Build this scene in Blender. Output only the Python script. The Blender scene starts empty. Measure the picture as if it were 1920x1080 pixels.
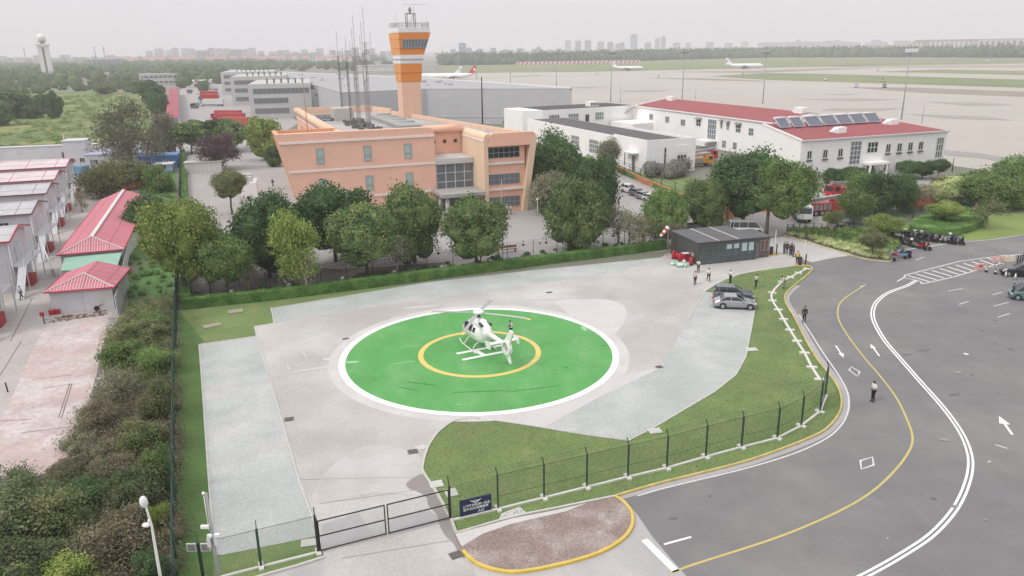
import bpy, bmesh, math, random
from mathutils import Vector, Matrix
random.seed(7)
R = math.radians
SC = bpy.context.scene
COL = SC.collection
# ------------------------------------------------------------------ camera
CAMH = 28.0; FPX = 1430.0; PITCH = R(17.36); ROLL = R(-0.85)
cp, sp = math.cos(PITCH), math.sin(PITCH)
cam = bpy.data.cameras.new("camera"); camo = bpy.data.objects.new("camera", cam); COL.objects.link(camo)
cam.sensor_width = 36.0; cam.lens = 36.0 * FPX / 1920.0; cam.clip_start = 0.3; cam.clip_end = 40000
_r = Vector((1, 0, 0)); _u = Vector((0, sp, cp)); _f = Vector((0, cp, -sp))
cr, sr = math.cos(ROLL), math.sin(ROLL)
_X = _r * cr + _u * sr; _Y = -_r * sr + _u * cr
camo.matrix_world = Matrix(((_X.x, _Y.x, -_f.x, 0), (_X.y, _Y.y, -_f.y, 0), (_X.z, _Y.z, -_f.z, CAMH), (0, 0, 0, 1)))
SC.camera = camo
# ------------------------------------------------------------------ world, sun, exposure
SUN_EL, SUN_AZ = R(48), R(238)          # compass-like: direction the light comes from, measured from +Y clockwise
W = bpy.data.worlds.new("World"); SC.world = W; W.use_nodes = True
nt = W.node_tree; nt.nodes.clear()
out = nt.nodes.new('ShaderNodeOutputWorld'); bg = nt.nodes.new('ShaderNodeBackground')
sky = nt.nodes.new('ShaderNodeTexSky'); sky.sky_type = 'NISHITA'; sky.sun_disc = False
sky.sun_elevation = SUN_EL; sky.sun_rotation = SUN_AZ; sky.dust_density = 3.0; sky.air_density = 1.0
tc = nt.nodes.new('ShaderNodeTexCoord'); sx = nt.nodes.new('ShaderNodeSeparateXYZ')
cr_ = nt.nodes.new('ShaderNodeValToRGB')
cr_.color_ramp.elements[0].position = 0.0; cr_.color_ramp.elements[0].color = (7.75, 7.55, 7.8, 1)
cr_.color_ramp.elements[1].position = 1.0; cr_.color_ramp.elements[1].color = (14.2, 14.1, 14.2, 1)
e = cr_.color_ramp.elements.new(0.25); e.color = (7.85, 7.7, 8.0, 1)
noi = nt.nodes.new('ShaderNodeTexNoise'); noi.inputs['Scale'].default_value = 3.0; noi.inputs['Detail'].default_value = 4
mpn = nt.nodes.new('ShaderNodeMapping'); mpn.inputs['Scale'].default_value = (1, 1, 5)
nm = nt.nodes.new('ShaderNodeMapRange'); nm.inputs['To Min'].default_value = 0.94; nm.inputs['To Max'].default_value = 1.06
vm = nt.nodes.new('ShaderNodeVectorMath'); vm.operation = 'SCALE'
mx = nt.nodes.new('ShaderNodeMix'); mx.data_type = 'RGBA'; mx.inputs[0].default_value = 0.86   # overcast layer over the clear sky
L_ = nt.links.new
L_(tc.outputs['Generated'], sx.inputs[0]); L_(sx.outputs['Z'], cr_.inputs[0])
L_(tc.outputs['Generated'], mpn.inputs[0]); L_(mpn.outputs[0], noi.inputs['Vector']); L_(noi.outputs[0], nm.inputs['Value'])
L_(cr_.outputs[0], vm.inputs[0]); L_(nm.outputs[0], vm.inputs['Scale'])
L_(sky.outputs[0], mx.inputs[6]); L_(vm.outputs[0], mx.inputs[7]); L_(mx.outputs[2], bg.inputs[0])
bg.inputs[1].default_value = 0.10; L_(bg.outputs[0], out.inputs[0])
sun = bpy.data.lights.new("sun", 'SUN'); sun.energy = 1.4; sun.angle = R(14); sun.color = (1.0, 0.96, 0.9)
suno = bpy.data.objects.new("sun", sun); COL.objects.link(suno)
sd = Vector((math.sin(SUN_AZ) * math.cos(SUN_EL), math.cos(SUN_AZ) * math.cos(SUN_EL), math.sin(SUN_EL)))
suno.rotation_euler = sd.to_track_quat('Z', 'Y').to_euler(); suno.location = (0, 0, 200)
vs = SC.view_settings; vs.view_transform = 'Standard'; vs.look = 'None'; vs.exposure = 0.2; vs.gamma = 1.0; vs.use_curve_mapping = False
SC.render.engine = 'CYCLES'; cy = SC.cycles
cy.use_denoising = True; cy.max_bounces = 5; cy.diffuse_bounces = 2; cy.glossy_bounces = 2; cy.transparent_max_bounces = 24
cy.volume_bounces = 1; cy.transmission_bounces = 2; cy.caustics_reflective = False; cy.caustics_refractive = False
SC.render.film_transparent = False

# ------------------------------------------------------------------ measuring helpers
def ray(px, py):
    u = (px - 960) / FPX; v = (540 - py) / FPX
    u, v = cr * u - sr * v, sr * u + cr * v
    return u, cp + v * sp, -sp + v * cp
def G(px, py, z=0.0):
    "ground (or level z) point that the photo shows at a pixel"
    dx, dy, dz = ray(px, py); t = (z - CAMH) / dz
    return Vector((dx * t, dy * t, z))
def proj(x, y, z):
    dz = z - CAMH; f = y * cp - dz * sp; v = (y * sp + dz * cp) / f; u = x / f
    u, v = cr * u + sr * v, -sr * u + cr * v
    return 960 + FPX * u, 540 - FPX * v
def HT(x, y, py):
    lo, hi = -20, min(300, CAMH + 2.2 * y)
    for _ in range(40):
        m = (lo + hi) / 2
        if proj(x, y, m)[1] > py: lo = m
        else: hi = m
    return m
def PXM(x, y, z=0):
    "photo pixels per metre there"
    return FPX / (y * cp - (z - CAMH) * sp)
# ------------------------------------------------------------------ materials
MATS = {}
def mat(name, col, rough=0.8, var=0.12, scale=0.5, fine=None, metal=0.0, bump=0.0, bscale=20, alpha=None, spec=0.5, col2=None, c2scale=0.2, c2lo=0.45, c2hi=0.6, obj=False, orand=0.0, coat=0.0, stretch=None):
    if name in MATS: return MATS[name]
    m = bpy.data.materials.new(name); m.use_nodes = True; t = m.node_tree; N = t.nodes; K = t.links.new
    b = N['Principled BSDF']; b.inputs['Roughness'].default_value = rough; b.inputs['Metallic'].default_value = metal
    b.inputs['Specular IOR Level'].default_value = spec
    if coat: b.inputs['Coat Weight'].default_value = coat
    if obj: co = N.new('ShaderNodeTexCoord').outputs['Object']
    else: co = N.new('ShaderNodeNewGeometry').outputs['Position']
    if stretch:
        mp = N.new('ShaderNodeMapping'); mp.inputs['Scale'].default_value = stretch; K(co, mp.inputs[0]); co = mp.outputs[0]
    cur = N.new('ShaderNodeRGB'); cur.outputs[0].default_value = (*col, 1); cur = cur.outputs[0]
    if col2:
        n = N.new('ShaderNodeTexNoise'); n.inputs['Scale'].default_value = c2scale; n.inputs['Detail'].default_value = 5; n.inputs['Roughness'].default_value = 0.6; K(co, n.inputs['Vector'])
        r = N.new('ShaderNodeMapRange'); r.inputs['From Min'].default_value = c2lo; r.inputs['From Max'].default_value = c2hi; K(n.outputs[0], r.inputs['Value'])
        x = N.new('ShaderNodeMix'); x.data_type = 'RGBA'; K(r.outputs[0], x.inputs[0]); K(cur, x.inputs[6]); x.inputs[7].default_value = (*col2, 1); cur = x.outputs[2]
    def mod(fac_out, amt):
        nonlocal cur
        r = N.new('ShaderNodeMapRange'); r.inputs['To Min'].default_value = 1 - amt; r.inputs['To Max'].default_value = 1 + amt; K(fac_out, r.inputs['Value'])
        s = N.new('ShaderNodeVectorMath'); s.operation = 'SCALE'; K(cur, s.inputs[0]); K(r.outputs[0], s.inputs['Scale']); cur = s.outputs[0]
    if var:
        n = N.new('ShaderNodeTexNoise'); n.inputs['Scale'].default_value = scale; n.inputs['Detail'].default_value = 6; n.inputs['Roughness'].default_value = 0.65; K(co, n.inputs['Vector'])
        mod(n.outputs[0], var * 2)
    if fine:
        n = N.new('ShaderNodeTexNoise'); n.inputs['Scale'].default_value = fine[0]; n.inputs['Detail'].default_value = 2; K(co, n.inputs['Vector'])
        mod(n.outputs[0], fine[1] * 2)
    if orand:
        oi = N.new('ShaderNodeObjectInfo'); mod(oi.outputs['Random'], orand)
    K(cur, b.inputs['Base Color'])
    if bump:
        n = N.new('ShaderNodeTexNoise'); n.inputs['Scale'].default_value = bscale; n.inputs['Detail'].default_value = 4; K(co, n.inputs['Vector'])
        bp = N.new('ShaderNodeBump'); bp.inputs['Strength'].default_value = bump; bp.inputs['Distance'].default_value = 0.05; K(n.outputs[0], bp.inputs['Height']); K(bp.outputs[0], b.inputs['Normal'])
    if alpha is not None:
        b.inputs['Alpha'].default_value = alpha
    MATS[name] = m
    return m
def grid_mat(name, col, line, su, sv, w=0.06, rough=0.85, var=0.08, rot=0.0, axis='XY', scale=0.3, offs=0.0):
    "surface of colour col crossed by joints of colour line every su x sv metres (world or object metres)"
    m = mat(name, col, rough=rough, var=var, scale=scale, obj=(axis != 'XY'))
    t = m.node_tree; N = t.nodes; K = t.links.new; b = N['Principled BSDF']
    src = b.inputs['Base Color'].links[0].from_socket
    co = N.new('ShaderNodeTexCoord').outputs['Object'] if axis != 'XY' else N.new('ShaderNodeNewGeometry').outputs['Position']
    mp = N.new('ShaderNodeMapping'); mp.inputs['Rotation'].default_value = (0, 0, rot); K(co, mp.inputs[0])
    s = N.new('ShaderNodeSeparateXYZ'); K(mp.outputs[0], s.inputs[0])
    a1, a2 = {'XY': (0, 1), 'XZ': (0, 2), 'YZ': (1, 2), 'xy': (0, 1)}[axis]
    fs = []
    for ax, st in ((a1, su), (a2, sv)):
        if not st: continue
        d = N.new('ShaderNodeMath'); d.operation = 'DIVIDE'; K(s.outputs[ax], d.inputs[0]); d.inputs[1].default_value = st
        ad = N.new('ShaderNodeMath'); ad.operation = 'ADD'; K(d.outputs[0], ad.inputs[0]); ad.inputs[1].default_value = 100.37 + offs
        f = N.new('ShaderNodeMath'); f.operation = 'FRACT'; K(ad.outputs[0], f.inputs[0])
        l = N.new('ShaderNodeMath'); l.operation = 'LESS_THAN'; K(f.outputs[0], l.inputs[0]); l.inputs[1].default_value = w / st
        fs.append(l.outputs[0])
    o = fs[0]
    if len(fs) > 1:
        q = N.new('ShaderNodeMath'); q.operation = 'MAXIMUM'; K(fs[0], q.inputs[0]); K(fs[1], q.inputs[1]); o = q.outputs[0]
    x = N.new('ShaderNodeMix'); x.data_type = 'RGBA'; K(o, x.inputs[0]); K(src, x.inputs[6]); x.inputs[7].default_value = (*line, 1)
    K(x.outputs[2], b.inputs['Base Color'])
    return m
# ------------------------------------------------------------------ mesh builder
class MB:
    def __init__(s): s.v = []; s.f = []; s.m = []; s.sm = []
    def add(s, vs, fs, mi=0, smooth=False):
        n = len(s.v); s.v += [tuple(v) for v in vs]
        for f in fs: s.f.append([n + i for i in f]); s.m.append(mi); s.sm.append(smooth)
        return s
    def box(s, c, d, rz=0.0, mi=0, taper=1.0):
        x, y, z = c; a, b, h = d[0] / 2, d[1] / 2, d[2] / 2; ca, sa = math.cos(rz), math.sin(rz)
        vs = []
        for k, t in ((-1, 1.0), (1, taper)):
            for i, j in ((-1, -1), (1, -1), (1, 1), (-1, 1)):
                u, w = i * a * t, j * b * t
                vs.append((x + u * ca - w * sa, y + u * sa + w * ca, z + k * h))
        return s.add(vs, [(3, 2, 1, 0), (4, 5, 6, 7), (0, 1, 5, 4), (1, 2, 6, 5), (2, 3, 7, 6), (3, 0, 4, 7)], mi)
    def bx(s, x0, x1, y0, y1, z0, z1, mi=0):
        return s.box(((x0 + x1) / 2, (y0 + y1) / 2, (z0 + z1) / 2), (abs(x1 - x0), abs(y1 - y0), abs(z1 - z0)), 0, mi)
    def bar(s, p, q, w, h=None, mi=0, up=(0, 0, 1)):
        p, q = Vector(p), Vector(q); d = q - p
        if d.length < 1e-6: return s
        h = h or w; dn = d.normalized(); u = Vector(up)
        if abs(dn.dot(u)) > .98: u = Vector((1, 0, 0))
        a = dn.cross(u).normalized() * (w / 2); b = a.cross(dn).normalized() * (h / 2)
        vs = [p - a - b, p + a - b, p + a + b, p - a + b, q - a - b, q + a - b, q + a + b, q - a + b]
        return s.add(vs, [(3, 2, 1, 0), (4, 5, 6, 7), (0, 1, 5, 4), (1, 2, 6, 5), (2, 3, 7, 6), (3, 0, 4, 7)], mi)
    def tube(s, pts, rad, n=8, mi=0, caps=True, smooth=True):
        pts = [Vector(p) for p in pts]
        if not hasattr(rad, '__len__'): rad = [rad] * len(pts)
        vs = []; prev = None
        for i, p in enumerate(pts):
            d = (pts[min(i + 1, len(pts) - 1)] - pts[max(i - 1, 0)]).normalized()
            if prev is None:
                u = Vector((0, 0, 1)) if abs(d.z) < .95 else Vector((1, 0, 0)); a = d.cross(u).normalized()
            else:
                a = (prev - d * prev.dot(d)).normalized()
            prev = a; b = d.cross(a)
            for k in range(n):
                t = 2 * math.pi * k / n; vs.append(p + (a * math.cos(t) + b * math.sin(t)) * rad[i])
        fs = []
        for i in range(len(pts) - 1):
            for k in range(n):
                k2 = (k + 1) % n; fs.append((i * n + k, i * n + k2, (i + 1) * n + k2, (i + 1) * n + k))
        s.add(vs, fs, mi, smooth)
        if caps:
            b0 = len(s.v) - len(vs)
            s.f.append([b0 + k for k in range(n)][::-1]); s.m.append(mi); s.sm.append(False)
            s.f.append([b0 + (len(pts) - 1) * n + k for k in range(n)]); s.m.append(mi); s.sm.append(False)
        return s
    def lathe(s, c, prof, n=16, mi=0, smooth=True):
        vs = []; fs = []
        for r, z in prof:
            for k in range(n):
                t = 2 * math.pi * k / n; vs.append((c[0] + r * math.cos(t), c[1] + r * math.sin(t), c[2] + z))
        for i in range(len(prof) - 1):
            for k in range(n):
                k2 = (k + 1) % n; fs.append((i * n + k, i * n + k2, (i + 1) * n + k2, (i + 1) * n + k))
        fs.append(tuple(range(n))[::-1]); fs.append(tuple((len(prof) - 1) * n + k for k in range(n)))
        return s.add(vs, fs, mi, smooth)
    def ell(s, c, r, n=12, m=8, mi=0, rz=0.0):
        vs = []; fs = []; ca, sa = math.cos(rz), math.sin(rz)
        for i in range(m + 1):
            ph = math.pi * i / m
            for k in range(n):
                t = 2 * math.pi * k / n; x, y, z = r[0] * math.sin(ph) * math.cos(t), r[1] * math.sin(ph) * math.sin(t), r[2] * math.cos(ph)
                vs.append((c[0] + x * ca - y * sa, c[1] + x * sa + y * ca, c[2] + z))
        for i in range(m):
            for k in range(n):
                k2 = (k + 1) % n; fs.append((i * n + k, (i + 1) * n + k, (i + 1) * n + k2, i * n + k2))
        return s.add(vs, fs, mi, True)
    def prism(s, poly, z0, z1, mi=0):
        n = len(poly); vs = [(p[0], p[1], z0) for p in poly] + [(p[0], p[1], z1) for p in poly]
        ar = sum(poly[i][0] * poly[(i + 1) % n][1] - poly[(i + 1) % n][0] * poly[i][1] for i in range(n))
        o = list(range(n)); 
        if ar < 0: o = o[::-1]
        fs = [tuple(o[::-1]), tuple(n + i for i in o)]
        for i in range(n):
            a, b = o[i], o[(i + 1) % n]; fs.append((a, b, n + b, n + a))
        return s.add(vs, fs, mi)
    def extr(s, poly3, d, mi=0):
        "extrude a planar 3D polygon by vector d"
        n = len(poly3); d = Vector(d); vs = [Vector(p) for p in poly3]; vs += [v + d for v in vs]
        fs = [tuple(range(n))[::-1], tuple(range(n, 2 * n))] + [(i, (i + 1) % n, n + (i + 1) % n, n + i) for i in range(n)]
        s.add(vs, fs, mi); return s
    def quad(s, a, b, c, d, mi=0): return s.add([a, b, c, d], [(0, 1, 2, 3)], mi)
    def loft(s, rings, mi=0, smooth=True, caps=True, closed=True):
        n = len(rings[0]); vs = [p for r in rings for p in r]; fs = []
        for i in range(len(rings) - 1):
            for k in range(n if closed else n - 1):
                k2 = (k + 1) % n; fs.append((i * n + k, i * n + k2, (i + 1) * n + k2, (i + 1) * n + k))
        if caps: fs += [tuple(range(n))[::-1], tuple(range((len(rings) - 1) * n, len(rings) * n))]
        return s.add(vs, fs, mi, smooth)
    def mesh(s, name, mats, recalc=True):
        me = bpy.data.meshes.new(name); me.from_pydata(s.v, [], s.f)
        if not isinstance(mats, (list, tuple)): mats = [mats]
        for m in mats: me.materials.append(m)
        if len(s.f):
            me.polygons.foreach_set('material_index', s.m); me.polygons.foreach_set('use_smooth', s.sm)
        if recalc and len(s.f) < 20000:
            bm = bmesh.new(); bm.from_mesh(me); bmesh.ops.recalc_face_normals(bm, faces=bm.faces); bm.to_mesh(me); bm.free()
        me.update(); return me
    def build(s, name, mats, parent=None, recalc=True):
        o = bpy.data.objects.new(name, s.mesh(name, mats, recalc)); COL.objects.link(o)
        if parent: o.parent = parent
        return o
def tag(o, label=None, cat=None, group=None, kind=None):
    if label: o['label'] = label
    if cat: o['category'] = cat
    if group: o['group'] = group
    if kind: o['kind'] = kind
    return o
def thing(name, label, cat, loc=(0, 0, 0), rz=0.0, group=None):
    o = bpy.data.objects.new(name, None); COL.objects.link(o); o.location = loc; o.rotation_euler = (0, 0, rz); o.empty_display_size = .5
    return tag(o, label, cat, group)
KIDS = {}
def copy_tree(o, parent=None, loc=None, rz=None, label=None, group=None):
    c = o.copy(); COL.objects.link(c)
    if parent: c.parent = parent
    if loc is not None: c.location = loc
    if rz is not None: c.rotation_euler = (0, 0, rz)
    if label: c['label'] = label
    if group: c['group'] = group
    for ch in list(o.children): copy_tree(ch, c)
    return c
# ------------------------------------------------------------------ ground sheets
def cat_(pts, k=8, closed=False):
    n = len(pts); out = []
    rng = range(n) if closed else range(n - 1)
    for i in rng:
        p0 = pts[(i - 1) % n] if (closed or i > 0) else pts[i]; p1 = pts[i]; p2 = pts[(i + 1) % n]; p3 = pts[(i + 2) % n] if (closed or i + 2 < n) else p2
        for j in range(k):
            t = j / k; t2, t3 = t * t, t * t * t
            out.append(tuple(.5 * (2 * p1[a] + (p2[a] - p0[a]) * t + (2 * p0[a] - 5 * p1[a] + 4 * p2[a] - p3[a]) * t2 + (3 * p1[a] - p0[a] - 3 * p2[a] + p3[a]) * t3) for a in (0, 1)))
    if not closed: out.append(tuple(pts[-1][:2]))
    return out
def GP(pix): return [tuple(G(*p)[:2]) for p in pix]
def sheet(name, poly, z, m, kind='structure', label=None, cat=None):
    me = bpy.data.meshes.new(name); bm = bmesh.new()
    vs = [bm.verts.new((p[0], p[1], z)) for p in poly]; f = bm.faces.new(vs)
    bmesh.ops.triangulate(bm, faces=[f]); bmesh.ops.recalc_face_normals(bm, faces=bm.faces)
    for f in bm.faces:
        if f.normal.z < 0: f.normal_flip()
    bm.to_mesh(me); bm.free(); me.materials.append(m)
    o = bpy.data.objects.new(name, me); COL.objects.link(o); o['kind'] = kind
    if label: o['label'] = label
    return o
def ribbon(mb, pts, w, z, h=None, closed=False, mi=0):
    "flat stripe (or a kerb of height h) along a ground polyline"
    n = len(pts); L = []; Rr = []
    for i in range(n):
        a = Vector(pts[(i - 1) % n] if (closed or i > 0) else pts[i]); b = Vector(pts[(i + 1) % n] if (closed or i < n - 1) else pts[i])
        d = (b - a).normalized(); nn = Vector((-d.y, d.x)); p = Vector(pts[i]); L.append(p + nn * w / 2); Rr.append(p - nn * w / 2)
    m = n if closed else n - 1
    for i in range(m):
        j = (i + 1) % n
        if h is None:
            mb.quad((*Rr[i], z), (*Rr[j], z), (*L[j], z), (*L[i], z), mi)
    if h is not None:
        rings = [[(*L[i], z), (*Rr[i], z), (*Rr[i], z + h), (*L[i], z + h)] for i in range(n)]
        if closed: rings.append(rings[0])
        mb.loft(rings, mi, smooth=False, caps=not closed)
    return mb
def lines(name, specs, z, m):
    "several painted stripes of one marking: specs = list of (pixel pts, width, smooth?)"
    mb = MB()
    for pts, w, smf in specs:
        g = GP(pts)
        if smf: g = cat_(g, 8)
        ribbon(mb, g, w, z)
    o = mb.build(name, m); o['kind'] = 'structure'; return o
# ================================================================== THE GROUND
M_far = mat('far_ground', (.16, .17, .12), var=.2, scale=.01, col2=(.22, .2, .17), c2scale=.004)
M_grass = mat('lawn_grass', (.145, .21, .07), rough=.95, var=.22, scale=.22, fine=(9, .3), col2=(.19, .22, .085), c2scale=.35, c2lo=.48, c2hi=.72, bump=.6, bscale=14)
M_grass_dark = mat('dark_verge_grass', (.085, .155, .04), rough=.95, var=.25, scale=.3, fine=(9, .35), bump=.6, bscale=14)  # darker grass for the verge along the left fence
M_conc = mat('apron_concrete', (.41, .386, .366), rough=.9, var=.12, scale=.16, fine=(5, .1), col2=(.51, .495, .475), c2scale=.09, c2lo=.42, c2hi=.66, bump=.15, bscale=8)
M_conc_l = mat('pale_concrete', (.535, .515, .50), rough=.9, var=.1, scale=.3, fine=(6, .05))
M_paver = mat('grey_green_pavers', (.385, .41, .395), rough=.95, var=.14, scale=.25, fine=(7, .15), col2=(.46, .46, .455), c2scale=.12, c2lo=.45, c2hi=.62)
M_asph = mat('asphalt', (.172, .170, .172), rough=.88, var=.13, scale=.3, fine=(18, .14), col2=(.215, .203, .195), c2scale=.09, c2lo=.48, c2hi=.66)
M_asph_l = mat('worn_pale_asphalt', (.36, .345, .345), rough=.9, var=.1, scale=.2, fine=(12, .08))
M_brick = mat('red_brick_paving', (.26, .20, .18), rough=.95, var=.2, scale=.5, fine=(7, .35), col2=(.33, .285, .265), c2scale=.5, c2lo=.48, c2hi=.68)
M_white = mat('white_road_paint', (.78, .77, .78), rough=.7, var=.06, scale=2)
M_white_worn = mat('worn_white_road_paint', (.62, .6, .6), rough=.8, var=.15, scale=2, fine=(12, .2))
M_yellow = mat('yellow_road_paint', (.52, .42, .14), rough=.7, var=.1, scale=2)
M_kyel = mat('yellow_kerb_paint', (.60, .44, .09), rough=.7, var=.15, scale=1.5)
M_kerb = mat('pale_kerb_stone', (.5, .49, .45), rough=.9, var=.12, scale=2)
M_dirt = mat('bare_soil', (.17, .14, .12), rough=.95, var=.25, scale=.3, fine=(4, .2), col2=(.09, .11, .05), c2scale=.25)
M_meadow = mat('overgrown_meadow', (.12, .17, .05), rough=.95, var=.3, scale=.06, fine=(.7, .3), col2=(.2, .215, .07), c2scale=.03, c2lo=.45, c2hi=.6)

S = 9000
sheet('ground', [(-S, -300), (S, -300), (S, 14000), (-S, 14000)], 0.0, M_far)
# --- helipad compound
KERB = [(1153, 932), (1235, 908), (1300, 892), (1400, 866), (1480, 838), (1530, 817), (1552, 803), (1568, 785), (1577, 765), (1576, 742), (1568, 722), (1552, 700), (1530, 672), (1510, 638), (1490, 598), (1475, 573), (1471, 558), (1478, 546), (1492, 534), (1508, 521), (1522, 508), (1520, 501), (1508, 497)]
KG = cat_(GP(KERB), 5)
lawn = GP([(325, 1200), (334, 700), (336, 584), (700, 540), (1000, 513), (1255, 486), (1500, 496)]) + KG[::-1] + GP([(990, 968), (940, 980), (857, 1003), (720, 1030), (607, 1047), (500, 1078), (400, 1110), (390, 1200)])
sheet('lawn', lawn, 0.012, M_grass)
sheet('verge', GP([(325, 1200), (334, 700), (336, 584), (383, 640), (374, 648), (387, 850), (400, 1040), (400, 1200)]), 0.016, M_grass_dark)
LB = [(1500, 497), (1420, 508), (1388, 514), (1360, 524), (1335, 537), (1320, 547)]
LE = [(1178, 827), (1090, 815), (1000, 800), (925, 789), (900, 785), (880, 784), (860, 787), (843, 794), (822, 810), (805, 834), (796, 858), (792, 880), (800, 896), (815, 918), (835, 952), (848, 978), (863, 1012), (880, 1052), (905, 1110)]
apron = GP([(512, 606), (508, 578), (800, 530), (1000, 507), (1240, 483), (1252, 474), (1300, 495), (1400, 487), (1500, 480)]) + GP(LB) + GP([(1335, 549), (1416, 573), (1410, 610), (1398, 670), (1380, 703), (1340, 735), (1230, 800)]) + cat_(GP(LE), 4) + GP([(600, 1140), (607, 1047), (598, 1005), (415, 1042), (400, 1040), (387, 850), (372, 647), (480, 631), (476, 612)])
sheet('apron', apron, 0.03, M_conc)
sheet('paver_strip', GP([(508, 578), (800, 530), (1000, 507), (1240, 483), (1250, 487), (1130, 515), (1060, 525), (900, 547), (700, 575), (513, 606)]), 0.036, M_paver)
sheet('paver_field', GP([(374, 648), (478, 633), (592, 980), (597, 1003), (415, 1042), (400, 1040), (388, 850)]), 0.036, M_paver)
sheet('paver_field', GP([(1025, 803), (1130, 742), (1240, 690), (1290, 600), (1312, 560), (1322, 549), (1416, 573), (1410, 610), (1398, 670), (1380, 703), (1340, 735), (1230, 800), (1178, 826)]), 0.036, M_paver)
HC = Vector((-3.22, 68.63)); HR = 12.9
def circ(r, n=128): return [(HC.x + r * math.cos(2 * math.pi * i / n), HC.y + r * math.sin(2 * math.pi * i / n)) for i in range(n)]
sheet('pale_concrete_ring', circ(HR + 1.45), 0.036, M_conc_l)
sheet('pale_concrete_lobe', cat_(GP([(1040, 566), (1090, 562), (1140, 563), (1168, 573), (1175, 588), (1170, 606), (1152, 628), (1130, 650), (1080, 600)]), 6, True), 0.042, M_conc_l)
sheet('pale_concrete_patch', GP([(900, 778), (1010, 765), (1150, 690), (1165, 705), (1240, 690), (1130, 742), (1022, 802), (925, 789)]), 0.040, mat('pinkish_pale_concrete', (.52, .50, .485), var=.08, scale=.3))
sheet('pale_concrete_patch', cat_(GP([(640, 860), (700, 835), (780, 850), (790, 880), (800, 905), (820, 930), (700, 925), (600, 945), (590, 915)]), 5, True), 0.040, mat('bleached_concrete', (.475, .458, .44), var=.1, scale=.4, col2=(.43, .405, .385), c2scale=.3))
M_green = mat('green_pad_paint', (.085, .315, .075), rough=.65, var=.12, scale=.25, fine=(3, .05), col2=(.135, .36, .12), c2scale=.35, c2lo=.45, c2hi=.7, stretch=(1, .6, 1))
sheet('helipad', circ(HR), 0.048, M_green)
M_padwhite = mat('white_pad_paint', (.85, .85, .85), rough=.6, var=.03, scale=2)
M_padyel = mat('yellow_pad_paint', (.72, .54, .16), rough=.6, var=.05, scale=2)
mb = MB(); ribbon(mb, circ(HR + .17), .62, 0.054, closed=True); mb.build('pad_edge_ring', M_padwhite)['kind'] = 'structure'
mb = MB(); ribbon(mb, circ(5.68), .5, 0.054, closed=True); mb.build('pad_aiming_ring', M_padyel)['kind'] = 'structure'
mb = MB()
for a, b, w in (((856, 664), (955, 645.5), .42), ((867, 675.5), (960, 657), .42), ((890, 657.5), (909, 667.5), .5)): ribbon(mb, GP([a, b]), w, 0.054 if w < .45 else .057)
mb.build('pad_letter', M_padwhite)['kind'] = 'structure'
# expansion joints and edge kerbs on the apron
M_joint = mat('joint_line', (.68, .64, .58), var=.1)
mb = MB()
for p in ([(478, 614), (560, 900), (597, 1003)], [(374, 648), (388, 850), (402, 1040)], [(372, 647), (480, 631)], [(508, 578), (515, 606)], [(1322, 549), (1310, 566), (1290, 600)], LE[5:14]):
    ribbon(mb, GP(p), .13, 0.03, .05)
mb.build('edge_kerb', M_kerb)['kind'] = 'structure'
mb = MB(); ribbon(mb, cat_(GP(LE[4:15]), 5), .16, .02, .07); mb.build('lawn_kerb', M_kerb)['kind'] = 'structure'
mb = MB(); ribbon(mb, GP([(1416, 573), (1410, 610), (1398, 670), (1380, 703), (1340, 735), (1230, 800), (1178, 827)]), .12, .02, .05); mb.build('lawn_kerb', M_kerb)['kind'] = 'structure'
mb = MB(); ribbon(mb, GP(LB[::-1]), .25, .02, .05); mb.build('lawn_kerb', M_kerb)['kind'] = 'structure'
# damp stain running along the drive edge
sheet('damp_patch', cat_(GP([(790, 890), (775, 897), (762, 908), (768, 918), (785, 924), (800, 935), (803, 948), (818, 965), (824, 985), (835, 1005), (850, 1020), (862, 1042), (872, 1048), (866, 1030), (848, 990), (838, 965), (815, 925), (798, 897)]), 4, True), 0.044, mat('damp_concrete', (.25, .225, .215), var=.1))
M_slab = mat('slab_grey', (.37, .365, .365), var=.1, scale=.6)
sheet('slab', GP([(603, 985), (672, 962), (700, 1005), (602, 1035)]), .041, M_slab)
sheet('slab', GP([(735, 975), (800, 955), (835, 980), (745, 1003)]), .041, M_slab)
# drain gratings and cover plates
M_drain = mat('drain_iron', (.12, .11, .1), var=.1); M_cover = mat('cover_plate', (.5, .51, .47), var=.1)
def cover(px, py, w, d, a, m, nm, lb):
    g = G(px, py); mb = MB(); mb.box((0, 0, .03), (w, d, .05)); 
    for i in range(3): mb.box((0, (i - 1) * d * .28, .058), (w * .8, .06, .012), mi=0)
    o = mb.build(nm, m); o.location = (g.x, g.y, .03); o.rotation_euler = (0, 0, a); return tag(o, lb, 'drain cover' if m is M_drain else 'cover plate')
cover(542, 787, .7, .6, .3, M_drain, 'drain_grate', 'dark square drain grate beside the left paver field')
cover(1236, 689, .6, .5, .3, M_drain, 'drain_grate', 'dark drain grate at the corner of the right paver field')
cover(774, 848, .7, .6, .3, M_drain, 'drain_grate', 'grey drain grate left of the lawn tongue')
cover(648, 636, .6, .3, .3, M_drain, 'drain_grate', 'small dark drain grate left of the green pad')
cover(1030, 549, .7, .4, .3, M_drain, 'drain_grate', 'dark slot drain behind the helicopter')
cover(855, 1042, .7, .6, .5, M_drain, 'drain_grate', 'dark drain grate at the drive corner outside the gate')
cover(1409, 656, 1.1, .8, .1, M_cover, 'cover_plate', 'pale cover plate in the grass right of the paver field')
cover(1228, 809, 1.0, .8, .2, M_cover, 'cover_plate', 'pale cover plate in the grass below the paver tip')
cover(818, 909, .9, .8, .3, M_cover, 'cover_plate', 'pale cover plate in the grass just inside the gate')
cover(846, 925, .8, .9, .3, M_cover, 'cover_plate', 'pale cover plate behind the gate post and sign')
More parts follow.
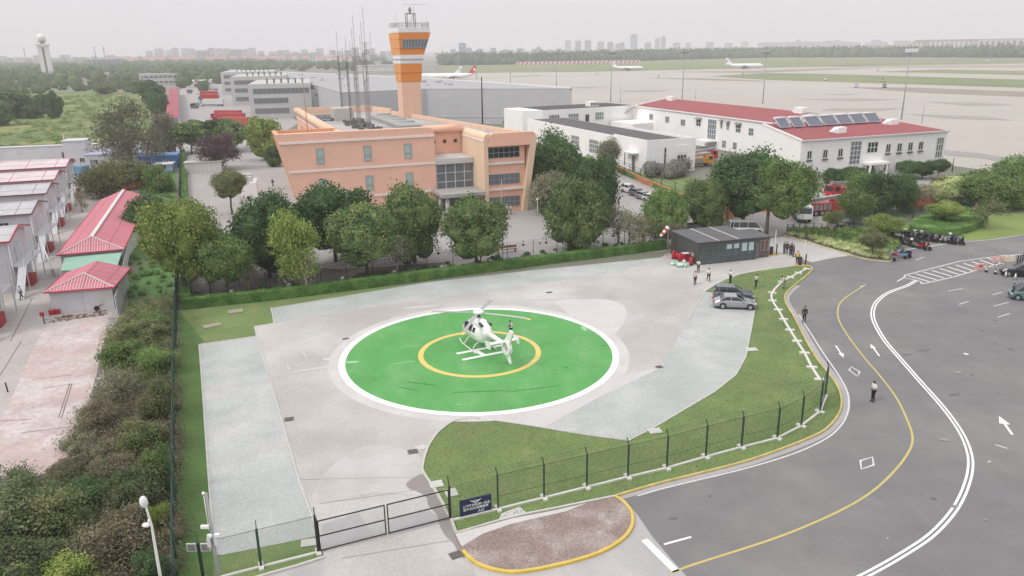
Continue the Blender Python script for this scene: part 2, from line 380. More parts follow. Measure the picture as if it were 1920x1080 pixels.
cover(579, 1019, .9, .7, .2, M_cover, 'cover_plate', 'pale cover plate in the grass left of the gate')
cover(442, 584, 1.6, 1.2, .4, mat('cover_round_stone', (.35, .31, .25), var=.1), 'cover_plate', 'brown stone slab in the grass by the left hedge corner')
cover(398, 611, 1.8, 1.0, .6, mat('cover_round_stone', (.35, .31, .25)), 'cover_plate', 'oval bare slab in the grass near the left paver corner')
# --- roads
road = GP([(1260, 1200), (1290, 1085), (1255, 1045), (1215, 1000), (1190, 960), (1165, 935)]) + KG[1:] + GP([(1470, 470), (1440, 452), (1455, 442), (1480, 441), (1560, 463), (1600, 476), (1665, 490), (1690, 486), (1720, 470), (1810, 452), (1860, 447), (1990, 432)]) + [(160, 150), (160, 10), (20, 10)]
sheet('road', road, 0.006, M_asph)
sheet('gate_road', GP([(1500, 484), (1400, 496), (1300, 508), (1262, 492), (1280, 470), (1460, 445), (1480, 441), (1560, 465), (1600, 478), (1560, 484), (1522, 492)]), 0.010, mat('pale_gate_paving', (.47, .45, .44), var=.1, scale=.2, fine=(6, .06)))
sheet('forecourt', GP([(380, 1300), (400, 1112), (500, 1080), (607, 1047), (720, 1030), (857, 1003), (870, 1048), (985, 968), (1153, 932), (1172, 938), (1195, 965), (1222, 1005), (1258, 1048), (1300, 1095), (1340, 1300)]), 0.010, mat('forecourt_concrete', (.4, .385, .385), var=.1, scale=.2, fine=(7, .07), col2=(.46, .43, .42), c2scale=.2))
ISL = [(852, 1003), (935, 983), (1060, 955), (1153, 933), (1166, 941), (1180, 956), (1186, 972), (1184, 990), (1172, 1008), (1150, 1025), (1120, 1040), (1080, 1053), (1040, 1063), (1000, 1071), (960, 1075), (925, 1070), (900, 1062), (882, 1050), (868, 1035)]
isg = GP(ISL[:4]) + cat_(GP(ISL[3:]), 4)[1:]
mb = MB(); mb.prism(isg, 0.0, .12); mb.build('brick_island', M_brick)['kind'] = 'structure'
sheet('forecourt_slab', GP([(854, 1004), (960, 975), (1050, 958), (1100, 946), (1060, 962), (960, 985), (905, 1004), (866, 1028)]), .124, M_conc_l)
mb = MB(); ribbon(mb, cat_(GP(ISL[3:]), 5), .2, 0.0, .17); mb.build('island_kerb', M_kyel)['kind'] = 'structure'
mb = MB(); ribbon(mb, GP([(1153, 932), (1050, 953), (985, 966), (940, 977), (857, 1001), (846, 975)]), .16, 0.0, .14); mb.build('lawn_edge_kerb', M_kerb)['kind'] = 'structure'
mb = MB(); ribbon(mb, GP([(607, 1047), (560, 1062), (500, 1079), (430, 1100)]), .16, 0.0, .14); mb.build('lawn_edge_kerb', M_kerb)['kind'] = 'structure'
mb = MB(); ribbon(mb, KG, .14, 0.0, .15); mb.build('road_kerb', mat('faded_yellow_kerb', (.52, .43, .17), rough=.8, var=.3, scale=.8))['kind'] = 'structure'
kg2 = cat_(GP([(1173, 932), (1240, 914), (1305, 898), (1403, 873), (1484, 845), (1538, 823), (1562, 806), (1580, 785), (1590, 762), (1589, 740), (1580, 718), (1564, 696), (1542, 668), (1522, 635), (1500, 597), (1484, 572), (1480, 560), (1487, 548), (1501, 537)]), 5)
off = [((Vector(a) + Vector(b)) / 2) for a, b in zip(kg2, cat_(GP(KERB[:19]), 5))]
mb = MB(); ribbon(mb, [tuple(p) for p in off], .55, 0.0095); mb.build('gutter_strip', M_asph_l)['kind'] = 'structure'
# tactile: small fence-side patch of paving between sign and lawn
sheet('paved_patch', GP([(940, 963), (975, 950), (993, 967), (944, 981), (936, 973)]), .02, M_conc_l)
mb = MB()
mb.build('x', M_white) if False else None
lines('edge_line', [([(1195, 930), (1240, 917), (1305, 901), (1403, 877), (1490, 850), (1548, 823), (1575, 800), (1588, 778), (1592, 755), (1587, 730), (1570, 700), (1545, 664), (1520, 625), (1498, 590)], .13, True)], .014, M_white_worn)
lines('centre_line', [([(1255, 1076), (1300, 1059), (1440, 1014), (1520, 983), (1590, 950), (1640, 918), (1680, 880), (1705, 845), (1711, 820), (1702, 790), (1680, 745), (1650, 705), (1620, 670), (1590, 630), (1573, 600), (1571, 580), (1578, 565), (1597, 550), (1622, 535)], .16, True)], .016, M_yellow)
DL = [(1560, 1108), (1630, 1075), (1700, 1035), (1750, 1000), (1790, 955), (1812, 910), (1820, 870), (1813, 835), (1795, 800), (1765, 760), (1725, 715), (1690, 675), (1660, 640), (1642, 610), (1636, 590), (1640, 572), (1652, 558), (1670, 547), (1700, 536), (1718, 526)]
dg = cat_(GP(DL), 6)
def offs(pts, d):
    o = []
    for i in range(len(pts)):
        a = Vector(pts[max(i - 1, 0)]); b = Vector(pts[min(i + 1, len(pts) - 1)]); t = (b - a).normalized(); o.append((pts[i][0] - t.y * d, pts[i][1] + t.x * d))
    return o
mb = MB(); ribbon(mb, offs(dg, .14), .16, .016); ribbon(mb, offs(dg, -.14), .16, .016); mb.build('double_line', M_white)['kind'] = 'structure'
def arrow(tail, tip, w=.15, hw=.5, hl=1.1, bend=None):
    a, b = Vector(G(*tail)[:2]), Vector(G(*tip)[:2]); d = (b - a).normalized(); n = Vector((-d.y, d.x)); c = b - d * hl
    mb = MB(); ribbon(mb, [tuple(a), tuple(c)], w, .016)
    mb.add([(*(c + n * hw / 2), .016), (*(c - n * hw / 2), .016), (*b, .016)], [(0, 1, 2)])
    o = mb.build('arrow_marking', M_white, recalc=False); o['kind'] = 'structure'
arrow((1567, 648), (1582, 671)); arrow((1649, 668), (1632, 645)); arrow((1898, 815), (1873, 780), .2, .75, 1.4)
def rect_mark(c, w=.16):
    mb = MB(); g = GP(c); ribbon(mb, g, w, .016, closed=True); o = mb.build('lozenge_marking', M_white_worn); o['kind'] = 'structure'
rect_mark([(1596, 688), (1612, 697), (1608, 706), (1592, 694)]); rect_mark([(1613, 864), (1636, 857), (1638, 872), (1615, 880)])
lines('lane_marks', [([(1245, 1021), (1296, 1007)], .16, False)], .016, M_white)
lines('stop_line', [([(1208, 1012), (1268, 1072)], .45, False)], .016, M_white)
lines('lane_dashes', [([(1777, 546), (1805, 541)], .13, 0), ([(1798, 571), (1817, 565)], .13, 0), ([(1861, 553), (1879, 548)], .13, 0), ([(1863, 574), (1891, 567)], .13, 0), ([(1871, 595), (1893, 588)], .13, 0), ([(1717, 488), (1732, 482)], .14, 0), ([(1612, 538), (1624, 534)], .13, 0), ([(1682, 528), (1696, 520)], .2, 0), ([(1866, 834), (1889, 841)], .12, 0)], .016, M_white_worn)
# hatched island of the junction
H0, H1 = [(1697, 516), (1745, 504), (1800, 490), (1860, 482), (1925, 476)], [(1706, 530), (1740, 530), (1790, 517), (1840, 502), (1880, 492), (1925, 484)]
hs = [(H0, .2, 0), ([(1697, 516), (1695, 521), (1720, 526), (1728, 529), (1727, 533)], .2, 0), ([(1727, 533), (1790, 519), (1840, 504), (1880, 493)], .2, 0)]
for i in range(11):
    t = i / 10
    a = (1702 + 150 * t, 517 - 33 * t); b = (1742 + 140 * t, 530 - 33 * t - 2)
    hs.append(([(a[0], a[1]), (b[0], b[1])], .33, 0))
lines('hatched_island', hs, .018, M_white_worn)
lines('bay_line', [([(1700, 468), (1790, 455)], .22, 0), ([(1790, 455), (1862, 449), (1920, 440)], .15, 0)], .016, M_white_worn)
# --- beds right
sheet('planted_bed', cat_(GP([(1470, 437), (1500, 434), (1560, 430), (1640, 432), (1690, 450), (1682, 474), (1665, 487), (1620, 482), (1560, 466), (1500, 447)]), 4, True), .02, M_dirt)
mb = MB(); ribbon(mb, cat_(GP([(1467, 437), (1475, 444), (1500, 451), (1560, 469), (1620, 486), (1665, 491), (1672, 488)]), 4), .16, 0, .14); mb.build('bed_kerb', mat('ochre_kerb', (.55, .45, .25), var=.15))['kind'] = 'structure'
sheet('roadside_lawn', GP([(1806, 452), (1860, 448), (1995, 430), (1995, 395), (1860, 402), (1745, 405), (1690, 425), (1690, 436), (1750, 446)]), .02, mat('yellowish_lawn', (.19, .25, .07), rough=.95, var=.2, scale=.15, fine=(8, .2)))
sheet('bike_bay', GP([(1690, 438), (1800, 445), (1812, 452), (1720, 471), (1690, 488), (1672, 486)]), .009, M_asph)
# --- forecourts round the peach building and the white building
M_plaza = mat('plaza_paving', (.35, .33, .32), rough=.9, var=.1, scale=.15, fine=(3, .06))
sheet('plaza', GP([(345, 545), (370, 510), (345, 420), (352, 330), (350, 285), (420, 262), (520, 255), (1000, 290), (1160, 320), (1280, 372), (1480, 400), (1480, 440), (1260, 470), (800, 505)]), .004, M_plaza)
sheet('yard', GP([(1480, 400), (1500, 360), (1560, 340), (1740, 330), (1760, 350), (1640, 375), (1600, 412), (1560, 432), (1480, 440)]), .004, M_plaza)
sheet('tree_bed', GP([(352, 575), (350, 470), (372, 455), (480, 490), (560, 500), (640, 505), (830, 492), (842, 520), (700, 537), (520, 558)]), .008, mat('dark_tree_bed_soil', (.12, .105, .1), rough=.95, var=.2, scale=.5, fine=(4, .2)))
sheet('yard_lawn', GP([(1150, 310), (1290, 330), (1340, 360), (1300, 365), (1200, 340)]), .006, M_grass)
# --- worker camp, left
M_camp = mat('camp_concrete', (.42, .385, .365), rough=.9, var=.15, scale=.12, fine=(2, .1), col2=(.35, .32, .3), c2scale=.15, c2lo=.5, c2hi=.75)
sheet('camp_yard', GP([(-220, 1100), (-300, 560), (-250, 320), (0, 290), (140, 280), (330, 285), (330, 330), (250, 350), (245, 450), (232, 560), (215, 620), (190, 720), (160, 850), (60, 900), (-100, 1000)]), .008, M_camp)
M_pink = mat('pink_worn_slab', (.46, .36, .345), rough=.9, var=.15, scale=.3, fine=(2, .1), col2=(.53, .48, .465), c2scale=.25, c2lo=.42, c2hi=.6)
sheet('demolished_slab', GP([(78, 625), (206, 590), (196, 640), (182, 700), (168, 745), (160, 800), (140, 870), (60, 895), (-80, 940), (-20, 800), (0, 788), (30, 730), (55, 670)]), .016, M_pink)
sheet('rough_ground', GP([(215, 620), (240, 580), (330, 560), (334, 700), (330, 1200), (-400, 1300), (-300, 950), (60, 895), (140, 870), (160, 800), (168, 745), (182, 700), (196, 640)]), .012, M_dirt)
sheet('weed_strip', GP([(240, 580), (236, 490), (250, 450), (262, 350), (330, 300), (334, 600)]), .014, mat('green_weeds', (.09, .18, .05), rough=.95, var=.3, scale=.3, fine=(3, .3), col2=(.2, .16, .12), c2scale=.2, c2lo=.55, c2hi=.65))
sheet('meadow', GP([(-60, 290), (-200, 240), (-60, 190), (60, 172), (200, 170), (310, 182), (318, 230), (325, 285), (140, 283)]), .010, M_meadow)
sheet('depot_yard', GP([(300, 300), (330, 225), (335, 180), (345, 155), (480, 160), (560, 230), (500, 270), (400, 280)]), .011, M_plaza)
# --- airfield
M_air = mat('airfield_concrete', (.42, .39, .345), rough=.9, var=.08, scale=.01, col2=(.42, .385, .35), c2scale=.006, c2lo=.5, c2hi=.7, stretch=(.3, 1, 1))
M_airg = mat('airfield_grass', (.17, .21, .09), rough=.95, var=.15, scale=.01, col2=(.25, .22, .14), c2scale=.006, c2lo=.5, c2hi=.68)
M_airb = mat('airfield_brown_verge', (.27, .235, .19), rough=.95, var=.1, scale=.02)
M_aird = mat('dark_taxiway', (.30, .285, .28), rough=.9, var=.1, scale=.02)
sheet('airfield', GP([(560, 150), (830, 138), (1060, 134), (1300, 125), (1520, 118), (1920, 118), (2600, 118), (2600, 420), (1920, 330), (1740, 305), (1300, 250), (1000, 215), (640, 210)]), .05, M_air)
def afs(pix, m, z=.1): sheet('airfield_verge' if m is not M_aird else 'taxiway', GP(pix), z, m)
afs([(830, 124), (960, 121), (1240, 114), (1440, 108), (1700, 110), (2600, 112), (2600, 118), (1920, 119), (1620, 124), (1460, 127), (1230, 132), (1100, 135), (960, 136), (830, 138)], M_airg)
afs([(1240, 135), (1400, 133), (1560, 128), (1650, 129), (1560, 131), (1420, 137)], M_airb)
afs([(1330, 143), (1440, 137), (1560, 139), (1760, 145), (1920, 149.5), (2400, 155), (2400, 172), (1920, 165), (1760, 160), (1600, 155), (1440, 150)], M_airg)
afs([(1640, 135), (1760, 130.5), (1920, 133), (2400, 136), (2400, 146), (1920, 141), (1750, 137)], M_airg)
afs([(1585, 164), (1700, 164), (1920, 172), (2300, 185), (2300, 198), (1920, 182), (1740, 175)], M_airb)
afs([(960, 143), (1010, 141), (1020, 142), (965, 145)], M_airb)
afs([(1200, 146), (1330, 147), (1420, 151), (1440, 153), (1340, 151)], M_airb)
afs([(1560, 124), (1920, 122), (2400, 122), (2400, 128), (1920, 127), (1600, 127)], mat('airfield_tan_verge', (.33, .27, .22), var=.1, scale=.02))
M_stn = mat('tyre_darkened_concrete', (.33, .30, .275), rough=.9, var=.12, scale=.03)
for q in ([(1490, 186), (1600, 184), (1690, 187), (1600, 190)], [(1745, 192), (1850, 192), (1900, 197), (1820, 199)], [(1700, 214), (1850, 219), (1900, 226), (1780, 223)], [(1560, 203), (1700, 203), (1640, 209), (1540, 208)], [(1160, 170), (1250, 169), (1240, 172), (1180, 173)], [(1060, 163), (1140, 163), (1100, 166)], [(1540, 177), (1610, 176), (1580, 179)]):
    afs(q, M_stn, .12)
afs([(1770, 282), (1830, 287), (1920, 301), (2100, 330), (2100, 345), (1920, 312), (1840, 297), (1768, 291)], M_aird)

# scuffs, stains, patches and cracks on the paving
def smudge(px, py, w, h, a, m, z, seed, nm='stain'):
    g = G(px, py); rn = random.Random(seed); P = []
    for i in range(22):
        t = 2 * math.pi * i / 22; k = 1 + rn.uniform(-.12, .12) / max(1, max(w, h) / min(w, h) / 2); x, y = w / 2 * math.cos(t) * k, h / 2 * math.sin(t) * k; P.append((g.x + x * math.cos(a) - y * math.sin(a), g.y + x * math.sin(a) + y * math.cos(a)))
    sheet(nm, P, z, m)
M_oil = mat('oil_stain', (.135, .13, .13), var=.1); M_dust = mat('dusty_patch', (.27, .26, .25), var=.15, scale=1.5, col2=(.19, .18, .18), c2scale=.8); M_tar = mat('fresh_tar_patch', (.12, .12, .125), var=.1)
rn = random.Random(12)
for i, (x, y, w, h, m) in enumerate(((1676, 632, .5, .25, M_oil), (1733, 657, 1.6, .4, M_oil), (1700, 665, 1.1, .3, M_oil), (1866, 601, .7, .4, M_oil), (1843, 620, .5, .3, M_oil), (1865, 645, .4, .2, M_oil), (1895, 655, .6, .4, M_oil), (1822, 703, .5, .2, M_oil), (1790, 740, 1.2, .35, M_oil), (1811, 664, .45, .5, M_white_worn), (1780, 680, .5, .3, M_dust), (1795, 698, .9, .4, M_dust), (1750, 935, .4, .3, M_oil), (1262, 972, .5, .2, M_oil), (1330, 930, .2, .2, M_oil), (1855, 866, .35, .12, M_white_worn), (1847, 975, .3, .15, M_dust), (1664, 1010, .1, .1, M_white_worn), (1770, 825, .8, .4, M_dust), (1790, 950, .6, .3, M_dust))):
    smudge(x, y, w, h, rn.uniform(-.4, .6), m, .02 + .001 * i, i)
M_scl = mat('pale_scuff', (.30, .50, .30), var=.2, scale=4); M_scd = mat('dark_scuff', (.06, .235, .065), var=.2, scale=4)
for i, (x, y, w, h, a, m) in enumerate(((755, 681, 2.6, .18, .35, M_scl), (704, 711, .7, .2, .1, M_scd), (1133, 649, .5, .35, .1, M_scd), (1095, 617, .5, 1.4, .2, M_scl), (660, 680, 1.4, .6, .1, M_scl), (772, 650, 2.4, .1, .3, M_scl), (790, 720, 3, .2, -.3, M_scd), (765, 730, 2.2, .15, -.4, M_scd), (900, 735, 5, .12, .05, M_scd), (1000, 730, 5, .12, .25, M_scd), (1060, 690, .6, .25, .4, M_scd), (860, 760, .5, .15, .1, M_scl), (940, 622, 1.0, .12, .1, M_scl), (1085, 663, 1.2, .1, .2, M_scl))):
    smudge(x, y, w, h, a, m, .058 + .001 * i, 50 + i, 'paint_scuff')
M_cs = mat('pale_apron_mark', (.53, .5, .49), var=.08, scale=2); M_cd = mat('dull_apron_mark', (.405, .37, .358), var=.12, scale=1.5)
for i, (x, y, w, h, a, m) in enumerate(((604, 690, 6.5, .45, .35, M_cs), (569, 662, .15, 3.2, .5, M_cs), (541, 690, .15, 1.6, .4, M_cs), (625, 672, 2.2, .9, .4, M_cs), (790, 576, 4.5, .8, .2, M_cs), (1203, 593, .25, 1.6, -.5, M_cs), (1258, 597, 1.1, .35, -.6, M_cs), (1225, 607, .7, .15, .2, M_cs), (1020, 562, 4, .3, .1, M_cs), (995, 550, .9, .3, .1, M_cs), (790, 500 + 340, .9, .7, .1, M_cs))):
    smudge(x, y, w, h, a, m, .0445 + .001 * i, 90 + i, 'apron_mark')
mb = MB()   # sawn joints across the apron
for a, b in (((560, 900), (800, 895)), ((600, 945), (815, 915)), ((640, 1048), (870, 1010))): ribbon(mb, GP([a, b]), .05, .0456)
mb.build('apron_joint', mat('dark_joint', (.3, .28, .27), var=.1))['kind'] = 'structure'
# ================================================================== BUILDINGS
A21 = R(21)
M_glass = mat('dark_glass', (.03, .036, .04), rough=.12, var=0, spec=.6)
M_glass_g = mat('greenish_glass', (.38, .50, .47), rough=.2, var=.1, scale=.6, spec=.6)
M_glass_b = mat('grey_blue_glass', (.17, .19, .205), rough=.15, var=.15, scale=.5)
M_wframe = mat('white_window_frame', (.62, .62, .61), rough=.6, var=.05)
M_gframe = mat('grey_window_frame', (.3, .31, .31), rough=.5, var=.05)
def win(par, o, d, a, z, w, h, nx=2, nz=1, glass=None, frame=None, t=.07, name='window', sill=False, pname='pane'):
    "window on a wall: o = local start of wall, d = direction (2D unit), a = distance along, z = sill height"
    glass = glass or M_glass; frame = frame or M_wframe; n = (d[1], -d[0])
    def P(s, zz, q): return (o[0] + d[0] * s + n[0] * q, o[1] + d[1] * s + n[1] * q, zz)
    mb = MB(); ang = math.atan2(d[1], d[0])
    def fb(s0, s1, z0, z1, q0, q1, m=mb): c = P((s0 + s1) / 2, (z0 + z1) / 2, (q0 + q1) / 2); m.box(c, (abs(s1 - s0), q1 - q0, abs(z1 - z0)), ang)
    fb(a, a + w, z, z + t, .0, .09); fb(a, a + w, z + h - t, z + h, .0, .09)
    for i in range(nx + 1):
        x = a + (w - t) * i / nx; fb(x, x + t, z + t, z + h - t, .0, .088)
    for j in range(1, nz):
        zz = z + h * j / nz; fb(a + t, a + w - t, zz - t / 2, zz + t / 2, .0, .084)
    if sill: fb(a - .1, a + w + .1, z - .14, z - .002, .0, .2)
    f = mb.build(name, frame, par)
    g = MB(); fb(a + t * .5, a + w - t * .5, z + t * .5, z + h - t * .5, .003, .04, g); g.build(pname, glass, f)
    return f
def band(par, o, d, a, b, z, h, m, q=.05, name='band'):
    n = (d[1], -d[0]); c = (o[0] + d[0] * (a + b) / 2 + n[0] * q / 2, o[1] + d[1] * (a + b) / 2 + n[1] * q / 2, z + h / 2)
    mb = MB(); mb.box(c, (b - a, q, h), math.atan2(d[1], d[0])); return mb.build(name, m, par)
def wedge_roof(mb, u0, u1, v0, v1, z, rise, over=.3, mi=0, th=.15):
    "gable roof, ridge along u"
    vm = (v0 + v1) / 2; s = rise / (vm - v0)
    for a, b in ((v0 - over, vm), (v1 + over, vm)):
        za = z - s * over; zb = z + rise
        mb.add([(u0 - over, a, za), (u1 + over, a, za), (u1 + over, b, zb), (u0 - over, b, zb), (u0 - over, a, za + th), (u1 + over, a, za + th), (u1 + over, b, zb + th), (u0 - over, b, zb + th)],
               [(3, 2, 1, 0), (4, 5, 6, 7), (0, 1, 5, 4), (1, 2, 6, 5), (2, 3, 7, 6), (3, 0, 4, 7)], mi)
# ---------------------------------------------------------------- peach building
M_peach = mat('peach_render', (.82, .475, .35), rough=.9, var=.07, scale=.35, fine=(3, .04), obj=True)
grid_mat('peach_tile', (.81, .495, .375), (.75, .45, .335), .6, .3, .04, axis='XZ')
M_ptile = MATS['peach_tile']
M_peach_shade = mat('peach_shade_tone', (.68, .37, .22), rough=.85, var=.08, scale=.4, obj=True)  # darker peach: shade of overhanging and turned-away faces put into the colour
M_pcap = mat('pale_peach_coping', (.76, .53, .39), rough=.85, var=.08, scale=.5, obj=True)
M_peach_lit = mat('peach_lit_tone', (.74, .55, .39), rough=.85, var=.06, scale=.4, obj=True)  # lighter peach: sunlight from the left put into the colour
M_pline = mat('white_band', (.8, .72, .68), rough=.7, var=.04)
M_roofg = mat('grey_roof_felt', (.36, .345, .33), rough=.95, var=.12, scale=.3, fine=(2, .08), obj=True, col2=(.45, .42, .4), c2scale=.2)
pb = thing('office_building', 'peach coloured three storey office with flared end walls and a glazed entrance', 'building', (2.14, 136.14, 0), A21)
def arcprof(x0, x1, z0, z1, side, k=5, r=1.2):
    "box profile in (u,z) with a rounded top corner on one side"
    pts = [(x0, z0), (x1, z0)]
    if side > 0:
        for i in range(k + 1): t = math.pi / 2 * i / k; pts.append((x1 - r + r * math.cos(t), z1 - r + r * math.sin(t)))
        pts.append((x0, z1))
    else:
        pts.append((x1, z1))
        for i in range(k + 1): t = math.pi / 2 * (1 + i / k); pts.append((x0 + r + r * math.cos(t), z1 - r + r * math.sin(t)))
    return pts
mb = MB()
# main body with sunk roof
mb.prism([(-30.6, 9), (-14.6, 9), (-14.6, 13), (-6.85, 13), (-6.85, 1.0), (.9, 1.0), (-9, 62), (-11.5, 74), (-30.6, 74)], 0, 13.3)
mb.build('body', M_peach, pb)
mb = MB(); mb.prism([(-30.0, 9.6), (-14.6, 9.6), (-14.0, 13.6), (-6.3, 13.6), (-6.3, 1.6), (.3, 1.6), (-9.5, 61.5), (-12, 73.4), (-30.0, 73.4)], 13.3, 13.34); mb.build('roof', M_roofg, pb)
mb = MB()
for a, b, zt in (((-30.35, 9), (-30.35, 74), 15.0), ((-30.6, 73.8), (-11.5, 73.8), 14.9), ((-11.6, 73.8), (-9.2, 62), 14.6), ((-9.2, 62), (-.1, 7), 14.3), ((-14.4, 13.25), (-6.85, 13.25), 14.8)):
    mb.bar((a[0], a[1], 14.15 - .43), (b[0], b[1], 14.15 - .43), .55, 0); n0 = len(mb.v)
mb = MB()
def wall2(mb, a, b, z0, z1, w=.5, mi=0):
    mb.bar((a[0], a[1], (z0 + z1) / 2), (b[0], b[1], (z0 + z1) / 2), w, z1 - z0, mi)
for a, b, zt in (((-30.35, 9), (-30.35, 74), 15.0), ((-30.1, 73.8), (-11.9, 73.8), 14.9), ((-11.6, 73.5), (-9.3, 62.3), 14.6), ((-9.2, 62), (.5, 2.4), 14.1), ((-14.3, 13.25), (-7.15, 13.25), 14.75)):
    wall2(mb, a, b, 13.2, zt, .55)
mb.build('parapet', M_pcap, pb)
# cornice on the recess wall and the left body wall (rounded roll)
mb = MB(); mb.tube([(-14.4, 12.9, 14.1), (-7.0, 12.9, 14.1)], .75, 10); mb.build('cornice', M_peach, pb)
mb = MB(); mb.tube([(-30.6, 15, 14.3), (-30.6, 74, 14.3)], .75, 10); mb.build('cornice', M_pcap, pb)
band(pb, (-30.6, 74), (0, -1), 0, 59, 12.6, .3, M_pline, .12, 'white_band')
# left block: front slab, flared to the left
fl = [(-37.6, 0), (-14.3, 0), (-14.3, 14.0)] + [(-14.3 - 1.2 + 1.2 * math.cos(t), 14.0 + 1.2 * math.sin(t)) for t in [math.pi / 2 * i / 5 for i in range(1, 6)]] + [(-41.2, 15.2)]
mb = MB(); mb.extr([(u, 5.9, z) for u, z in fl[:3]] + [(u, 5.9, z) for u, z in fl[3:]], (0, .5, 0)); mb.build('front_wall', M_ptile, pb)
mb = MB(); mb.prism([(-36.6, 6.4), (-14.6, 6.4), (-14.6, 9.0), (-30.6, 9.0), (-30.6, 13.5), (-36.6, 13.5)], 0, 13.0); mb.build('left_wing', M_peach, pb)
mb = MB()  # flared side wall (shade of the overhang put into a darker orange)
mb.extr([(-37.6, 6.41, 0), (-36.9, 6.41, 0), (-40.5, 6.41, 15.19), (-41.2, 6.41, 15.19)], (0, 7.6, 0)); mb.build('flared_wall', M_peach_shade, pb)
mb = MB(); mb.bx(-40.4, -30.0, 13.55, 14.0, 12.2, 15.15); mb.build('back_parapet', M_peach_shade, pb)
mb = MB(); mb.add([(-40.4, 6.45, 14.9), (-30.9, 6.45, 14.9), (-30.9, 13.5, 13.1), (-39.9, 13.5, 13.1)], [(0, 1, 2, 3)]); mb.build('gutter_roof', M_peach_shade, pb)
# sloping coping roll of the front slab
rl = []
for i in range(7):
    t = math.pi / 2 * i / 6; rl.append((6.35 + 1.1 - 1.5 * math.cos(t), 13.9 + 1.3 * math.sin(t)))
rings = [[(u, v, z) for v, z in rl] + [(u, 7.5, 13.9)] for u in (-40.9, -15.4, -14.9, -14.5)]
for i, k in ((2, .93), (3, .78)):
    rings[i] = [(p[0], 7.5 + (p[1] - 7.5) * k, 13.9 + (p[2] - 13.9) * k) for p in rings[i]]
rings[0] = [(p[0] - (p[2] - 13.9) * .2 + .3, p[1], p[2]) for p in rings[0]]
mb = MB(); mb.loft(rings, smooth=True); mb.build('coping', M_pcap, pb)
for z, a in ((13.55, -40.75), (8.75, -39.6), (3.8, -38.4)):
    band(pb, (0, 5.9), (1, 0), a, -14.32, z, .34, M_pline, .12 if z < 13 else .2, 'white_band')
M_gwin = M_glass_g
for z in (10.0, 4.9):
    for u in (-35.7, -24.9, -17.7) if False else (-34.9, -26.9, -19.8):
        f = win(pb, (0, 5.9), (1, 0), u, z, 1.25, 2.6, 1, 1, M_gwin, M_gframe, .1)
        mbx = MB(); mbx.bx(u + .1, u + 1.15, 5.80, 5.86, z + .9, z + 1.0); mbx.build('mullion', M_gframe, f)
win(pb, (0, 5.9), (1, 0), -30.5, .6, 1.25, 2.4, 1, 1, M_gwin, M_gframe, .1)
for i in range(8): win(pb, (-30.6, 74), (0, -1), 8 + i * 3.0, 8.2, .5, 3.0, 1, 1, M_glass_b, M_gframe, .06)
# recess wall little windows
for i in range(3): win(pb, (0, 13), (1, 0), -12.9 + i * 2.1, 11.9 - .5, .8, .8, 1, 1, M_glass, M_peach_shade, .1)
# right wing: inner side with sunlight put into its cream tone, portal, floors
mb = MB(); mb.extr([(-7.05, .2, 0), (-7.05, .2, 13.2)] + [(-7.05 + .9 - .9 * math.cos(t), .2, 13.2 + .9 * math.sin(t)) for t in [math.pi / 2 * i / 5 for i in range(1, 6)]] + [(-5.9, .2, 14.1), (-5.9, .2, 13.3), (-6.3, .2, 13.3), (-6.3, .2, 0)], (0, 12.7, 0)); mb.build('inner_side_wall', M_peach_lit, pb)
band(pb, (-7.05, 12.8), (0, -1), 0, 12.5, 12.75, .3, M_pline, .1, 'white_band')
mb = MB(); mb.extr([(-6.3, -.05, 11.9), (2.35, -.05, 11.9), (2.6, -.05, 13.2)] + [(1.8 + .9 * math.cos(t), -.05, 13.2 + .95 * math.sin(t)) for t in [math.pi / 2 * i / 5 for i in range(1, 6)]] + [(-5.4, -.05, 14.15), (-6.1, -.05, 13.7)], (0, 1.0, 0)); mb.build('lintel', M_peach, pb)
mb = MB(); mb.extr([(0.0, -.1, 0), (.9, -.1, 0), (2.9, -.1, 13.3), (1.7, -.1, 13.3)], (0, 1.2, 0)); mb.build('flared_wall', M_peach_lit, pb)
mb = MB(); mb.add([(0.05, 1.1, 0), (.9, 1.1, 0), (2.9, 1.1, 13.3), (1.7, 1.1, 13.3), (-9.4, 62, 0), (-8.6, 62, 0), (-7.6, 62, 13.3), (-8.6, 62, 13.3)], [(0, 1, 2, 3), (7, 6, 5, 4), (0, 4, 5, 1), (1, 5, 6, 2), (2, 6, 7, 3), (3, 7, 4, 0)]); mb.build('outer_side_wall', M_peach_shade, pb)
for z in (8.6, 4.0): band(pb, (0, 1.0), (1, 0), -6.3, .75, z, .4, M_pline, .35, 'white_band')
for z, g in ((9.7, M_glass), (5.0, M_glass_b), (.9, M_glass_b)): win(pb, (0, 1.0), (1, 0), -6.1, z, 6.0, 1.9, 6, 2, g, M_gframe, .1)
# entrance: glazed screen, beam, canopy with columns and steps
M_concg = mat('grey_entrance_stone', (.36, .35, .34), rough=.7, var=.1, scale=.8, obj=True)
mb = MB(); mb.bx(-14.3, -7.1, 5.95, 12.9, 9.1, 9.5); mb.build('screen_roof', M_conc_l, pb)
mb = MB(); mb.bx(-14.25, -7.1, 5.8, 6.1, 8.55, 9.09); mb.build('screen_beam', M_conc_l, pb)
gl = MB(); gl.bx(-14.25, -7.1, 6.2, 6.25, 0, 8.55); gp_ = gl.build('entrance_glazing', M_glass_b, pb)
mb = MB()
for i in range(5): mb.bx(-14.2 + i * 1.75, -14.08 + i * 1.75, 6.05, 6.2, .1, 8.5)
for z in (6.9, 5.3, 3.9): mb.bx(-14.2, -7.1, 6.08, 6.18, z, z + .1)
mb.build('glazing_bar', M_wframe, gp_)
mb = MB(); mb.bx(-15.0, -7.3, -.6, 6.0, 3.9, 4.2); mb.bx(-15.0, -7.3, -.9, -.6, 3.7, 4.3); mb.bx(-15.2, -15.0, -.9, 5.9, 3.7, 4.3); mb.build('canopy', M_concg, pb)
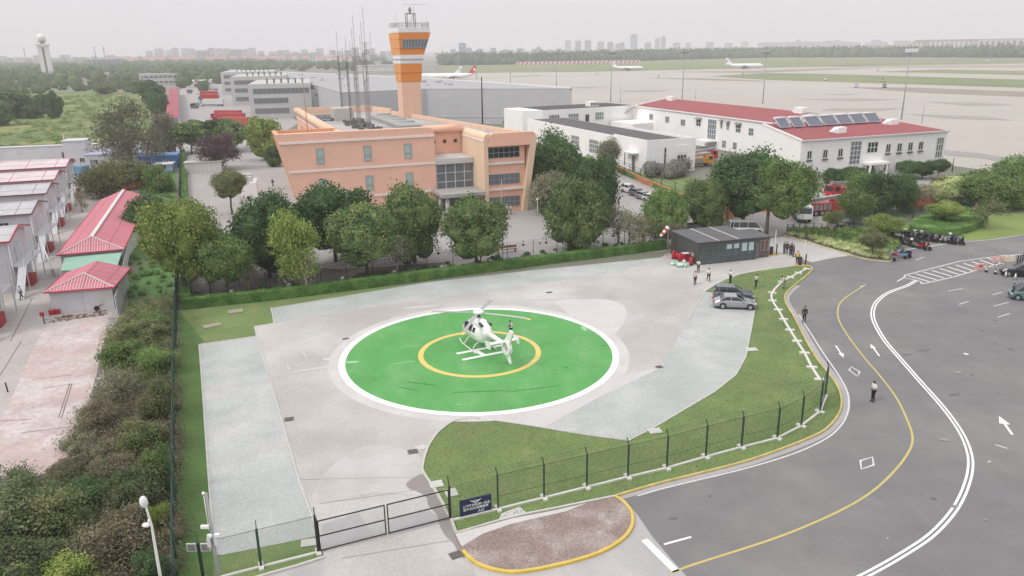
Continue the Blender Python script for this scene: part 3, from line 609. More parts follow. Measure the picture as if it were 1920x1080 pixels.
for u, v in ((-14.0, .2), (-8.5, .2), (-14.0, 4.6)): 
    mb = MB(); mb.lathe((u, v, 0), [(.38, 0), (.38, 3.72), ], 14); mb.build('column', M_conc_l, pb)
mb = MB()
for i in range(3): mb.bx(-16 - .3 * (2 - i), -6.9, -1.6 - .4 * (2 - i), 6, 0.15 * i + .01, .15 * (i + 1))
mb.build('step', M_concg, pb)
# roof clutter of the peach building: vents, skylights (their own parts), cable runs
for i in range(4):
    mb = MB(); mb.lathe((-13.0 + .1 * i, 54 - i * 7.2, 13.35), [(1.4, 0), (1.4, .55), (1.65, .56), (1.65, .75), (.3, .95)], 18); mb.build('roof_vent', mat('vent_grey', (.3, .3, .29), var=.1), pb)
mb = MB()
for i in range(5):
    for j in range(3): mb.box((-27 + i * 1.5, 52 + j * 5, 13.8), (1.2, 3.2, .12), 0)
mb.build('roof_panel', mat('roof_panel_dark', (.12, .12, .13), var=.1), pb)
mb = MB(); mb.bx(-25, -20.5, 50, 55, 13.35, 16.0); mb.build('roof_hut', mat('hut_grey', (.5, .47, .44), var=.1), pb)
mb = MB(); mb.bx(-16.5, -11.8, 24, 52, 13.35, 14.0); mb.build('roof_plinth', mat('plinth_grey', (.33, .34, .33), var=.1), pb)
rr = random.Random(5); mb = MB()
for i in range(46):
    u, v = rr.uniform(-24.5, -19.5), rr.uniform(24, 48); mb.box((u, v, 13.35 + .3), (rr.uniform(.2, .7), rr.uniform(.2, .7), .6), rr.uniform(0, 3))
for i in range(14): u = rr.uniform(-24, -20); mb.bar((u, 26, 13.42), (u + rr.uniform(-1, 1), 48, 13.42), .12)
mb.build('mast_cable_clutter', mat('clutter_grey', (.14, .135, .13), var=.2), pb)['kind'] = 'stuff'
def PB(u, v, z=0.0):
    c, s = math.cos(A21), math.sin(A21); return Vector((2.14 + u * c - v * s, 136.14 + u * s + v * c, z))
# ---------------------------------------------------------------- antenna masts on that roof
M_steel = mat('galvanised_steel', (.30, .30, .31), rough=.5, var=.1, metal=.3)
M_dsteel = mat('dark_mast_steel', (.12, .12, .125), rough=.6, var=.1)
M_wplastic = mat('white_antenna_plastic', (.75, .75, .75), rough=.5, var=.03)
def lattice(mb, x, y, z0, z1, w, n=None, mi=0, th=.05):
    n = n or int((z1 - z0) / 1.2); cs = [(x + w * math.cos(a) / 1.7, y + w * math.sin(a) / 1.7) for a in (.5, 2.6, 4.7)]
    for c in cs: mb.bar((*c, z0), (*c, z1), th)
    for i in range(n):
        za, zb = z0 + (z1 - z0) * i / n, z0 + (z1 - z0) * (i + 1) / n
        for k in range(3):
            a, b = cs[k], cs[(k + 1) % 3]; mb.bar((*a, za), (*b, zb), th * .5); mb.bar((*a, zb), (*b, zb), th * .5)
mast_specs = [((643, 223), (632, 57), 'dark lattice antenna mast at the left end of the row', 1), ((659, 231), (646, 70), 'dark lattice antenna mast with a white sleeve, second from the left', 1), ((672, 238), (656, 52), 'grey lattice antenna mast in the middle of the row', 0), ((676, 240), (664, 28), 'grey lattice antenna mast with high whips, right of the middle one', 0), ((690, 243), (677, 40), 'grey lattice antenna mast next to the right end of the row', 0), ((695, 243), (683, 12), 'tallest lattice antenna mast at the right end of the row', 0)]
for k, (b, t, lb, dk) in enumerate(mast_specs):
    w0 = G(*b, 13.4); H = HT(w0.x, w0.y, t[1])
    an = thing('antenna_mast', lb, 'antenna mast', w0, 0, 'antenna masts on the peach roof')
    h = H - 13.4; mb = MB(); hl = h * .72
    lattice(mb, 0, 0, 0, hl, .38, th=.065); mb.build('lattice', M_dsteel if dk else M_steel, an)
    mb = MB(); mb.bar((0, 0, hl), (0, 0, h), .07); mb.bar((-.9, 0, hl * .99), (1.1, 0, hl * .99), .05)
    mb.bar((1.1, 0, hl * .92), (1.1, 0, hl * 1.12), .05); mb.bar((-.9, 0, hl * .9), (-.9, 0, hl * 1.08), .05); mb.build('whip_antenna', M_steel, an)
    if k in (1, 2, 4, 5):
        mb = MB(); mb.box((-.35, -.25, h * .47), (.26, .26, 2.3)); mb.build('panel_antenna', M_wplastic, an)
for (b, t, lb) in (((551, 246), (539, 135), 'thin orange whip antenna on the left wing parapet'),):
    w0 = PB(-35.5, 10, 13.2); H = HT(w0.x, w0.y, t[1]); an = thing('whip_antenna_pole', lb, 'antenna', w0)
    mb = MB(); mb.tube([(0, 0, 0), (0, 0, (H - 13.2) * .6), (0, 0, H - 13.2)], [.09, .06, .03], 6); mb.build('pole', mat('rust_pole', (.45, .25, .2), var=.1), an)
# ---------------------------------------------------------------- control tower
M_torange = mat('orange_tower_cladding', (.70, .24, .04), rough=.6, var=.05, scale=.5, obj=True)
M_torange_lit = mat('lit_orange_tower_cladding', (.72, .33, .11), rough=.6, var=.05, scale=.5, obj=True)  # tower orange with sunlight on the left face put into the colour
M_tpeach = mat('tower_peach', (.74, .49, .37), rough=.9, var=.06, scale=.4, obj=True)
M_twhite = mat('tower_white', (.74, .74, .74), rough=.6, var=.05)
TW = PB(-9.2, 50); tws = PXM(TW.x, TW.y, 20)
tw = thing('control_tower', 'orange control tower with a white crown standing over the peach office', 'control tower', TW, A21)
def tz(py): return HT(TW.x, TW.y, py)
def trow(py, xl, xr, lw, xf=761):
    z = tz(py); s = tws * .985; u0 = 0; u1 = (xr - xf) / s; d = u1 * .95; ul = -(lw / s) + d * .26
    return [(u0, 0, z), (u1, 0, z), (u1 + .1, d, z), (u0 + ul, d, z)]
rows = dict(a=trow(236, 0, 798, 10, 763), b=trow(154.5, 0, 798, 10, 762), c=trow(154, 0, 798.5, 11), d=trow(120, 0, 801, 14), e=trow(119.5, 0, 803, 15.5), f=trow(103.5, 0, 805, 16), g=trow(103, 0, 805.5, 17), h=trow(61.5, 0, 820, 21), i=trow(61, 0, 819, 21), j=trow(52, 0, 819, 20.5))
rows['a'] = [(p[0], p[1], 0) for p in rows['a']]
for nm, a, b, m in (('shaft', 'a', 'b', M_tpeach), ('lower_cladding', 'c', 'd', M_torange), ('white_gallery', 'e', 'f', M_twhite), ('upper_cladding', 'g', 'h', M_torange), ('crown', 'i', 'j', M_twhite)):
    mb = MB(); mb.loft([rows[a], rows[b]], smooth=False); o = mb.build(nm, m, tw)
    if m is M_torange or m is M_tpeach:  # left face, its sunlight put into a paler orange, proud 3 cm
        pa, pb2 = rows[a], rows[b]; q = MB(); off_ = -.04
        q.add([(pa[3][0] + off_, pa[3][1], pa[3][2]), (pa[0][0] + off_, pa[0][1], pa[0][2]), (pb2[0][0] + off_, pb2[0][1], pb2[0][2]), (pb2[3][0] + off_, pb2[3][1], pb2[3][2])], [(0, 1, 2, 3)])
        if m is M_torange: q.build('lit_side_face', M_torange_lit, tw)
def tlerp(r0, r1, z):
    t = (z - r0[0][2]) / (r1[0][2] - r0[0][2]); return [tuple(a[i] + (b[i] - a[i]) * t for i in range(3)) for a, b in zip(r0, r1)]
za, zb = tz(90), tz(74); ra, rb = tlerp(rows['g'], rows['h'], za), tlerp(rows['g'], rows['h'], zb)
def tpt(s, t, q=0):  # along front face
    p = Vector(ra[0]).lerp(Vector(ra[1]), s); p2 = Vector(rb[0]).lerp(Vector(rb[1]), s); v = p.lerp(p2, t); v.y -= q; return v
mb = MB(); mb.extr([tpt(.1, 0, .02), tpt(.985, 0, .02), tpt(.985, 1, .02), tpt(.1, 1, .02)], (0, -.03, 0)); cw = mb.build('cab_window', M_glass_b, tw)
mb = MB()
for i in range(9): s = .1 + .885 * i / 8; mb.bar(tpt(s, 0, .08), tpt(s, 1, .08), .13)
mb.bar(tpt(.1, 0, .08), tpt(.985, 0, .08), .14); mb.bar(tpt(.1, 1, .08), tpt(.985, 1, .08), .14); mb.build('window_bar', M_gframe, cw)
q = MB()
for py in (111.5,):
    r0 = tlerp(rows['e'], rows['f'], tz(py)); 
    for i in range(4): q.bar(Vector(r0[i]) + Vector((-.03, -.06, 0)), Vector(r0[(i + 1) % 4]) + Vector((-.03, -.06, 0)), .12, .25)
q.build('band_joint', mat('gallery_joint', (.4, .4, .42), var=.05), tw)  # grey strip dividing the white gallery bands
q = MB()
for r0, r1, pys in ((rows['g'], rows['h'], (74, 91.5)), (rows['c'], rows['d'], (137,))):
    for py in pys:
        rr0 = tlerp(r0, r1, tz(py))
        for i in range(4): q.bar(Vector(rr0[i]) + Vector((-.05, -.02, 0)), Vector(rr0[(i + 1) % 4]) + Vector((-.05, -.02, 0)), .06, .07)
q.build('cladding_joint', mat('dark_orange_joint', (.4, .13, .03), var=.05), tw)
zt = rows['j'][0][2]; mb = MB(); rj = [Vector(p) for p in rows['j']]
for i in range(4):
    a, b = rj[i], rj[(i + 1) % 4]; c = (rj[0] + rj[2]) / 2; a = a.lerp(c, .05); b = b.lerp(c, .05)
    for k in range(9):
        p = a.lerp(b, k / 8); mb.bar(p, p + Vector((0, 0, 1.1)), .06)
    for hh in (.45, .8, 1.12): mb.bar(a + Vector((0, 0, hh)), b + Vector((0, 0, hh)), .05)
mb.build('railing', M_steel, tw)
c = (rj[0] + rj[2]) / 2; w = (rj[1] - rj[0]).length
mb = MB()
for dx in (-.13, .13):
    for dy in (-.12, .12): mb.bar((c.x + dx * w, c.y + dy * w, zt), (c.x + dx * w, c.y + dy * w, zt + 3.1), .14)
for dx, dy, ex, ey in ((-.13, -.12, .13, -.12), (-.13, .12, .13, .12), (-.13, -.12, -.13, .12), (.13, -.12, .13, .12)):
    mb.bar((c.x + dx * w, c.y + dy * w, zt + 3.1), (c.x + ex * w, c.y + ey * w, zt + 3.1), .16); mb.bar((c.x + dx * w, c.y + dy * w, zt), (c.x + ex * w, c.y + ey * w, zt + 3.0), .06)
mb.lathe((c.x, c.y, zt + 3.15), [(.25, 0), (.25, .5), (.4, .55), (.4, 1.0), (.12, 1.4)], 8); mb.bar((c.x + .9, c.y, zt + 3.1), (c.x + .9, c.y, zt + 4.6), .06); mb.build('beacon_frame', mat('reddish_grey_frame', (.25, .2, .2), var=.1), tw)
mb = MB(); zz = tz(8)
for p in ((rj[0].lerp(rj[1], -.05) + Vector((0, 1, 0))), rj[0].lerp(rj[1], .42), rj[1].lerp(rj[0], .08)):
    mb.tube([(p.x, p.y, zt), (p.x, p.y, (zt + zz) / 2), (p.x, p.y, zz)], [.09, .05, .05], 6)
p, q_ = rj[0].lerp(rj[1], .15), rj[1].lerp(rj[0], .08); mb.bar((p.x, p.y, zz), (q_.x, q_.y, zz), .12); mb.build('aerial', M_wplastic, tw)
# ---------------------------------------------------------------- dark glass-front cabin by the pad
M_dclad = mat('charcoal_cladding', (.075, .078, .08), rough=.6, var=.1, scale=.5, obj=True)
M_droof = grid_mat('charcoal_roof', (.12, .12, .125), (.07, .07, .075), 0, .5, .05, axis='xy')
cbo = Vector((24.93, 98.4, 0)); ca = math.atan2(100.91 - 98.4, 33.43 - 24.93)
cb = thing('guard_cabin', 'dark grey flat roofed cabin with a full glass front beside the helipad', 'cabin', cbo, ca)
CL, CD, CH = 8.85, 7.6, 3.05
mb = MB(); mb.bx(0, .15, 0, CD, 0, CH); mb.bx(CL - .15, CL, 0, CD, 0, CH); mb.bx(.15, CL - .15, CD - .15, CD, 0, CH); mb.bx(.15, CL - .15, .0, .2, CH - .35, CH); mb.build('wall', M_dclad, cb)
mb = MB(); mb.bx(-.12, CL + .1, -.15, CD + .1, CH + .005, CH + .12); rf = mb.build('roof', M_droof, cb)
for u in (2.9, 5.9):
    mb = MB(); mb.bx(u, u + .18, -.05, CD, CH + .124, CH + .19); mb.build('roof_strip', mat('pale_roof_strip', (.5, .48, .45), var=.2, scale=3), rf)
mb = MB(); mb.bx(.15, CL - .15, .2, CD - .2, .0, .1); mb.build('floor', M_concg, cb)
mb = MB(); mb.bx(.18, CL - .18, .07, .1, .12, CH - .35); g = mb.build('glass_front', mat('cabin_glass', (.075, .105, .105), rough=.08, var=.3, scale=.8, obj=True), cb)
mb = MB()
for u in (0.05, 1.05, 2.05, 2.95, 3.05, 4.15, 5.25, 6.3, 6.45, 7.55, 8.65): mb.bx(u, u + .1, .0, .13, 0, CH - .36)
for z in (.02, 1.05, CH - .45): mb.bx(.15, CL - .15, .01, .12, z, z + .08)
mb.build('front_frame', mat('slate_frame', (.11, .12, .12), rough=.5, var=.05), cb)
for a, b in ((4.3, 5.1), (5.4, 6.2), (6.65, 7.45), (7.7, 8.5)):
    mb = MB(); mb.bx(a, b, .045, .065, 1.9 if a < 6 else 1.4, CH - .5); mb.build('blind', mat('pale_blue_blind', (.42, .55, .55), var=.05), cb)
an = thing('annex_cabin', 'small brown grey annex cabin with reddish windows at the right end of the glass cabin', 'cabin', cbo, ca)
mb = MB(); mb.bx(CL + .12, CL + 2.6, .7, 5.2, 0, 2.85); mb.build('wall', mat('brown_grey_cladding', (.13, .105, .1), var=.1), an)
mb = MB(); mb.bx(CL + .05, CL + 2.75, .5, 5.35, 2.855, 2.98); mb.build('roof', M_droof, an)
win(an, (CL + .2, .7), (1, 0), .9, 1.0, 1.3, 1.5, 2, 1, mat('reddish_glass', (.16, .08, .07), rough=.2, var=.2), M_gframe)
mb = MB(); mb.bx(CL + .3, CL + .95, .62, .69, .05, 2.2); mb.build('door', mat('door_brown', (.2, .17, .16), var=.05), an)
# ---------------------------------------------------------------- white fire-station complex
M_ww = mat('white_render', (.87, .86, .855), rough=.85, var=.05, scale=.15, fine=(1.5, .03), obj=True, col2=(.8, .78, .76), c2scale=.12, c2lo=.55, c2hi=.8)
M_red = mat('brick_red_roof', (.30, .08, .085), rough=.8, var=.08, scale=.1, fine=(1.2, .05), obj=True)
M_trim = mat('grey_trim', (.55, .56, .58), var=.05)
NO = Vector((60.3, 159.2, 0)); NA = R(21.3)
nb = thing('white_front_block', 'white two storey block with a red sloping roof carrying solar water heaters', 'building', NO, NA)
NL, ND, NZ = 41.3, 12.4, 9.1
mb = MB(); mb.add([(0, 0, 0), (NL, 0, 0), (NL, ND, 0), (0, ND, 0), (0, 0, NZ), (NL, 0, NZ), (NL, ND, NZ), (NL - 8.5, ND, 11.4), (0, ND, 11.4)], [(3, 2, 1, 0), (0, 1, 5, 4), (1, 2, 6, 5), (2, 3, 8, 7, 6), (3, 0, 4, 8), (4, 5, 7, 8), (5, 6, 7)]); mb.build('wall', M_ww, nb)
mb = MB(); mb.add([(.1, -.1, NZ + .08), (NL - .1, -.1, NZ + .08), (NL - 8.5, ND, 11.52), (.1, ND, 11.52), (NL - .1, ND, NZ + .12)], [(0, 1, 2, 3), (1, 4, 2)]); mb.build('roof', M_red, nb)
mb = MB(); mb.bx(-.15, NL + .3, -.4, .12, NZ - .15, NZ + .12); mb.build('eaves_gutter', M_trim, nb)
mb = MB(); mb.bar((0, -.1, NZ + .15), (0, ND, 11.6), .35, .3); mb.build('verge_trim', M_ww, nb)
for u in (1.7, 5.9, 10.0): win(nb, (0, 0), (1, 0), u, 5.2, 1.3, 1.8, 2, 1, M_glass, M_wframe, .14, sill=False); band(nb, (0, 0), (1, 0), u, u + 1.4, 4.75, .28, mat('dark_ac_ledge', (.1, .1, .1)), .3, 'ledge')
win(nb, (0, 0), (1, 0), 13.3, 3.3, 3.0, 5.0, 3, 5, M_glass_b, M_wframe, .16)
win(nb, (0, 0), (1, 0), 18.0, 5.5, 3.0, 2.4, 3, 2, M_glass, M_wframe, .16)
for u in (23.3, 26.6, 29.8, 32.9): win(nb, (0, 0), (1, 0), u, 5.3, 1.4, 1.9, 2, 1, M_glass, M_wframe, .14); band(nb, (0, 0), (1, 0), u, u + 1.4, 4.85, .28, MATS['dark_ac_ledge'], .3, 'ledge')
for u in (23.5, 26.8, 30.0): win(nb, (0, 0), (1, 0), u, 1.2, 1.4, 1.9, 2, 1, M_glass, M_wframe, .14)
win(nb, (0, 0), (1, 0), 38.3, 3.2, 2.2, 4.6, 3, 3, M_glass_b, M_wframe, .16)
mb = MB(); mb.bx(17.2, 22.6, -2.2, 0, 3.2, 3.7); mb.build('porch_roof', M_ww, nb)
mb = MB(); mb.bx(18.6, 20.6, -.06, 0, 0, 2.7); mb.build('door', M_glass, nb)
for u in (17.4, 22.1): mb = MB(); mb.bx(u, u + .35, -2.1, -1.75, 0, 3.19); mb.build('porch_post', M_ww, nb)
def dormer(par, u, v, z, w=2.2, d=1.6, h=1.0):
    mb = MB(); mb.add([(u, v, z - .5), (u + w, v, z - .5), (u + w, v + d, z - .2), (u, v + d, z - .2), (u, v, z + h), (u + w, v, z + h), (u + w, v + d, z + h), (u, v + d, z + h)], [(3, 2, 1, 0), (0, 1, 5, 4), (1, 2, 6, 5), (2, 3, 7, 6), (3, 0, 4, 7), (4, 5, 6, 7)])
    mb.add([(u - 2, v + .8, z + .1), (u, v + .1, z - .3), (u, v + .1, z + h * .8), (u, v + d, z + h * .8), (u, v + d, z)], [(0, 1, 2), (0, 2, 3), (0, 3, 4)]); mb.build('roof_box', M_ww, par)
dormer(nb, 12.5, 3.0, 10.0); dormer(nb, 31.0, 6.5, 10.6, 2.4)
M_solar = mat('blue_solar_glass', (.12, .125, .17), rough=.15, var=.1, scale=2)
specs = [(1.2, 3.2), (4.9, 3.3), (9.0, 4.2), (13.4, 4.2), (17.7, 4.1), (21.9, 4.1), (26.1, 4.1)]
def solar(u, w, lb, first=None):
    c, s = math.cos(NA), math.sin(NA); v = 8.2; z = NZ + 2.4 * v / ND + .1
    t = thing('solar_water_heater', lb, 'solar heater', (NO.x + u * c - v * s, NO.y + u * s + v * c, z), NA, 'solar water heaters in a row on the red roof')
    mb = MB(); mb.add([(0, 0, .35), (w - .3, 0, .35), (w - .3, 2.0, 2.0), (0, 2.0, 2.0), (0, .06, .25), (w - .3, .06, .25), (w - .3, 2.06, 1.9), (0, 2.06, 1.9)], [(0, 1, 2, 3), (7, 6, 5, 4), (0, 4, 5, 1), (1, 5, 6, 2), (2, 6, 7, 3), (3, 7, 4, 0)]); p = mb.build('collector', M_solar, t)
    mb = MB(); mb.bar((0, -.02, .36), (0, 2, 2.02), .12); mb.bar((w - .3, -.02, .36), (w - .3, 2, 2.02), .12); mb.bar((0, -.02, .33), (w - .3, -.02, .33), .12); mb.build('frame', M_trim, p)
    mb = MB(); mb.tube([(-.1, 2.15, 2.15), (w - .2, 2.15, 2.15)], .24, 10); mb.build('tank', M_wplastic, t)
    mb = MB()
    for x in (.1, w - .5): mb.bar((x, 2.2, 0.2), (x, 2.1, 2.0), .09); mb.bar((x, 0, -.2), (x, .1, .4), .09)
    mb.build('leg', M_steel, t)
for (u, w), lb in zip(specs, ('leftmost small solar heater on the red roof', 'second small solar heater from the left on the red roof', 'third solar heater from the left, first of the five large ones', 'fourth solar heater from the left on the red roof', 'middle one of the five large solar heaters', 'second large solar heater from the right', 'rightmost solar heater of the row on the red roof')): solar(u, w, lb)
# long wing
LA = math.atan2(-65, 23.5); LO = Vector((43.0, 264.6, 0))
lw = thing('white_long_wing', 'long white two storey wing with a wide red roof running away from the camera', 'building', LO, LA)
LL = 71
mb = MB(); mb.add([(0, 0, 0), (LL, 0, 0), (LL, 24, 0), (0, 24, 0), (0, 0, 9.2), (LL, 0, 9.2), (LL, 24, 9.2), (0, 24, 9.2), (0, 12, 11.2), (LL, 12, 11.2)], [(0, 1, 5, 4), (1, 2, 6, 9, 5), (2, 3, 7, 6), (3, 0, 4, 8, 7), (4, 5, 9, 8), (9, 6, 7, 8)]); mb.build('wall', M_ww, lw)
mb = MB(); mb.add([(.4, -.05, 9.3), (LL - .3, -.05, 9.3), (LL - .3, 12, 11.3), (.4, 12, 11.3), (.4, 23.6, 9.35), (LL - .3, 23.6, 9.35)], [(0, 1, 2, 3), (3, 2, 5, 4)]); mb.build('roof', M_red, lw)
mb = MB(); mb.bx(-.3, LL + .2, -.45, .05, 9.0, 9.27); mb.build('eaves_gutter', M_ww, lw)
mb = MB(); mb.bar((.1, -.3, 9.4), (.1, 12, 11.5), .5, .4); mb.bar((.1, 12, 11.5), (.1, 24, 9.5), .5, .4); mb.build('verge_trim', M_ww, lw)
M_aw = mat('brown_awning', (.3, .26, .24), var=.1)
# windows along the wall: (distance along, sill, w, h, kind); n = (d.y,-d.x) points to -v side
for a, z, w, h, nx, nz, aw in ((9, 5.3, 2.4, 2.0, 2, 1, 0), (19, 5.2, 2.4, 2.0, 2, 1, 0), (28.0, 5.0, 2.6, 2.0, 2, 1, 0), (36.5, 5.6, 2.4, 2.0, 2, 2, 1), (42.5, 2.5, 4.2, 5.6, 4, 4, 0), (48.6, 5.9, 1.0, 2.0, 1, 1, 1), (51.5, 5.8, 1.3, 2.0, 2, 1, 1), (55.8, 5.5, 2.2, 2.2, 3, 2, 1), (61.5, 5.2, 2.0, 2.0, 3, 2, 0), (50.0, .8, 1.8, 2.0, 3, 2, 0), (55.0, .8, 1.8, 2.0, 3, 2, 0)):
    win(lw, (0, 0), (1, 0), a, z, w, h, nx, nz, M_glass_b if nz != 2 else M_glass, M_wframe, .14)
    if aw: mb = MB(); mb.add([(a - .3, 0, z + h + .5), (a + w + .3, 0, z + h + .5), (a + w + .3, -1.0, z + h + .1), (a - .3, -1.0, z + h + .1), (a - .3, 0, z + h + .42), (a + w + .3, 0, z + h + .42)], [(0, 1, 2, 3), (3, 2, 5, 4)]); mb.build('awning', M_aw, lw)
mb = MB(); mb.bx(41.8, 47.5, -3.5, 0, 2.0, 2.4); mb.build('porch_roof', M_ww, lw)
dormer(lw, 3.5, 9.5, 11.2, 3.2, 2, 1.1); dormer(lw, 66.5, 10.0, 11.2, 3.2, 2, 1.3)
mb = MB()  # outside stair slab
mb.bar((0.5, -.7, 9.0), (-6.5, -9.5, 1.8), 1.4, .35); mb.build('outside_stair', mat('brown_stair', (.35, .29, .26), var=.1), lw)
# low left and two storey back block
LC = G(1211, 327); LZ = 7.7
lo = thing('white_low_block', 'low white block with a dark gravel roof left of the long white wing', 'building', LC, A21)
def LP(px, py, z, O=LC, a=A21):
    g = G(px, py, z) - O; c, s = math.cos(-a), math.sin(-a); return (g.x * c - g.y * s, g.x * s + g.y * c)
p2 = LP(1303, 256, LZ); wr = p2[0]
M_dgravel = mat('dark_gravel_roof', (.10, .097, .1), rough=.95, var=.25, scale=.6, fine=(4, .3), obj=True, col2=(.2, .2, .2), c2scale=1.0, c2lo=.6, c2hi=.7)
mb = MB(); mb.bx(0, 13.2, 0, 72, 0, 7.0); mb.build('wall', M_ww, lo)
mb = MB(); mb.bx(.4, 12.8, .4, 71.5, 7.003, 7.05); mb.build('roof', M_dgravel, lo)
mb = MB(); mb.bx(0, .35, 0, 16, 7.0, 7.75); mb.bx(0, .35, 16, 72, 7.0, 7.35); mb.bx(.35, 12.85, 0, .35, 7.0, 7.75); mb.bx(12.85, 13.2, 0, 35, 7.0, 7.6); mb.build('parapet', M_ww, lo)
f = (0, 0); 
win(lo, f, (1, 0), 4.6, .9, .6, 5.0, 1, 4, M_glass, M_wframe, .08)
win(lo, f, (1, 0), 8.2, 1.0, 2.6, 3.0, 3, 3, M_glass, M_wframe, .14); band(lo, f, (1, 0), 8.2, 10.8, 4.4, 1.9, M_ww, .12, 'panel')
dl = (0, -1)
win(lo, (0, 72), dl, 65.5, .05, 1.5, 3.6, 1, 1, M_glass_b, M_gframe, .1, name='door', pname='door_glass')
win(lo, (0, 72), dl, 61.8, .9, .5, 3.6, 1, 3, M_glass, M_wframe, .06)
mb = MB(); mb.bx(-1.6, 0, 3.5, 8.5, 4.3, 4.6); mb.build('door_hood', M_ww, lo)
win(lo, (0, 72), dl, 53.5, 1.6, 2.4, 3.0, 1, 1, M_glass_b, M_gframe, .1)
win(lo, (0, 72), dl, 43.0, 1.8, 5.0, 3.6, 5, 3, M_glass_b, M_wframe, .2); win(lo, (0, 72), dl, 32.0, 1.8, 5.0, 3.6, 5, 3, M_glass_b, M_wframe, .2)
mb = MB(); mb.bx(-1.2, 0, 15, 19, 5.6, 5.8); mb.build('awning', M_aw, lo)
BO = G(1018, 207, 9.3); BO.z = 0; BA = math.atan2(17, 32.5)
bb = thing('white_back_block', 'white two storey block with a black flat roof behind the low block', 'building', BO, BA)
mb = MB(); mb.bx(0, 35.5, 0, 16, 0, 9.3); mb.add([(-5.8, 3.0, 0), (-.02, 0, 0), (-.02, 16, 0), (-5.8, 16, 0), (-5.8, 3.0, 9.3), (-.02, 0, 9.3), (-.02, 16, 9.3), (-5.8, 16, 9.3)], [(3, 2, 1, 0), (4, 5, 6, 7), (0, 1, 5, 4), (1, 2, 6, 5), (2, 3, 7, 6), (3, 0, 4, 7)]); mb.build('wall', M_ww, bb)
mb = MB(); mb.bx(.5, 35, .5, 15.5, 9.303, 9.4); mb.build('roof', mat('black_roof', (.06, .058, .06), var=.2), bb)
for u, w in ((2.2, 4.0), (9.5, 4.0), (20.0, 3.4)): win(bb, (0, 0), (1, 0), u, 5.2, w, 2.6, 4, 2, M_glass_b, M_wframe, .22)
mb = MB(); mb.bx(16.2, 17.6, -.06, -.01, 4.4, 7.2); mb.build('doorway', M_glass, bb)
mb = MB(); mb.bx(20.0, 23.4, 3, 6, 9.4, 10.9); mb.build('roof_box', M_ww, bb)
mb = MB()
for i in range(5): mb.bx(20.3 + i * .62, 20.6 + i * .62, 2.94, 2.99, 9.8, 10.6)
mb.build('louvre', M_glass, bb)
mb = MB(); mb.bx(26, 44, -13, -.5, 0, 4.6); mb.build('side_annex', M_ww, bb)
# ---------------------------------------------------------------- big grey terminal hangar
M_hroof = mat('hangar_grey_roof', (.36, .355, .36), rough=.7, var=.05, scale=.02, obj=False)
M_hwall = mat('hangar_pale_grey_wall', (.47, .475, .495), rough=.7, var=.04, scale=.05, fine=(.4, .03))
hg = thing('grey_hangar', 'huge pale grey hangar with a flat grey roof behind the control tower', 'hangar')
HZ = 13.0
fp = [G(1072, 168.5, HZ), G(800, 169, HZ), G(640, 176, HZ), G(540, 148, HZ), G(432, 132, HZ), G(800, 148.5, HZ)]
poly = [(p.x, p.y) for p in fp]
mb = MB(); mb.prism(poly, 0, HZ); mb.build('wall', M_hwall, hg)
mb = MB(); mb.prism([(Vector((p.x, p.y)) * 1.0015 + Vector((.1, 0))) [:] for p in fp], HZ + .01, HZ + .5); mb.build('roof', M_hroof, hg)
mb = MB()
for i in (4, 5): a, b = fp[i], fp[(i + 1) % 6]; mb.bar((a.x, a.y, HZ + .6), (b.x, b.y, HZ + .6), 1.6, .5)
mb.build('roof_edge', mat('pale_roof_edge', (.68, .68, .69), var=.04), hg)
dvec = (fp[0] - fp[1]).normalized(); dd = G(967, 231); 
def HW(s): return fp[1].lerp(fp[0], s)
q = HW(.60); r_ = HW(.675); n_ = Vector((dvec.y, -dvec.x, 0))
mb = MB(); mb.add([(*(q + n_ * .08)[:2], 0), (*(r_ + n_ * .08)[:2], 0), (*(r_ + n_ * .08)[:2], 5.2), (*(q + n_ * .08)[:2], 5.2)], [(0, 1, 2, 3)]); mb.build('door', M_glass, hg)
a, b = HW(0), HW(1); mb = MB(); mb.bar((*(a + n_ * .1)[:2], 2.6), (*(b + n_ * .1)[:2], 2.6), .2, .12); mb.build('wall_joint', mat('joint_pale', (.62, .62, .63)), hg)
rr = random.Random(2); mb = MB()
for i in range(26):
    t, s = rr.random(), rr.uniform(.15, .85); p = (fp[2].lerp(fp[4], t)).lerp(fp[0].lerp(fp[5], t), s * .9); mb = MB(); mb.box((p.x, p.y, HZ + .9), (rr.uniform(1, 4), rr.uniform(1, 3), rr.uniform(.5, 1.3)), rr.random()); mb.build('roof_unit', mat('roof_unit_grey', (.5, .5, .5), var=.2, scale=.1), hg)
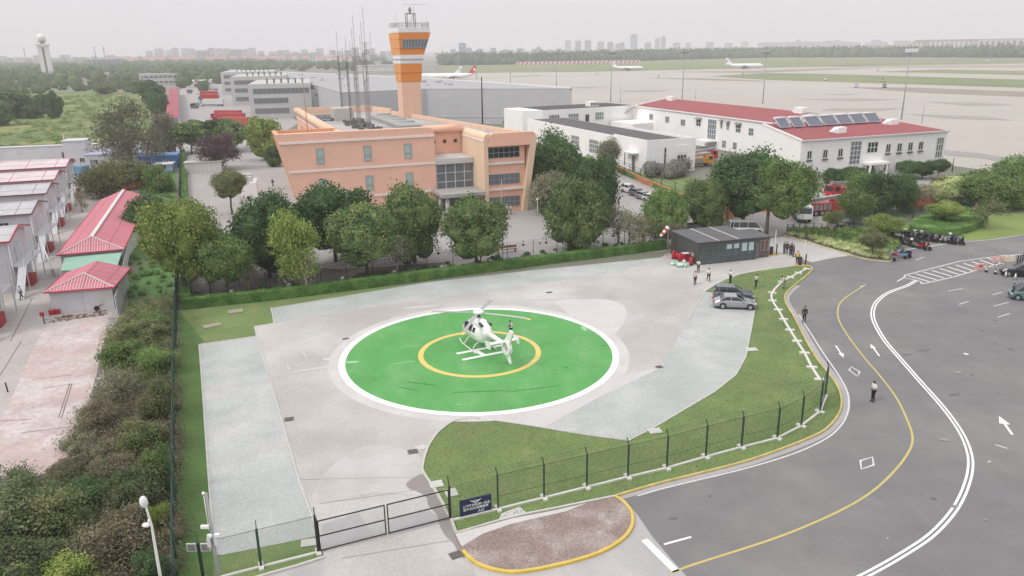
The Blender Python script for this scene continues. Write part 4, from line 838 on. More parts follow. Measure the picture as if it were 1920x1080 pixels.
# three stepped grey annexes with ribbon windows
M_gwall = mat('grey_render', (.52, .52, .51), rough=.85, var=.06, scale=.1)
for (base, top, w, d, fl, lb) in (((471, 223), 159, 27, 60, 3, 'nearest of three stepped grey blocks beside the lorry yard'), ((437, 198), 144.5, 30, 55, 3, 'middle one of three stepped grey blocks beside the lorry yard'), ((418, 178), 136, 36, 60, 3, 'farthest of three stepped grey blocks beside the lorry yard')):
    g = G(*base); h = HT(g.x, g.y, top); ga = R(14)
    t = thing('grey_depot_block', lb, 'building', g, ga, 'stepped grey depot blocks')
    mb = MB(); mb.bx(0, w, 0, d, 0, h); mb.bx(w + .01, w + 22, 2.0, 40, 0, h * .76); mb.build('wall', M_gwall, t)
    mb = MB(); mb.bx(.4, w - .4, .4, d - .4, h + .003, h + .15); mb.bx(w + .6, w + 21.5, 2.6, 39, h * .76 + .003, h * .76 + .15); mb.build('roof', mat('light_grey_roof', (.48, .48, .47), var=.1, scale=.05), t)
    for z in (.22, .52, .8):
        win(t, (0, 0), (1, 0), 2.0, h * z - 1.2, w * (.55 if z < .7 else .9), 2.4, 12, 1, M_glass_b, M_gframe, .16)
    win(t, (w, 2), (1, 0), 1.5, h * .62, 18, .8, 8, 1, M_glass_b, M_gframe, .12)
    mb = MB()
    for i in range(9): mb.lathe((w * .3 + i * 3.1, 6, h if w * .3 + i * 3.1 < w - 1 else h * .76), [(.35, 0), (.35, 1.6), (.6, 1.7), (.6, 2.2)], 8)
    mb.build('roof_vent', mat('vent_dark', (.2, .2, .2)), t)
# ================================================================== VEGETATION
import numpy as np
def leafmat(name, col, col2, var=.19, orand=.18, tr=.22, scale=.8):
    g_ = lambda c, k: tuple(k * (v * .86 + .14 * (c[0] + c[1] + c[2]) / 3) for v in c)
    col = g_(col, 2.0); col2 = g_(col2, 1.75)
    m = bpy.data.materials.new(name); m.use_nodes = True; t = m.node_tree; N = t.nodes; K = t.links.new
    b = N['Principled BSDF']; b.inputs['Roughness'].default_value = .7; b.inputs['Specular IOR Level'].default_value = .25
    pos = N.new('ShaderNodeNewGeometry').outputs['Position']
    n = N.new('ShaderNodeTexNoise'); n.inputs['Scale'].default_value = scale; n.inputs['Detail'].default_value = 3; K(pos, n.inputs['Vector'])
    r = N.new('ShaderNodeMapRange'); r.inputs['From Min'].default_value = .38; r.inputs['From Max'].default_value = .64; K(n.outputs[0], r.inputs['Value'])
    x = N.new('ShaderNodeMix'); x.data_type = 'RGBA'; K(r.outputs[0], x.inputs[0]); x.inputs[6].default_value = (*col, 1); x.inputs[7].default_value = (*col2, 1)
    n2 = N.new('ShaderNodeTexNoise'); n2.inputs['Scale'].default_value = 5.0; n2.inputs['Detail'].default_value = 1; K(pos, n2.inputs['Vector'])
    r2 = N.new('ShaderNodeMapRange'); r2.inputs['From Min'].default_value = .25; r2.inputs['From Max'].default_value = .75; r2.inputs['To Min'].default_value = 1 - var * 1.6; r2.inputs['To Max'].default_value = 1 + var * 1.6; K(n2.outputs[0], r2.inputs['Value'])
    oi = N.new('ShaderNodeObjectInfo'); r3 = N.new('ShaderNodeMapRange'); r3.inputs['To Min'].default_value = 1 - orand; r3.inputs['To Max'].default_value = 1 + orand; K(oi.outputs['Random'], r3.inputs['Value'])
    mu = N.new('ShaderNodeMath'); mu.operation = 'MULTIPLY'; K(r2.outputs[0], mu.inputs[0]); K(r3.outputs[0], mu.inputs[1])
    s = N.new('ShaderNodeVectorMath'); s.operation = 'SCALE'; K(x.outputs[2], s.inputs[0]); K(mu.outputs[0], s.inputs['Scale']); K(s.outputs[0], b.inputs['Base Color'])
    tb = N.new('ShaderNodeBsdfTranslucent'); K(s.outputs[0], tb.inputs['Color']); ms = N.new('ShaderNodeMixShader'); ms.inputs[0].default_value = tr
    K(b.outputs[0], ms.inputs[1]); K(tb.outputs[0], ms.inputs[2]); K(ms.outputs[0], N['Material Output'].inputs['Surface'])
    MATS[name] = m; return m
L_green = leafmat('camphor_leaves', (.045, .085, .028), (.13, .17, .05))
L_dark = leafmat('dark_green_leaves', (.03, .07, .022), (.07, .12, .04))
L_yel = leafmat('yellow_green_leaves', (.10, .15, .025), (.21, .25, .05))
L_mid = leafmat('mid_green_leaves', (.055, .11, .025), (.13, .19, .05))
L_purple = leafmat('purple_leaves', (.06, .035, .045), (.11, .07, .08))
L_brown = leafmat('brown_dry_leaves', (.09, .074, .043), (.15, .13, .08))
L_olive = leafmat('olive_leaves', (.07, .09, .03), (.15, .155, .065))
L_grey = leafmat('grey_brown_leaves', (.10, .10, .06), (.19, .19, .12))
L_scrub = leafmat('scrub_leaves', (.05, .075, .03), (.10, .112, .048))
L_sage = leafmat('sage_leaves', (.075, .085, .045), (.125, .135, .08))
L_pale = leafmat('variegated_pale_leaves', (.2, .25, .08), (.42, .44, .22))
L_far = leafmat('far_wood_leaves', (.045, .08, .03), (.10, .145, .055), scale=.05)
L_far2 = leafmat('far_tree_belt_leaves', (.04, .075, .035), (.075, .11, .055), scale=.03)
L_hedge = leafmat('hedge_leaves', (.045, .11, .02), (.10, .19, .04))
M_bark = mat('grey_brown_bark', (.13, .11, .09), rough=.95, var=.2, scale=3)
M_twig = mat('bare_twig', (.24, .21, .18), rough=.95, var=.2, scale=3)
def lumps(rng, n, fill=.62):
    out = []
    for i in range(n):
        for _ in range(30):
            p = rng.normal(size=3); p /= np.linalg.norm(p)
            rad = fill * (rng.random() ** .25); p = p * rad
            if p[2] > -.75: break
        r = rng.uniform(.24, .42) * (1.15 if rad < .4 else 1)
        out.append((p[0], p[1], p[2], r))
    return np.array(out)
ICO = None
def ico():
    global ICO
    if ICO is None:
        bm = bmesh.new(); bmesh.ops.create_icosphere(bm, subdivisions=2, radius=1); ICO = (np.array([v.co[:] for v in bm.verts]), np.array([[v.index for v in f.verts] for f in bm.faces])); bm.free()
    return ICO
def leaf_cloud(rng, L, n, ls, core=.8, flat=1.0, outward=.6, jit=.10, squash=1.0):
    "L: array (x,y,z,r) of lumps. n leaves per unit of r^2 share, leaf size ls. returns verts, quads, tris"
    w = L[:, 3] ** 2; idx = rng.choice(len(L), n, p=w / w.sum())
    d = rng.normal(size=(n, 3)); d /= np.linalg.norm(d, axis=1)[:, None]; d[:, 2] = np.where(d[:, 2] < -.35, -d[:, 2], d[:, 2])
    c = L[idx]; rad = c[:, 3] * (1 + rng.normal(size=n) * jit); p = c[:, :3] + d * rad[:, None] * np.array([1, 1, squash])
    nr = d * outward + rng.normal(size=(n, 3)) * (1 - outward) * .9; nr /= np.linalg.norm(nr, axis=1)[:, None]
    t = np.cross(nr, rng.normal(size=(n, 3))); t /= np.linalg.norm(t, axis=1)[:, None]; b = np.cross(nr, t)
    s = (ls * rng.uniform(.6, 1.35, n))[:, None]; q = np.stack([p - t * s * .5, p + b * s * .32, p + t * s * .5, p - b * s * .32], 1).reshape(-1, 3)
    quads = np.arange(n * 4).reshape(-1, 4); V = [q]; T = []
    if core > 0:
        iv, jf = ico(); off = n * 4
        for k in range(len(L)):
            rr_ = 1 + rng.normal(size=len(iv)) * .07
            V.append(iv * (L[k, 3] * core * rr_)[:, None] * np.array([1, 1, squash]) + L[k, :3]); T.append(jf + off); off += len(iv)
    return np.concatenate(V), quads, (np.concatenate(T) if T else np.zeros((0, 3), int))
def np_mesh(name, V, Q, T, m):
    me = bpy.data.meshes.new(name); me.vertices.add(len(V)); me.vertices.foreach_set('co', V.astype(np.float32).ravel())
    nl = Q.size + T.size; me.loops.add(nl); me.loops.foreach_set('vertex_index', np.concatenate([Q.ravel(), T.ravel()]).astype(np.int32))
    st = np.concatenate([np.arange(len(Q)) * 4, Q.size + np.arange(len(T)) * 3]).astype(np.int32)
    me.polygons.add(len(Q) + len(T)); me.polygons.foreach_set('loop_start', st)
    me.materials.append(m); me.update(calc_edges=True); me.validate(); return me
CROWN = {}
def crown_mesh(kind, m, var):
    k = (kind, m.name, var)
    if k in CROWN: return CROWN[k]
    rng = np.random.default_rng(100 + var * 17 + len(kind))
    if kind == 'dense': L = lumps(rng, 34); a = leaf_cloud(rng, L, 20000, .064, .72, outward=.45, jit=.17)
    elif kind == 'far': L = lumps(rng, 22); a = leaf_cloud(rng, L, 4200, .13, .8)
    elif kind == 'loose': L = lumps(rng, 34, .68); L[:, 3] *= .72; a = leaf_cloud(rng, L, 10000, .07, 0, outward=.3, jit=.32)
    elif kind == 'airy': L = lumps(rng, 40, .72); L[:, 3] *= .7; a = leaf_cloud(rng, L, 7000, .055, 0, outward=.2, jit=.4)
    elif kind == 'sparse': L = lumps(rng, 22, .72); L[:, 3] *= .7; a = leaf_cloud(rng, L, 1500, .085, 0, outward=.2, jit=.45)
    elif kind == 'bush': L = lumps(rng, 16, .62); a = leaf_cloud(rng, L, 6500, .095, .7, outward=.4, jit=.2)
    elif kind == 'spiky': L = lumps(rng, 16, .7); L[:, 3] *= .8; a = leaf_cloud(rng, L, 9000, .075, 0, outward=.2, jit=.4)
    V, Q, T = a; lo = np.percentile(V, 1, axis=0); hi = np.percentile(V, 99, axis=0)
    V = (V - (lo + hi) / 2) / ((hi - lo) / 2)
    CROWN[k] = np_mesh('foliage', V, Q, T, m); return CROWN[k]
def trunk_mb(h, rb, spread, seed, twiggy=False, cz=.55):
    rnd = random.Random(seed); mb = MB(); k = h * .42
    mb.tube([(0, 0, -.05), (rnd.uniform(-.1, .1), rnd.uniform(-.1, .1), k * .5), (rnd.uniform(-.15, .15), rnd.uniform(-.15, .15), k)], [rb * 1.25, rb, rb * .85], 8)
    top = Vector(mb.v[-1]); n = 9 if twiggy else 6
    for i in range(n):
        a = 2 * math.pi * i / n + rnd.uniform(-.3, .3); r = spread * rnd.uniform(.45, .8); z = h * rnd.uniform(.62, .92)
        p0 = Vector((0, 0, k * rnd.uniform(.75, 1.0))); p2 = Vector((r * math.cos(a), r * math.sin(a), z)); p1 = p0.lerp(p2, .5) + Vector((0, 0, -h * .04))
        mb.tube([p0, p1, p2], [rb * .55, rb * .35, rb * .1], 5)
        if twiggy:
            for j in range(4):
                q = p1.lerp(p2, rnd.random()); mb.tube([q, q + Vector((rnd.uniform(-1, 1), rnd.uniform(-1, 1), rnd.uniform(.4, 1.4))) * h * .12], [rb * .2, rb * .05], 4)
    return mb
TREEN = 0
def tree(base, top, w, bottom=None, kind='dense', m=None, label='tree', cat='tree', group=None, name='tree', off=(0, 0), depth=1.0, trunk=True, twig=False):
    "base: photo pixel of the foot; top: pixel row of the crown top; w: crown width in photo pixels; off: shift of crown centre (pixels)"
    global TREEN; TREEN += 1
    w *= .95; m = m or L_green; g = G(*base); px = PXM(g.x, g.y); rad = w / px / 2; H = HT(g.x, g.y + rad * .25, top)
    zb = H * .25 if bottom is None else max(.15, HT(g.x, g.y - rad * .15, bottom))
    zb = min(zb + (H * .09 if kind in ('dense', 'far') and H > 4 else 0), H * .7)
    if H > 22: print('TALL', base, top, H)
    t = thing(name, label, cat, g, random.uniform(0, 6.28), group)
    if trunk:
        rb = max(.07, H * .022); tm = trunk_mb(H, rb, rad, TREEN, twig or kind == 'sparse'); tm.build('trunk', M_twig if kind in ('sparse',) else M_bark, t)
    c = bpy.data.objects.new('crown', crown_mesh(kind, m, TREEN % 3)); COL.objects.link(c); c.parent = t
    c.scale = (rad, rad * depth, (H - zb) / 2); c.location = (0, 0, (H + zb) / 2)
    if off[0]:
        v = Vector((off[0] / px, 0, 0)); v.rotate(Matrix.Rotation(-t.rotation_euler.z, 3, 'Z')); c.location.x += v.x; c.location.y += v.y
    return t
grp = 'camphor trees along the helipad hedge'
tree((350, 552), 378, 128, 515, 'dense', L_yel, 'broad yellowish green tree at the left corner of the hedge', group=grp)
tree((428, 553), 437, 96, 528, 'dense', L_mid, 'small round tree standing in front of the broad yellowish tree', group=grp)
tree((506, 520), 368, 124, 500, 'dense', L_dark, 'dark green round tree left of the peach office corner', group=grp)
tree((560, 545), 400, 80, 510, 'loose', L_yel, 'yellow green loose tree between two dark round trees', group=grp)
tree((630, 490), 347, 138, 460, 'dense', L_dark, 'tall dark tree against the left part of the peach office', group=grp)
tree((690, 520), 383, 124, 492, 'dense', L_green, 'wide round green tree in front of the bicycle racks', group=grp)
tree((778, 492), 352, 96, 480, 'dense', L_green, 'tall oval tree left of the office entrance', group=grp)
tree((893, 500), 370, 114, 478, 'dense', L_green, 'neat round tree right in front of the office entrance', group=grp)
tree((1085, 470), 338, 112, 466, 'dense', L_green, 'large round tree right of the empty plaza', group=grp)
tree((1112, 425), 300, 84, 425, 'dense', L_dark, 'tall green tree just behind the large round one right of the plaza', group='trees right of the peach office')
tree((1040, 375), 255, 100, 370, 'dense', L_dark, 'dark tree close to the right end of the peach office', group='trees right of the peach office')
tree((1088, 372), 292, 88, 385, 'dense', L_mid, 'middle tree of the clump right of the peach office', group='trees right of the peach office')
tree((1025, 400), 325, 64, 400, 'loose', L_grey, 'greyish thin tree at the right wall of the peach office', group='trees right of the peach office')
tree((1075, 410), 340, 74, 415, 'dense', L_mid, 'low round tree at the hedge right of the peach office', group='trees right of the peach office')
tree((1247, 445), 355, 78, 436, 'dense', L_mid, 'round tree by the row of parked cars', group='trees behind the guard cabin')
tree((1320, 430), 338, 80, 425, 'dense', L_green, 'round tree behind the guard cabin roof', group='trees behind the guard cabin')
tree((1392, 425), 283, 116, 398, 'dense', L_dark, 'biggest round tree in front of the long white wing', group='trees behind the guard cabin')
tree((1437, 445), 303, 112, 410, 'dense', L_mid, 'broad tree right of the biggest one, before the white front block', off=(28, 0), group='trees behind the guard cabin')
tree((1140, 330), 262, 40, 320, 'loose', L_grey, 'thin grey tree against the low white block', group='trees right of the peach office')
tree((962, 243), 218, 34, 240, 'far', L_mid, 'small tree behind the peach office near the white block', group='trees right of the peach office')
for i, (b, tp, w, lb) in enumerate((((1180, 468), 392, 52, 'bare greyish shrub right of the large round tree'), ((1205, 470), 400, 50, 'second bare greyish shrub, nearer the parked cars'), ((1158, 462), 385, 46, 'tall bare shrub touching the large round tree'), ((1228, 465), 415, 44, 'low bare shrub left of the windsock'), ((1265, 462), 418, 40, 'low leafy shrub behind the windsock'))):
    tree(b, tp, w, None, 'sparse' if i < 4 else 'loose', L_grey if i % 2 == 0 else L_olive, lb, 'shrub', 'bare shrubs behind the hedge', 'bare_shrub')
# thin young trees between the first row
tree((395, 552), 470, 34, 530, 'spiky', L_olive, 'slim young tree between the two left trees', 'tree', grp)
tree((468, 548), 480, 40, 530, 'sparse', L_olive, 'thin twiggy tree before the dark round tree', 'tree', grp)
tree((578, 553), 455, 58, 528, 'sparse', L_yel, 'thin twiggy sapling with yellow leaves at the fence', 'tree', grp)
tree((745, 520), 440, 60, 490, 'sparse', L_grey, 'nearly bare sapling between the green trees', 'tree', grp)
# upper left trees
tree((436, 285), 225, 60, 278, 'far', L_green, 'round green tree right of the depot gate', group='trees between depot and office')
tree((360, 288), 228, 70, 272, 'far', L_green, 'green tree left of the purple tree', group='trees between depot and office')
tree((400, 285), 226, 78, 268, 'far', L_dark, 'dark green tree behind the purple tree', group='trees between depot and office')
tree((412, 318), 252, 74, 308, 'loose', L_purple, 'purple leaved tree beside the grey shed', name='purple_tree', group='trees between depot and office')
tree((500, 300), 222, 62, 292, 'far', L_yel, 'bright green tree touching the left edge of the peach office', group='trees between depot and office')
tree((482, 275), 224, 40, 270, 'far', L_mid, 'smaller bright tree behind the one at the office edge', group='trees between depot and office')
tree((516, 312), 275, 34, 312, 'dense', L_dark, 'small dark round bush tree at the lamp posts', group='trees between depot and office')
tree((436, 402), 322, 56, 372, 'dense', L_olive, 'lone small tree by the white equipment hut', group='trees between depot and office')
tree((250, 318), 192, 122, 300, 'airy', L_sage, 'very large greyish brown tree between meadow and lorry yard', name='grey_tree')
tree((318, 290), 215, 60, 285, 'loose', L_grey, 'greyish tree right of the very large one', name='grey_tree')
tree((190, 372), 312, 72, 372, 'loose', L_olive, 'bushy olive tree at the end of the camp lane', name='olive_tree')
tree((240, 352), 300, 90, 350, 'loose', L_olive, 'flat bushy olive tree behind the red net', name='olive_tree')
tree((255, 345), 308, 60, 342, 'loose', L_brown, 'reddish brown shrub behind the pink shed', name='brown_tree')
tree((300, 360), 310, 50, 360, 'bush', L_mid, 'green bush beside the blue container', name='green_tree')
tree((262, 450), 378, 66, 450, 'bush', L_dark, 'dark round bush pressed against the pink shed', name='round_bush', cat='bush')
tree((285, 412), 365, 50, 410, 'bush', L_dark, 'dark bush behind the one at the pink shed', name='round_bush', cat='bush')
tree((155, 398), 358, 24, 392, 'sparse', L_grey, 'pale twiggy shrub at the far end of the pink shed', name='pale_shrub', cat='shrub')
for i, (x, y, tp, w, mm) in enumerate(((105, 222, 172, 30, L_dark), (85, 212, 178, 40, L_dark), (25, 222, 172, 80, L_dark), (0, 236, 192, 50, L_dark), (62, 222, 196, 40, L_dark), (200, 178, 160, 36, L_olive), (260, 172, 150, 40, L_mid), (290, 195, 152, 46, L_dark), (300, 215, 175, 36, L_dark))):
    tree((x, y), tp, w, y - 2, 'far', mm, ['dark tree at the left rim of the meadow, second from the middle', 'dark tree at the left rim of the meadow beside the low dark one', 'widest dark tree at the left edge of the meadow', 'dark tree cut by the left picture edge beside the meadow', 'low dark tree in front of the meadow rim', 'olive tree at the far edge of the meadow', 'green tree left of the two storey depot house', 'dark tree left of the long pink roof', 'dark tree under the long pink roof wall'][i], group='trees round the meadow')
# right side
rs = 'trees before the white front block'
for (b, tp, w, bt, k, mm, lb) in (((1597, 350), 312, 46, 338, 'dense', L_dark, 'small dark tree left of the white entrance'), ((1562, 352), 316, 40, 345, 'dense', L_dark, 'dark shrub tree at the left foot of the white block'),
    ((1705, 335), 303, 46, 325, 'dense', L_dark, 'clipped dark tree left of the pair by the white block corner'), ((1728, 335), 302, 40, 325, 'dense', L_dark, 'clipped dark tree in the middle by the white block corner'), ((1757, 338), 299, 36, 322, 'dense', L_dark, 'clipped dark tree at the right corner of the white block'),
    ((1620, 395), 325, 70, 385, 'loose', L_mid, 'loose tree right of the red fire engine'), ((1655, 405), 322, 66, 398, 'loose', L_dark, 'tall loose tree in the middle of the yard edge'), ((1690, 398), 326, 50, 396, 'loose', L_dark, 'narrow dark tree right of the tall loose one'),
    ((1600, 420), 360, 62, 412, 'loose', L_mid, 'low leafy tree behind the green net fence'), ((1728, 395), 345, 46, 380, 'sparse', L_grey, 'bare tree before the red wall'),
    ((1765, 385), 340, 66, 378, 'dense', L_pale, 'pale flowering bush tree on the left of the pair'), ((1800, 385), 334, 62, 378, 'dense', L_pale, 'pale flowering bush tree on the right of the pair'),
    ((1768, 425), 380, 62, 402, 'dense', L_yel, 'small yellow green tree standing in the round hedge'), ((1845, 430), 370, 70, 410, 'sparse', L_olive, 'thin twiggy tree right of the round hedge'),
    ((1655, 452), 405, 66, 436, 'loose', L_yel, 'yellowish loose tree left of the parked scooters'), ((1635, 482), 432, 50, 465, 'loose', L_olive, 'small loose tree in the variegated bed'), ((1550, 452), 398, 24, 418, 'loose', L_yel, 'thin yellowish tree at the yard gate'), ((1562, 455), 395, 26, 420, 'loose', L_olive, 'thin olive tree beside the yellowish one at the yard gate'),
    ((1850, 390), 325, 110, 385, 'dense', L_mid, 'big green bush mass left of the right edge wood'), ((1905, 385), 312, 100, 380, 'dense', L_mid, 'big green tree near the right picture edge'), ((1885, 350), 305, 60, 345, 'far', L_dark, 'dark tree by the lamp mast at the right edge'), ((1935, 360), 298, 80, 360, 'far', L_dark, 'dark tree cut by the right picture edge'), ((1830, 355), 325, 70, 355, 'far', L_mid, 'bushy tree behind the pale flowering bushes'), ((1780, 362), 330, 60, 360, 'far', L_olive, 'olive tree behind the pale flowering bushes')):
    tree(b, tp, w, bt, k, mm, lb, group=rs)
for i, (b, lb) in enumerate((((1415, 475), 'none'),)): pass
# ------------------------------------------------------------ hedges
def in_poly(x, y, P):
    c = False; n = len(P)
    for i in range(n):
        x1, y1 = P[i][0], P[i][1]; x2, y2 = P[(i + 1) % n][0], P[(i + 1) % n][1]
        if (y1 > y) != (y2 > y) and x < (x2 - x1) * (y - y1) / (y2 - y1) + x1: c = not c
    return c
def hedge(name, path, w, h, m, label, leaf=.14, dens=55, group=None, z=0.0):
    "box hedge along a ground path"
    mb = MB(); pts = []; rng = np.random.default_rng(len(path) + int(w * 10))
    ribbon(mb, path, w * .86, z, h * .93); 
    V = []; 
    for i in range(len(path) - 1):
        a, b = np.array(path[i]), np.array(path[i + 1]); L = np.linalg.norm(b - a); d = (b - a) / L; nn = np.array([-d[1], d[0]])
        n = int(L * (w + 2 * h) * dens); s = rng.random(n) * L; q = rng.random(n) * (w + 2 * h)
        off_ = np.where(q < h, -w / 2, np.where(q < h + w, q - h - w / 2, w / 2)); zz = np.where(q < h, q, np.where(q < h + w, h, q - h - w)); 
        lum = .06 * np.sin(s * 2.3 + i) + .05 * np.sin(s * 5.1)
        p = np.stack([a[0] + d[0] * s + nn[0] * off_, a[1] + d[1] * s + nn[1] * off_, z + zz + lum * (zz > h * .8)], 1) + rng.normal(size=(n, 3)) * .05
        V.append(p)
    P = np.concatenate(V); n = len(P); nr = rng.normal(size=(n, 3)); nr[:, 2] = abs(nr[:, 2]) + .4; nr /= np.linalg.norm(nr, axis=1)[:, None]
    t = np.cross(nr, rng.normal(size=(n, 3))); t /= np.linalg.norm(t, axis=1)[:, None]; b = np.cross(nr, t); s = (leaf * rng.uniform(.6, 1.3, n))[:, None]
    q = np.stack([P - t * s * .5, P + b * s * .32, P + t * s * .5, P - b * s * .32], 1).reshape(-1, 3)
    off0 = len(mb.v); V = np.concatenate([np.array(mb.v), q]); me = bpy.data.meshes.new('hedge')
    me.from_pydata([tuple(x) for x in V], [], [tuple(f) for f in mb.f] + [tuple(off0 + 4 * i + j for j in range(4)) for i in range(n)]); me.materials.append(m); me.update()
    o = bpy.data.objects.new(name, me); COL.objects.link(o); return tag(o, label, 'hedge', group)
hedge('clipped_hedge', GP([(344, 578), (520, 560), (700, 537), (820, 521), (1000, 497), (1130, 481), (1250, 466)]), 1.3, 1.25, L_hedge, 'long clipped green hedge along the far side of the helipad')
hedge('clipped_hedge', GP([(350, 573), (349, 500), (348, 420), (346, 340), (343, 288)]), 1.1, 1.3, L_hedge, 'clipped green hedge running away from the left corner of the helipad', dens=25, leaf=.2)
hedge('low_hedge', GP([(1130, 305), (1180, 330), (1240, 356), (1290, 378)]), 1.5, 1.0, L_hedge, 'low hedge along the red boundary wall above the parked cars', dens=12, leaf=.25)
hedge('low_hedge', GP([(1010, 370), (1022, 395), (1040, 420)]), 2.2, 1.2, L_hedge, 'low hedge beside the right end of the peach office', dens=15, leaf=.25)
rh = cat_(GP([(1705, 436), (1740, 443), (1790, 442), (1830, 432), (1850, 418), (1835, 405), (1790, 400), (1745, 408), (1715, 420)]), 4, True)
mb = MB(); mb.prism(rh, 0, 1.15); rng = np.random.default_rng(9); xs = [p[0] for p in rh]; ys = [p[1] for p in rh]; PP = []
while len(PP) < 9000:
    x, y = rng.uniform(min(xs), max(xs)), rng.uniform(min(ys), max(ys))
    if in_poly(x, y, rh): PP.append((x, y, 1.17 + .08 * math.sin(x) * math.sin(y * 1.3)))
for i in range(len(rh)):
    a, b = rh[i], rh[(i + 1) % len(rh)]
    for _ in range(int(math.dist(a, b) * 60)): t = rng.random(); PP.append((a[0] + (b[0] - a[0]) * t, a[1] + (b[1] - a[1]) * t, rng.uniform(0, 1.2)))
for p in PP:
    s = .2; a = Vector((rng.normal(), rng.normal(), rng.normal() * .5)).normalized() * s * .5; b = Vector((rng.normal(), rng.normal(), rng.normal() * .5)).normalized() * s * .35; p = Vector(p)
    mb.v += [tuple(p - a), tuple(p + b), tuple(p + a), tuple(p - b)]; k = len(mb.v); mb.f.append([k - 4, k - 3, k - 2, k - 1]); mb.m.append(0); mb.sm.append(False)
tag(mb.build('round_hedge', leafmat('round_hedge_leaves', (.06, .13, .025), (.11, .2, .04), scale=.3), recalc=False), 'large oval clipped hedge behind the parked scooters', 'hedge')
# ------------------------------------------------------------ masses nobody could count
def scatter(poly_px, n, seed, rmin, rmax, hz, jitter=0):
    P = GP(poly_px); xs = [p[0] for p in P]; ys = [p[1] for p in P]; rng = np.random.default_rng(seed); out = []
    while len(out) < n:
        x, y = rng.uniform(min(xs), max(xs)), rng.uniform(min(ys), max(ys))
        if in_poly(x, y, P): r = rng.uniform(rmin, rmax); out.append((x, y, r * hz * rng.uniform(.7, 1.1), r))
    return np.array(out), rng
def mass(name, L, rng, n, ls, m, label, cat, core=.85, outward=.5, jit=.15, squash=1.0):
    V, Q, T = leaf_cloud(rng, L, n, ls, core, outward=outward, jit=jit, squash=squash)
    o = bpy.data.objects.new(name, np_mesh(name, V, Q, T, m)); COL.objects.link(o); return tag(o, label, cat, kind='stuff')
L1, rng = scatter([(0, 152), (0, 128), (150, 122), (420, 118), (560, 122), (740, 124), (740, 133), (540, 133), (420, 140), (410, 175), (330, 165), (300, 155), (180, 160), (0, 172)], 900, 1, 5, 9, .75)
mass('wood', L1, rng, 60000, 2.2, L_far, 'broad dark wood behind the meadow and the lorry depot', 'wood')
L1, rng = scatter([(-300, 160), (-60, 150), (110, 158), (230, 162), (300, 172), (300, 178), (120, 170), (60, 178), (10, 196), (-300, 220)], 420, 2, 2.2, 4.2, .8)
mass('wood', L1, rng, 36000, 1.2, L_far, 'bushy wood edge along the back of the meadow', 'wood')
L1, rng = scatter([(830, 118.5), (960, 117.5), (1240, 109.5), (1440, 104.5), (1700, 104.8), (2100, 107), (2100, 109), (1700, 107.5), (1440, 108), (1240, 113), (960, 121), (830, 122.5)], 1100, 3, 9, 15, .6)
mass('tree_belt', L1, rng, 40000, 5, L_far2, 'far blue green tree belt along the airfield edge', 'tree belt')
L1, rng = scatter([(-200, 116), (300, 113), (560, 111), (760, 113), (760, 116), (560, 115), (300, 118), (-200, 124)], 500, 4, 9, 14, .7)
mass('tree_belt', L1, rng, 16000, 5, L_far2, 'far tree belt below the red roofed housing', 'tree belt')
L1, rng = scatter([(1830, 372), (1850, 345), (1900, 325), (2100, 315), (2100, 420), (1920, 396), (1850, 395)], 90, 5, 1.5, 3.2, .9)
mass('bushes', L1, rng, 14000, .55, L_mid, 'dense green bushes filling the right edge behind the fence', 'bushes')
L1, rng = scatter([(1480, 436), (1540, 434), (1640, 436), (1682, 455), (1676, 472), (1600, 462), (1530, 448)], 150, 6, .5, .9, .55)
mass('bed_shrubs', L1, rng, 14000, .22, L_mid, 'dark green shrubs in the bed by the gate', 'shrubs', squash=.7)
L1, rng = scatter([(1475, 440), (1500, 442), (1560, 453), (1640, 470), (1676, 476), (1665, 487), (1620, 481), (1560, 464), (1500, 447)], 170, 7, .35, .6, .5)
mass('variegated_shrubs', L1, rng, 12000, .18, L_pale, 'pale variegated shrubs edging the bed by the gate', 'shrubs', squash=.7)
L1, rng = scatter([(355, 553), (420, 548), (700, 513), (1000, 473), (1230, 452), (1230, 462), (1000, 490), (700, 528), (355, 566)], 90, 8, .25, .5, .4)
mass('ground_cover', L1, rng, 7000, .16, L_dark, 'dark low ground cover behind the long hedge', 'ground cover', squash=.6)
L1, rng = scatter([(-60, 288), (-150, 240), (0, 205), (110, 182), (200, 178), (305, 190), (318, 230), (325, 282), (140, 281)], 500, 41, .8, 2.2, .12)
mass('meadow_weeds', L1, rng, 26000, .45, leafmat('meadow_weed_leaves', (.075, .125, .03), (.12, .15, .045), scale=.05), 'rough tall weeds all over the far meadow', 'weeds', core=.5, squash=.5)
RL = GP(LE[:12][::-1]) + GP([(1178, 827), (1230, 802), (1340, 737), (1382, 705), (1400, 670), (1412, 610), (1418, 573), (1322, 549), (1388, 516), (1500, 499)]) + KG[::-1] + GP([(1050, 955), (857, 1000), (848, 978)])
rng = np.random.default_rng(77); xs = [p[0] for p in RL]; ys = [p[1] for p in RL]; Q_ = []
while len(Q_) < 45000:
    x, y = rng.uniform(min(xs), max(xs)), rng.uniform(min(ys), max(ys))
    if in_poly(x, y, RL): Q_.append((x, y, .025))
Q_ += [(p[0] + rng.normal() * .06, p[1] + rng.normal() * .06, .04) for p in KG for _ in range(12)]
P_ = np.array(Q_); n = len(P_); a_ = rng.uniform(0, 6.28, n); dd_ = np.stack([np.cos(a_), np.sin(a_), np.zeros(n)], 1) * rng.uniform(.012, .035, n)[:, None]; up = np.stack([rng.normal(size=n) * .03, rng.normal(size=n) * .03, rng.uniform(.015, .05, n)], 1)
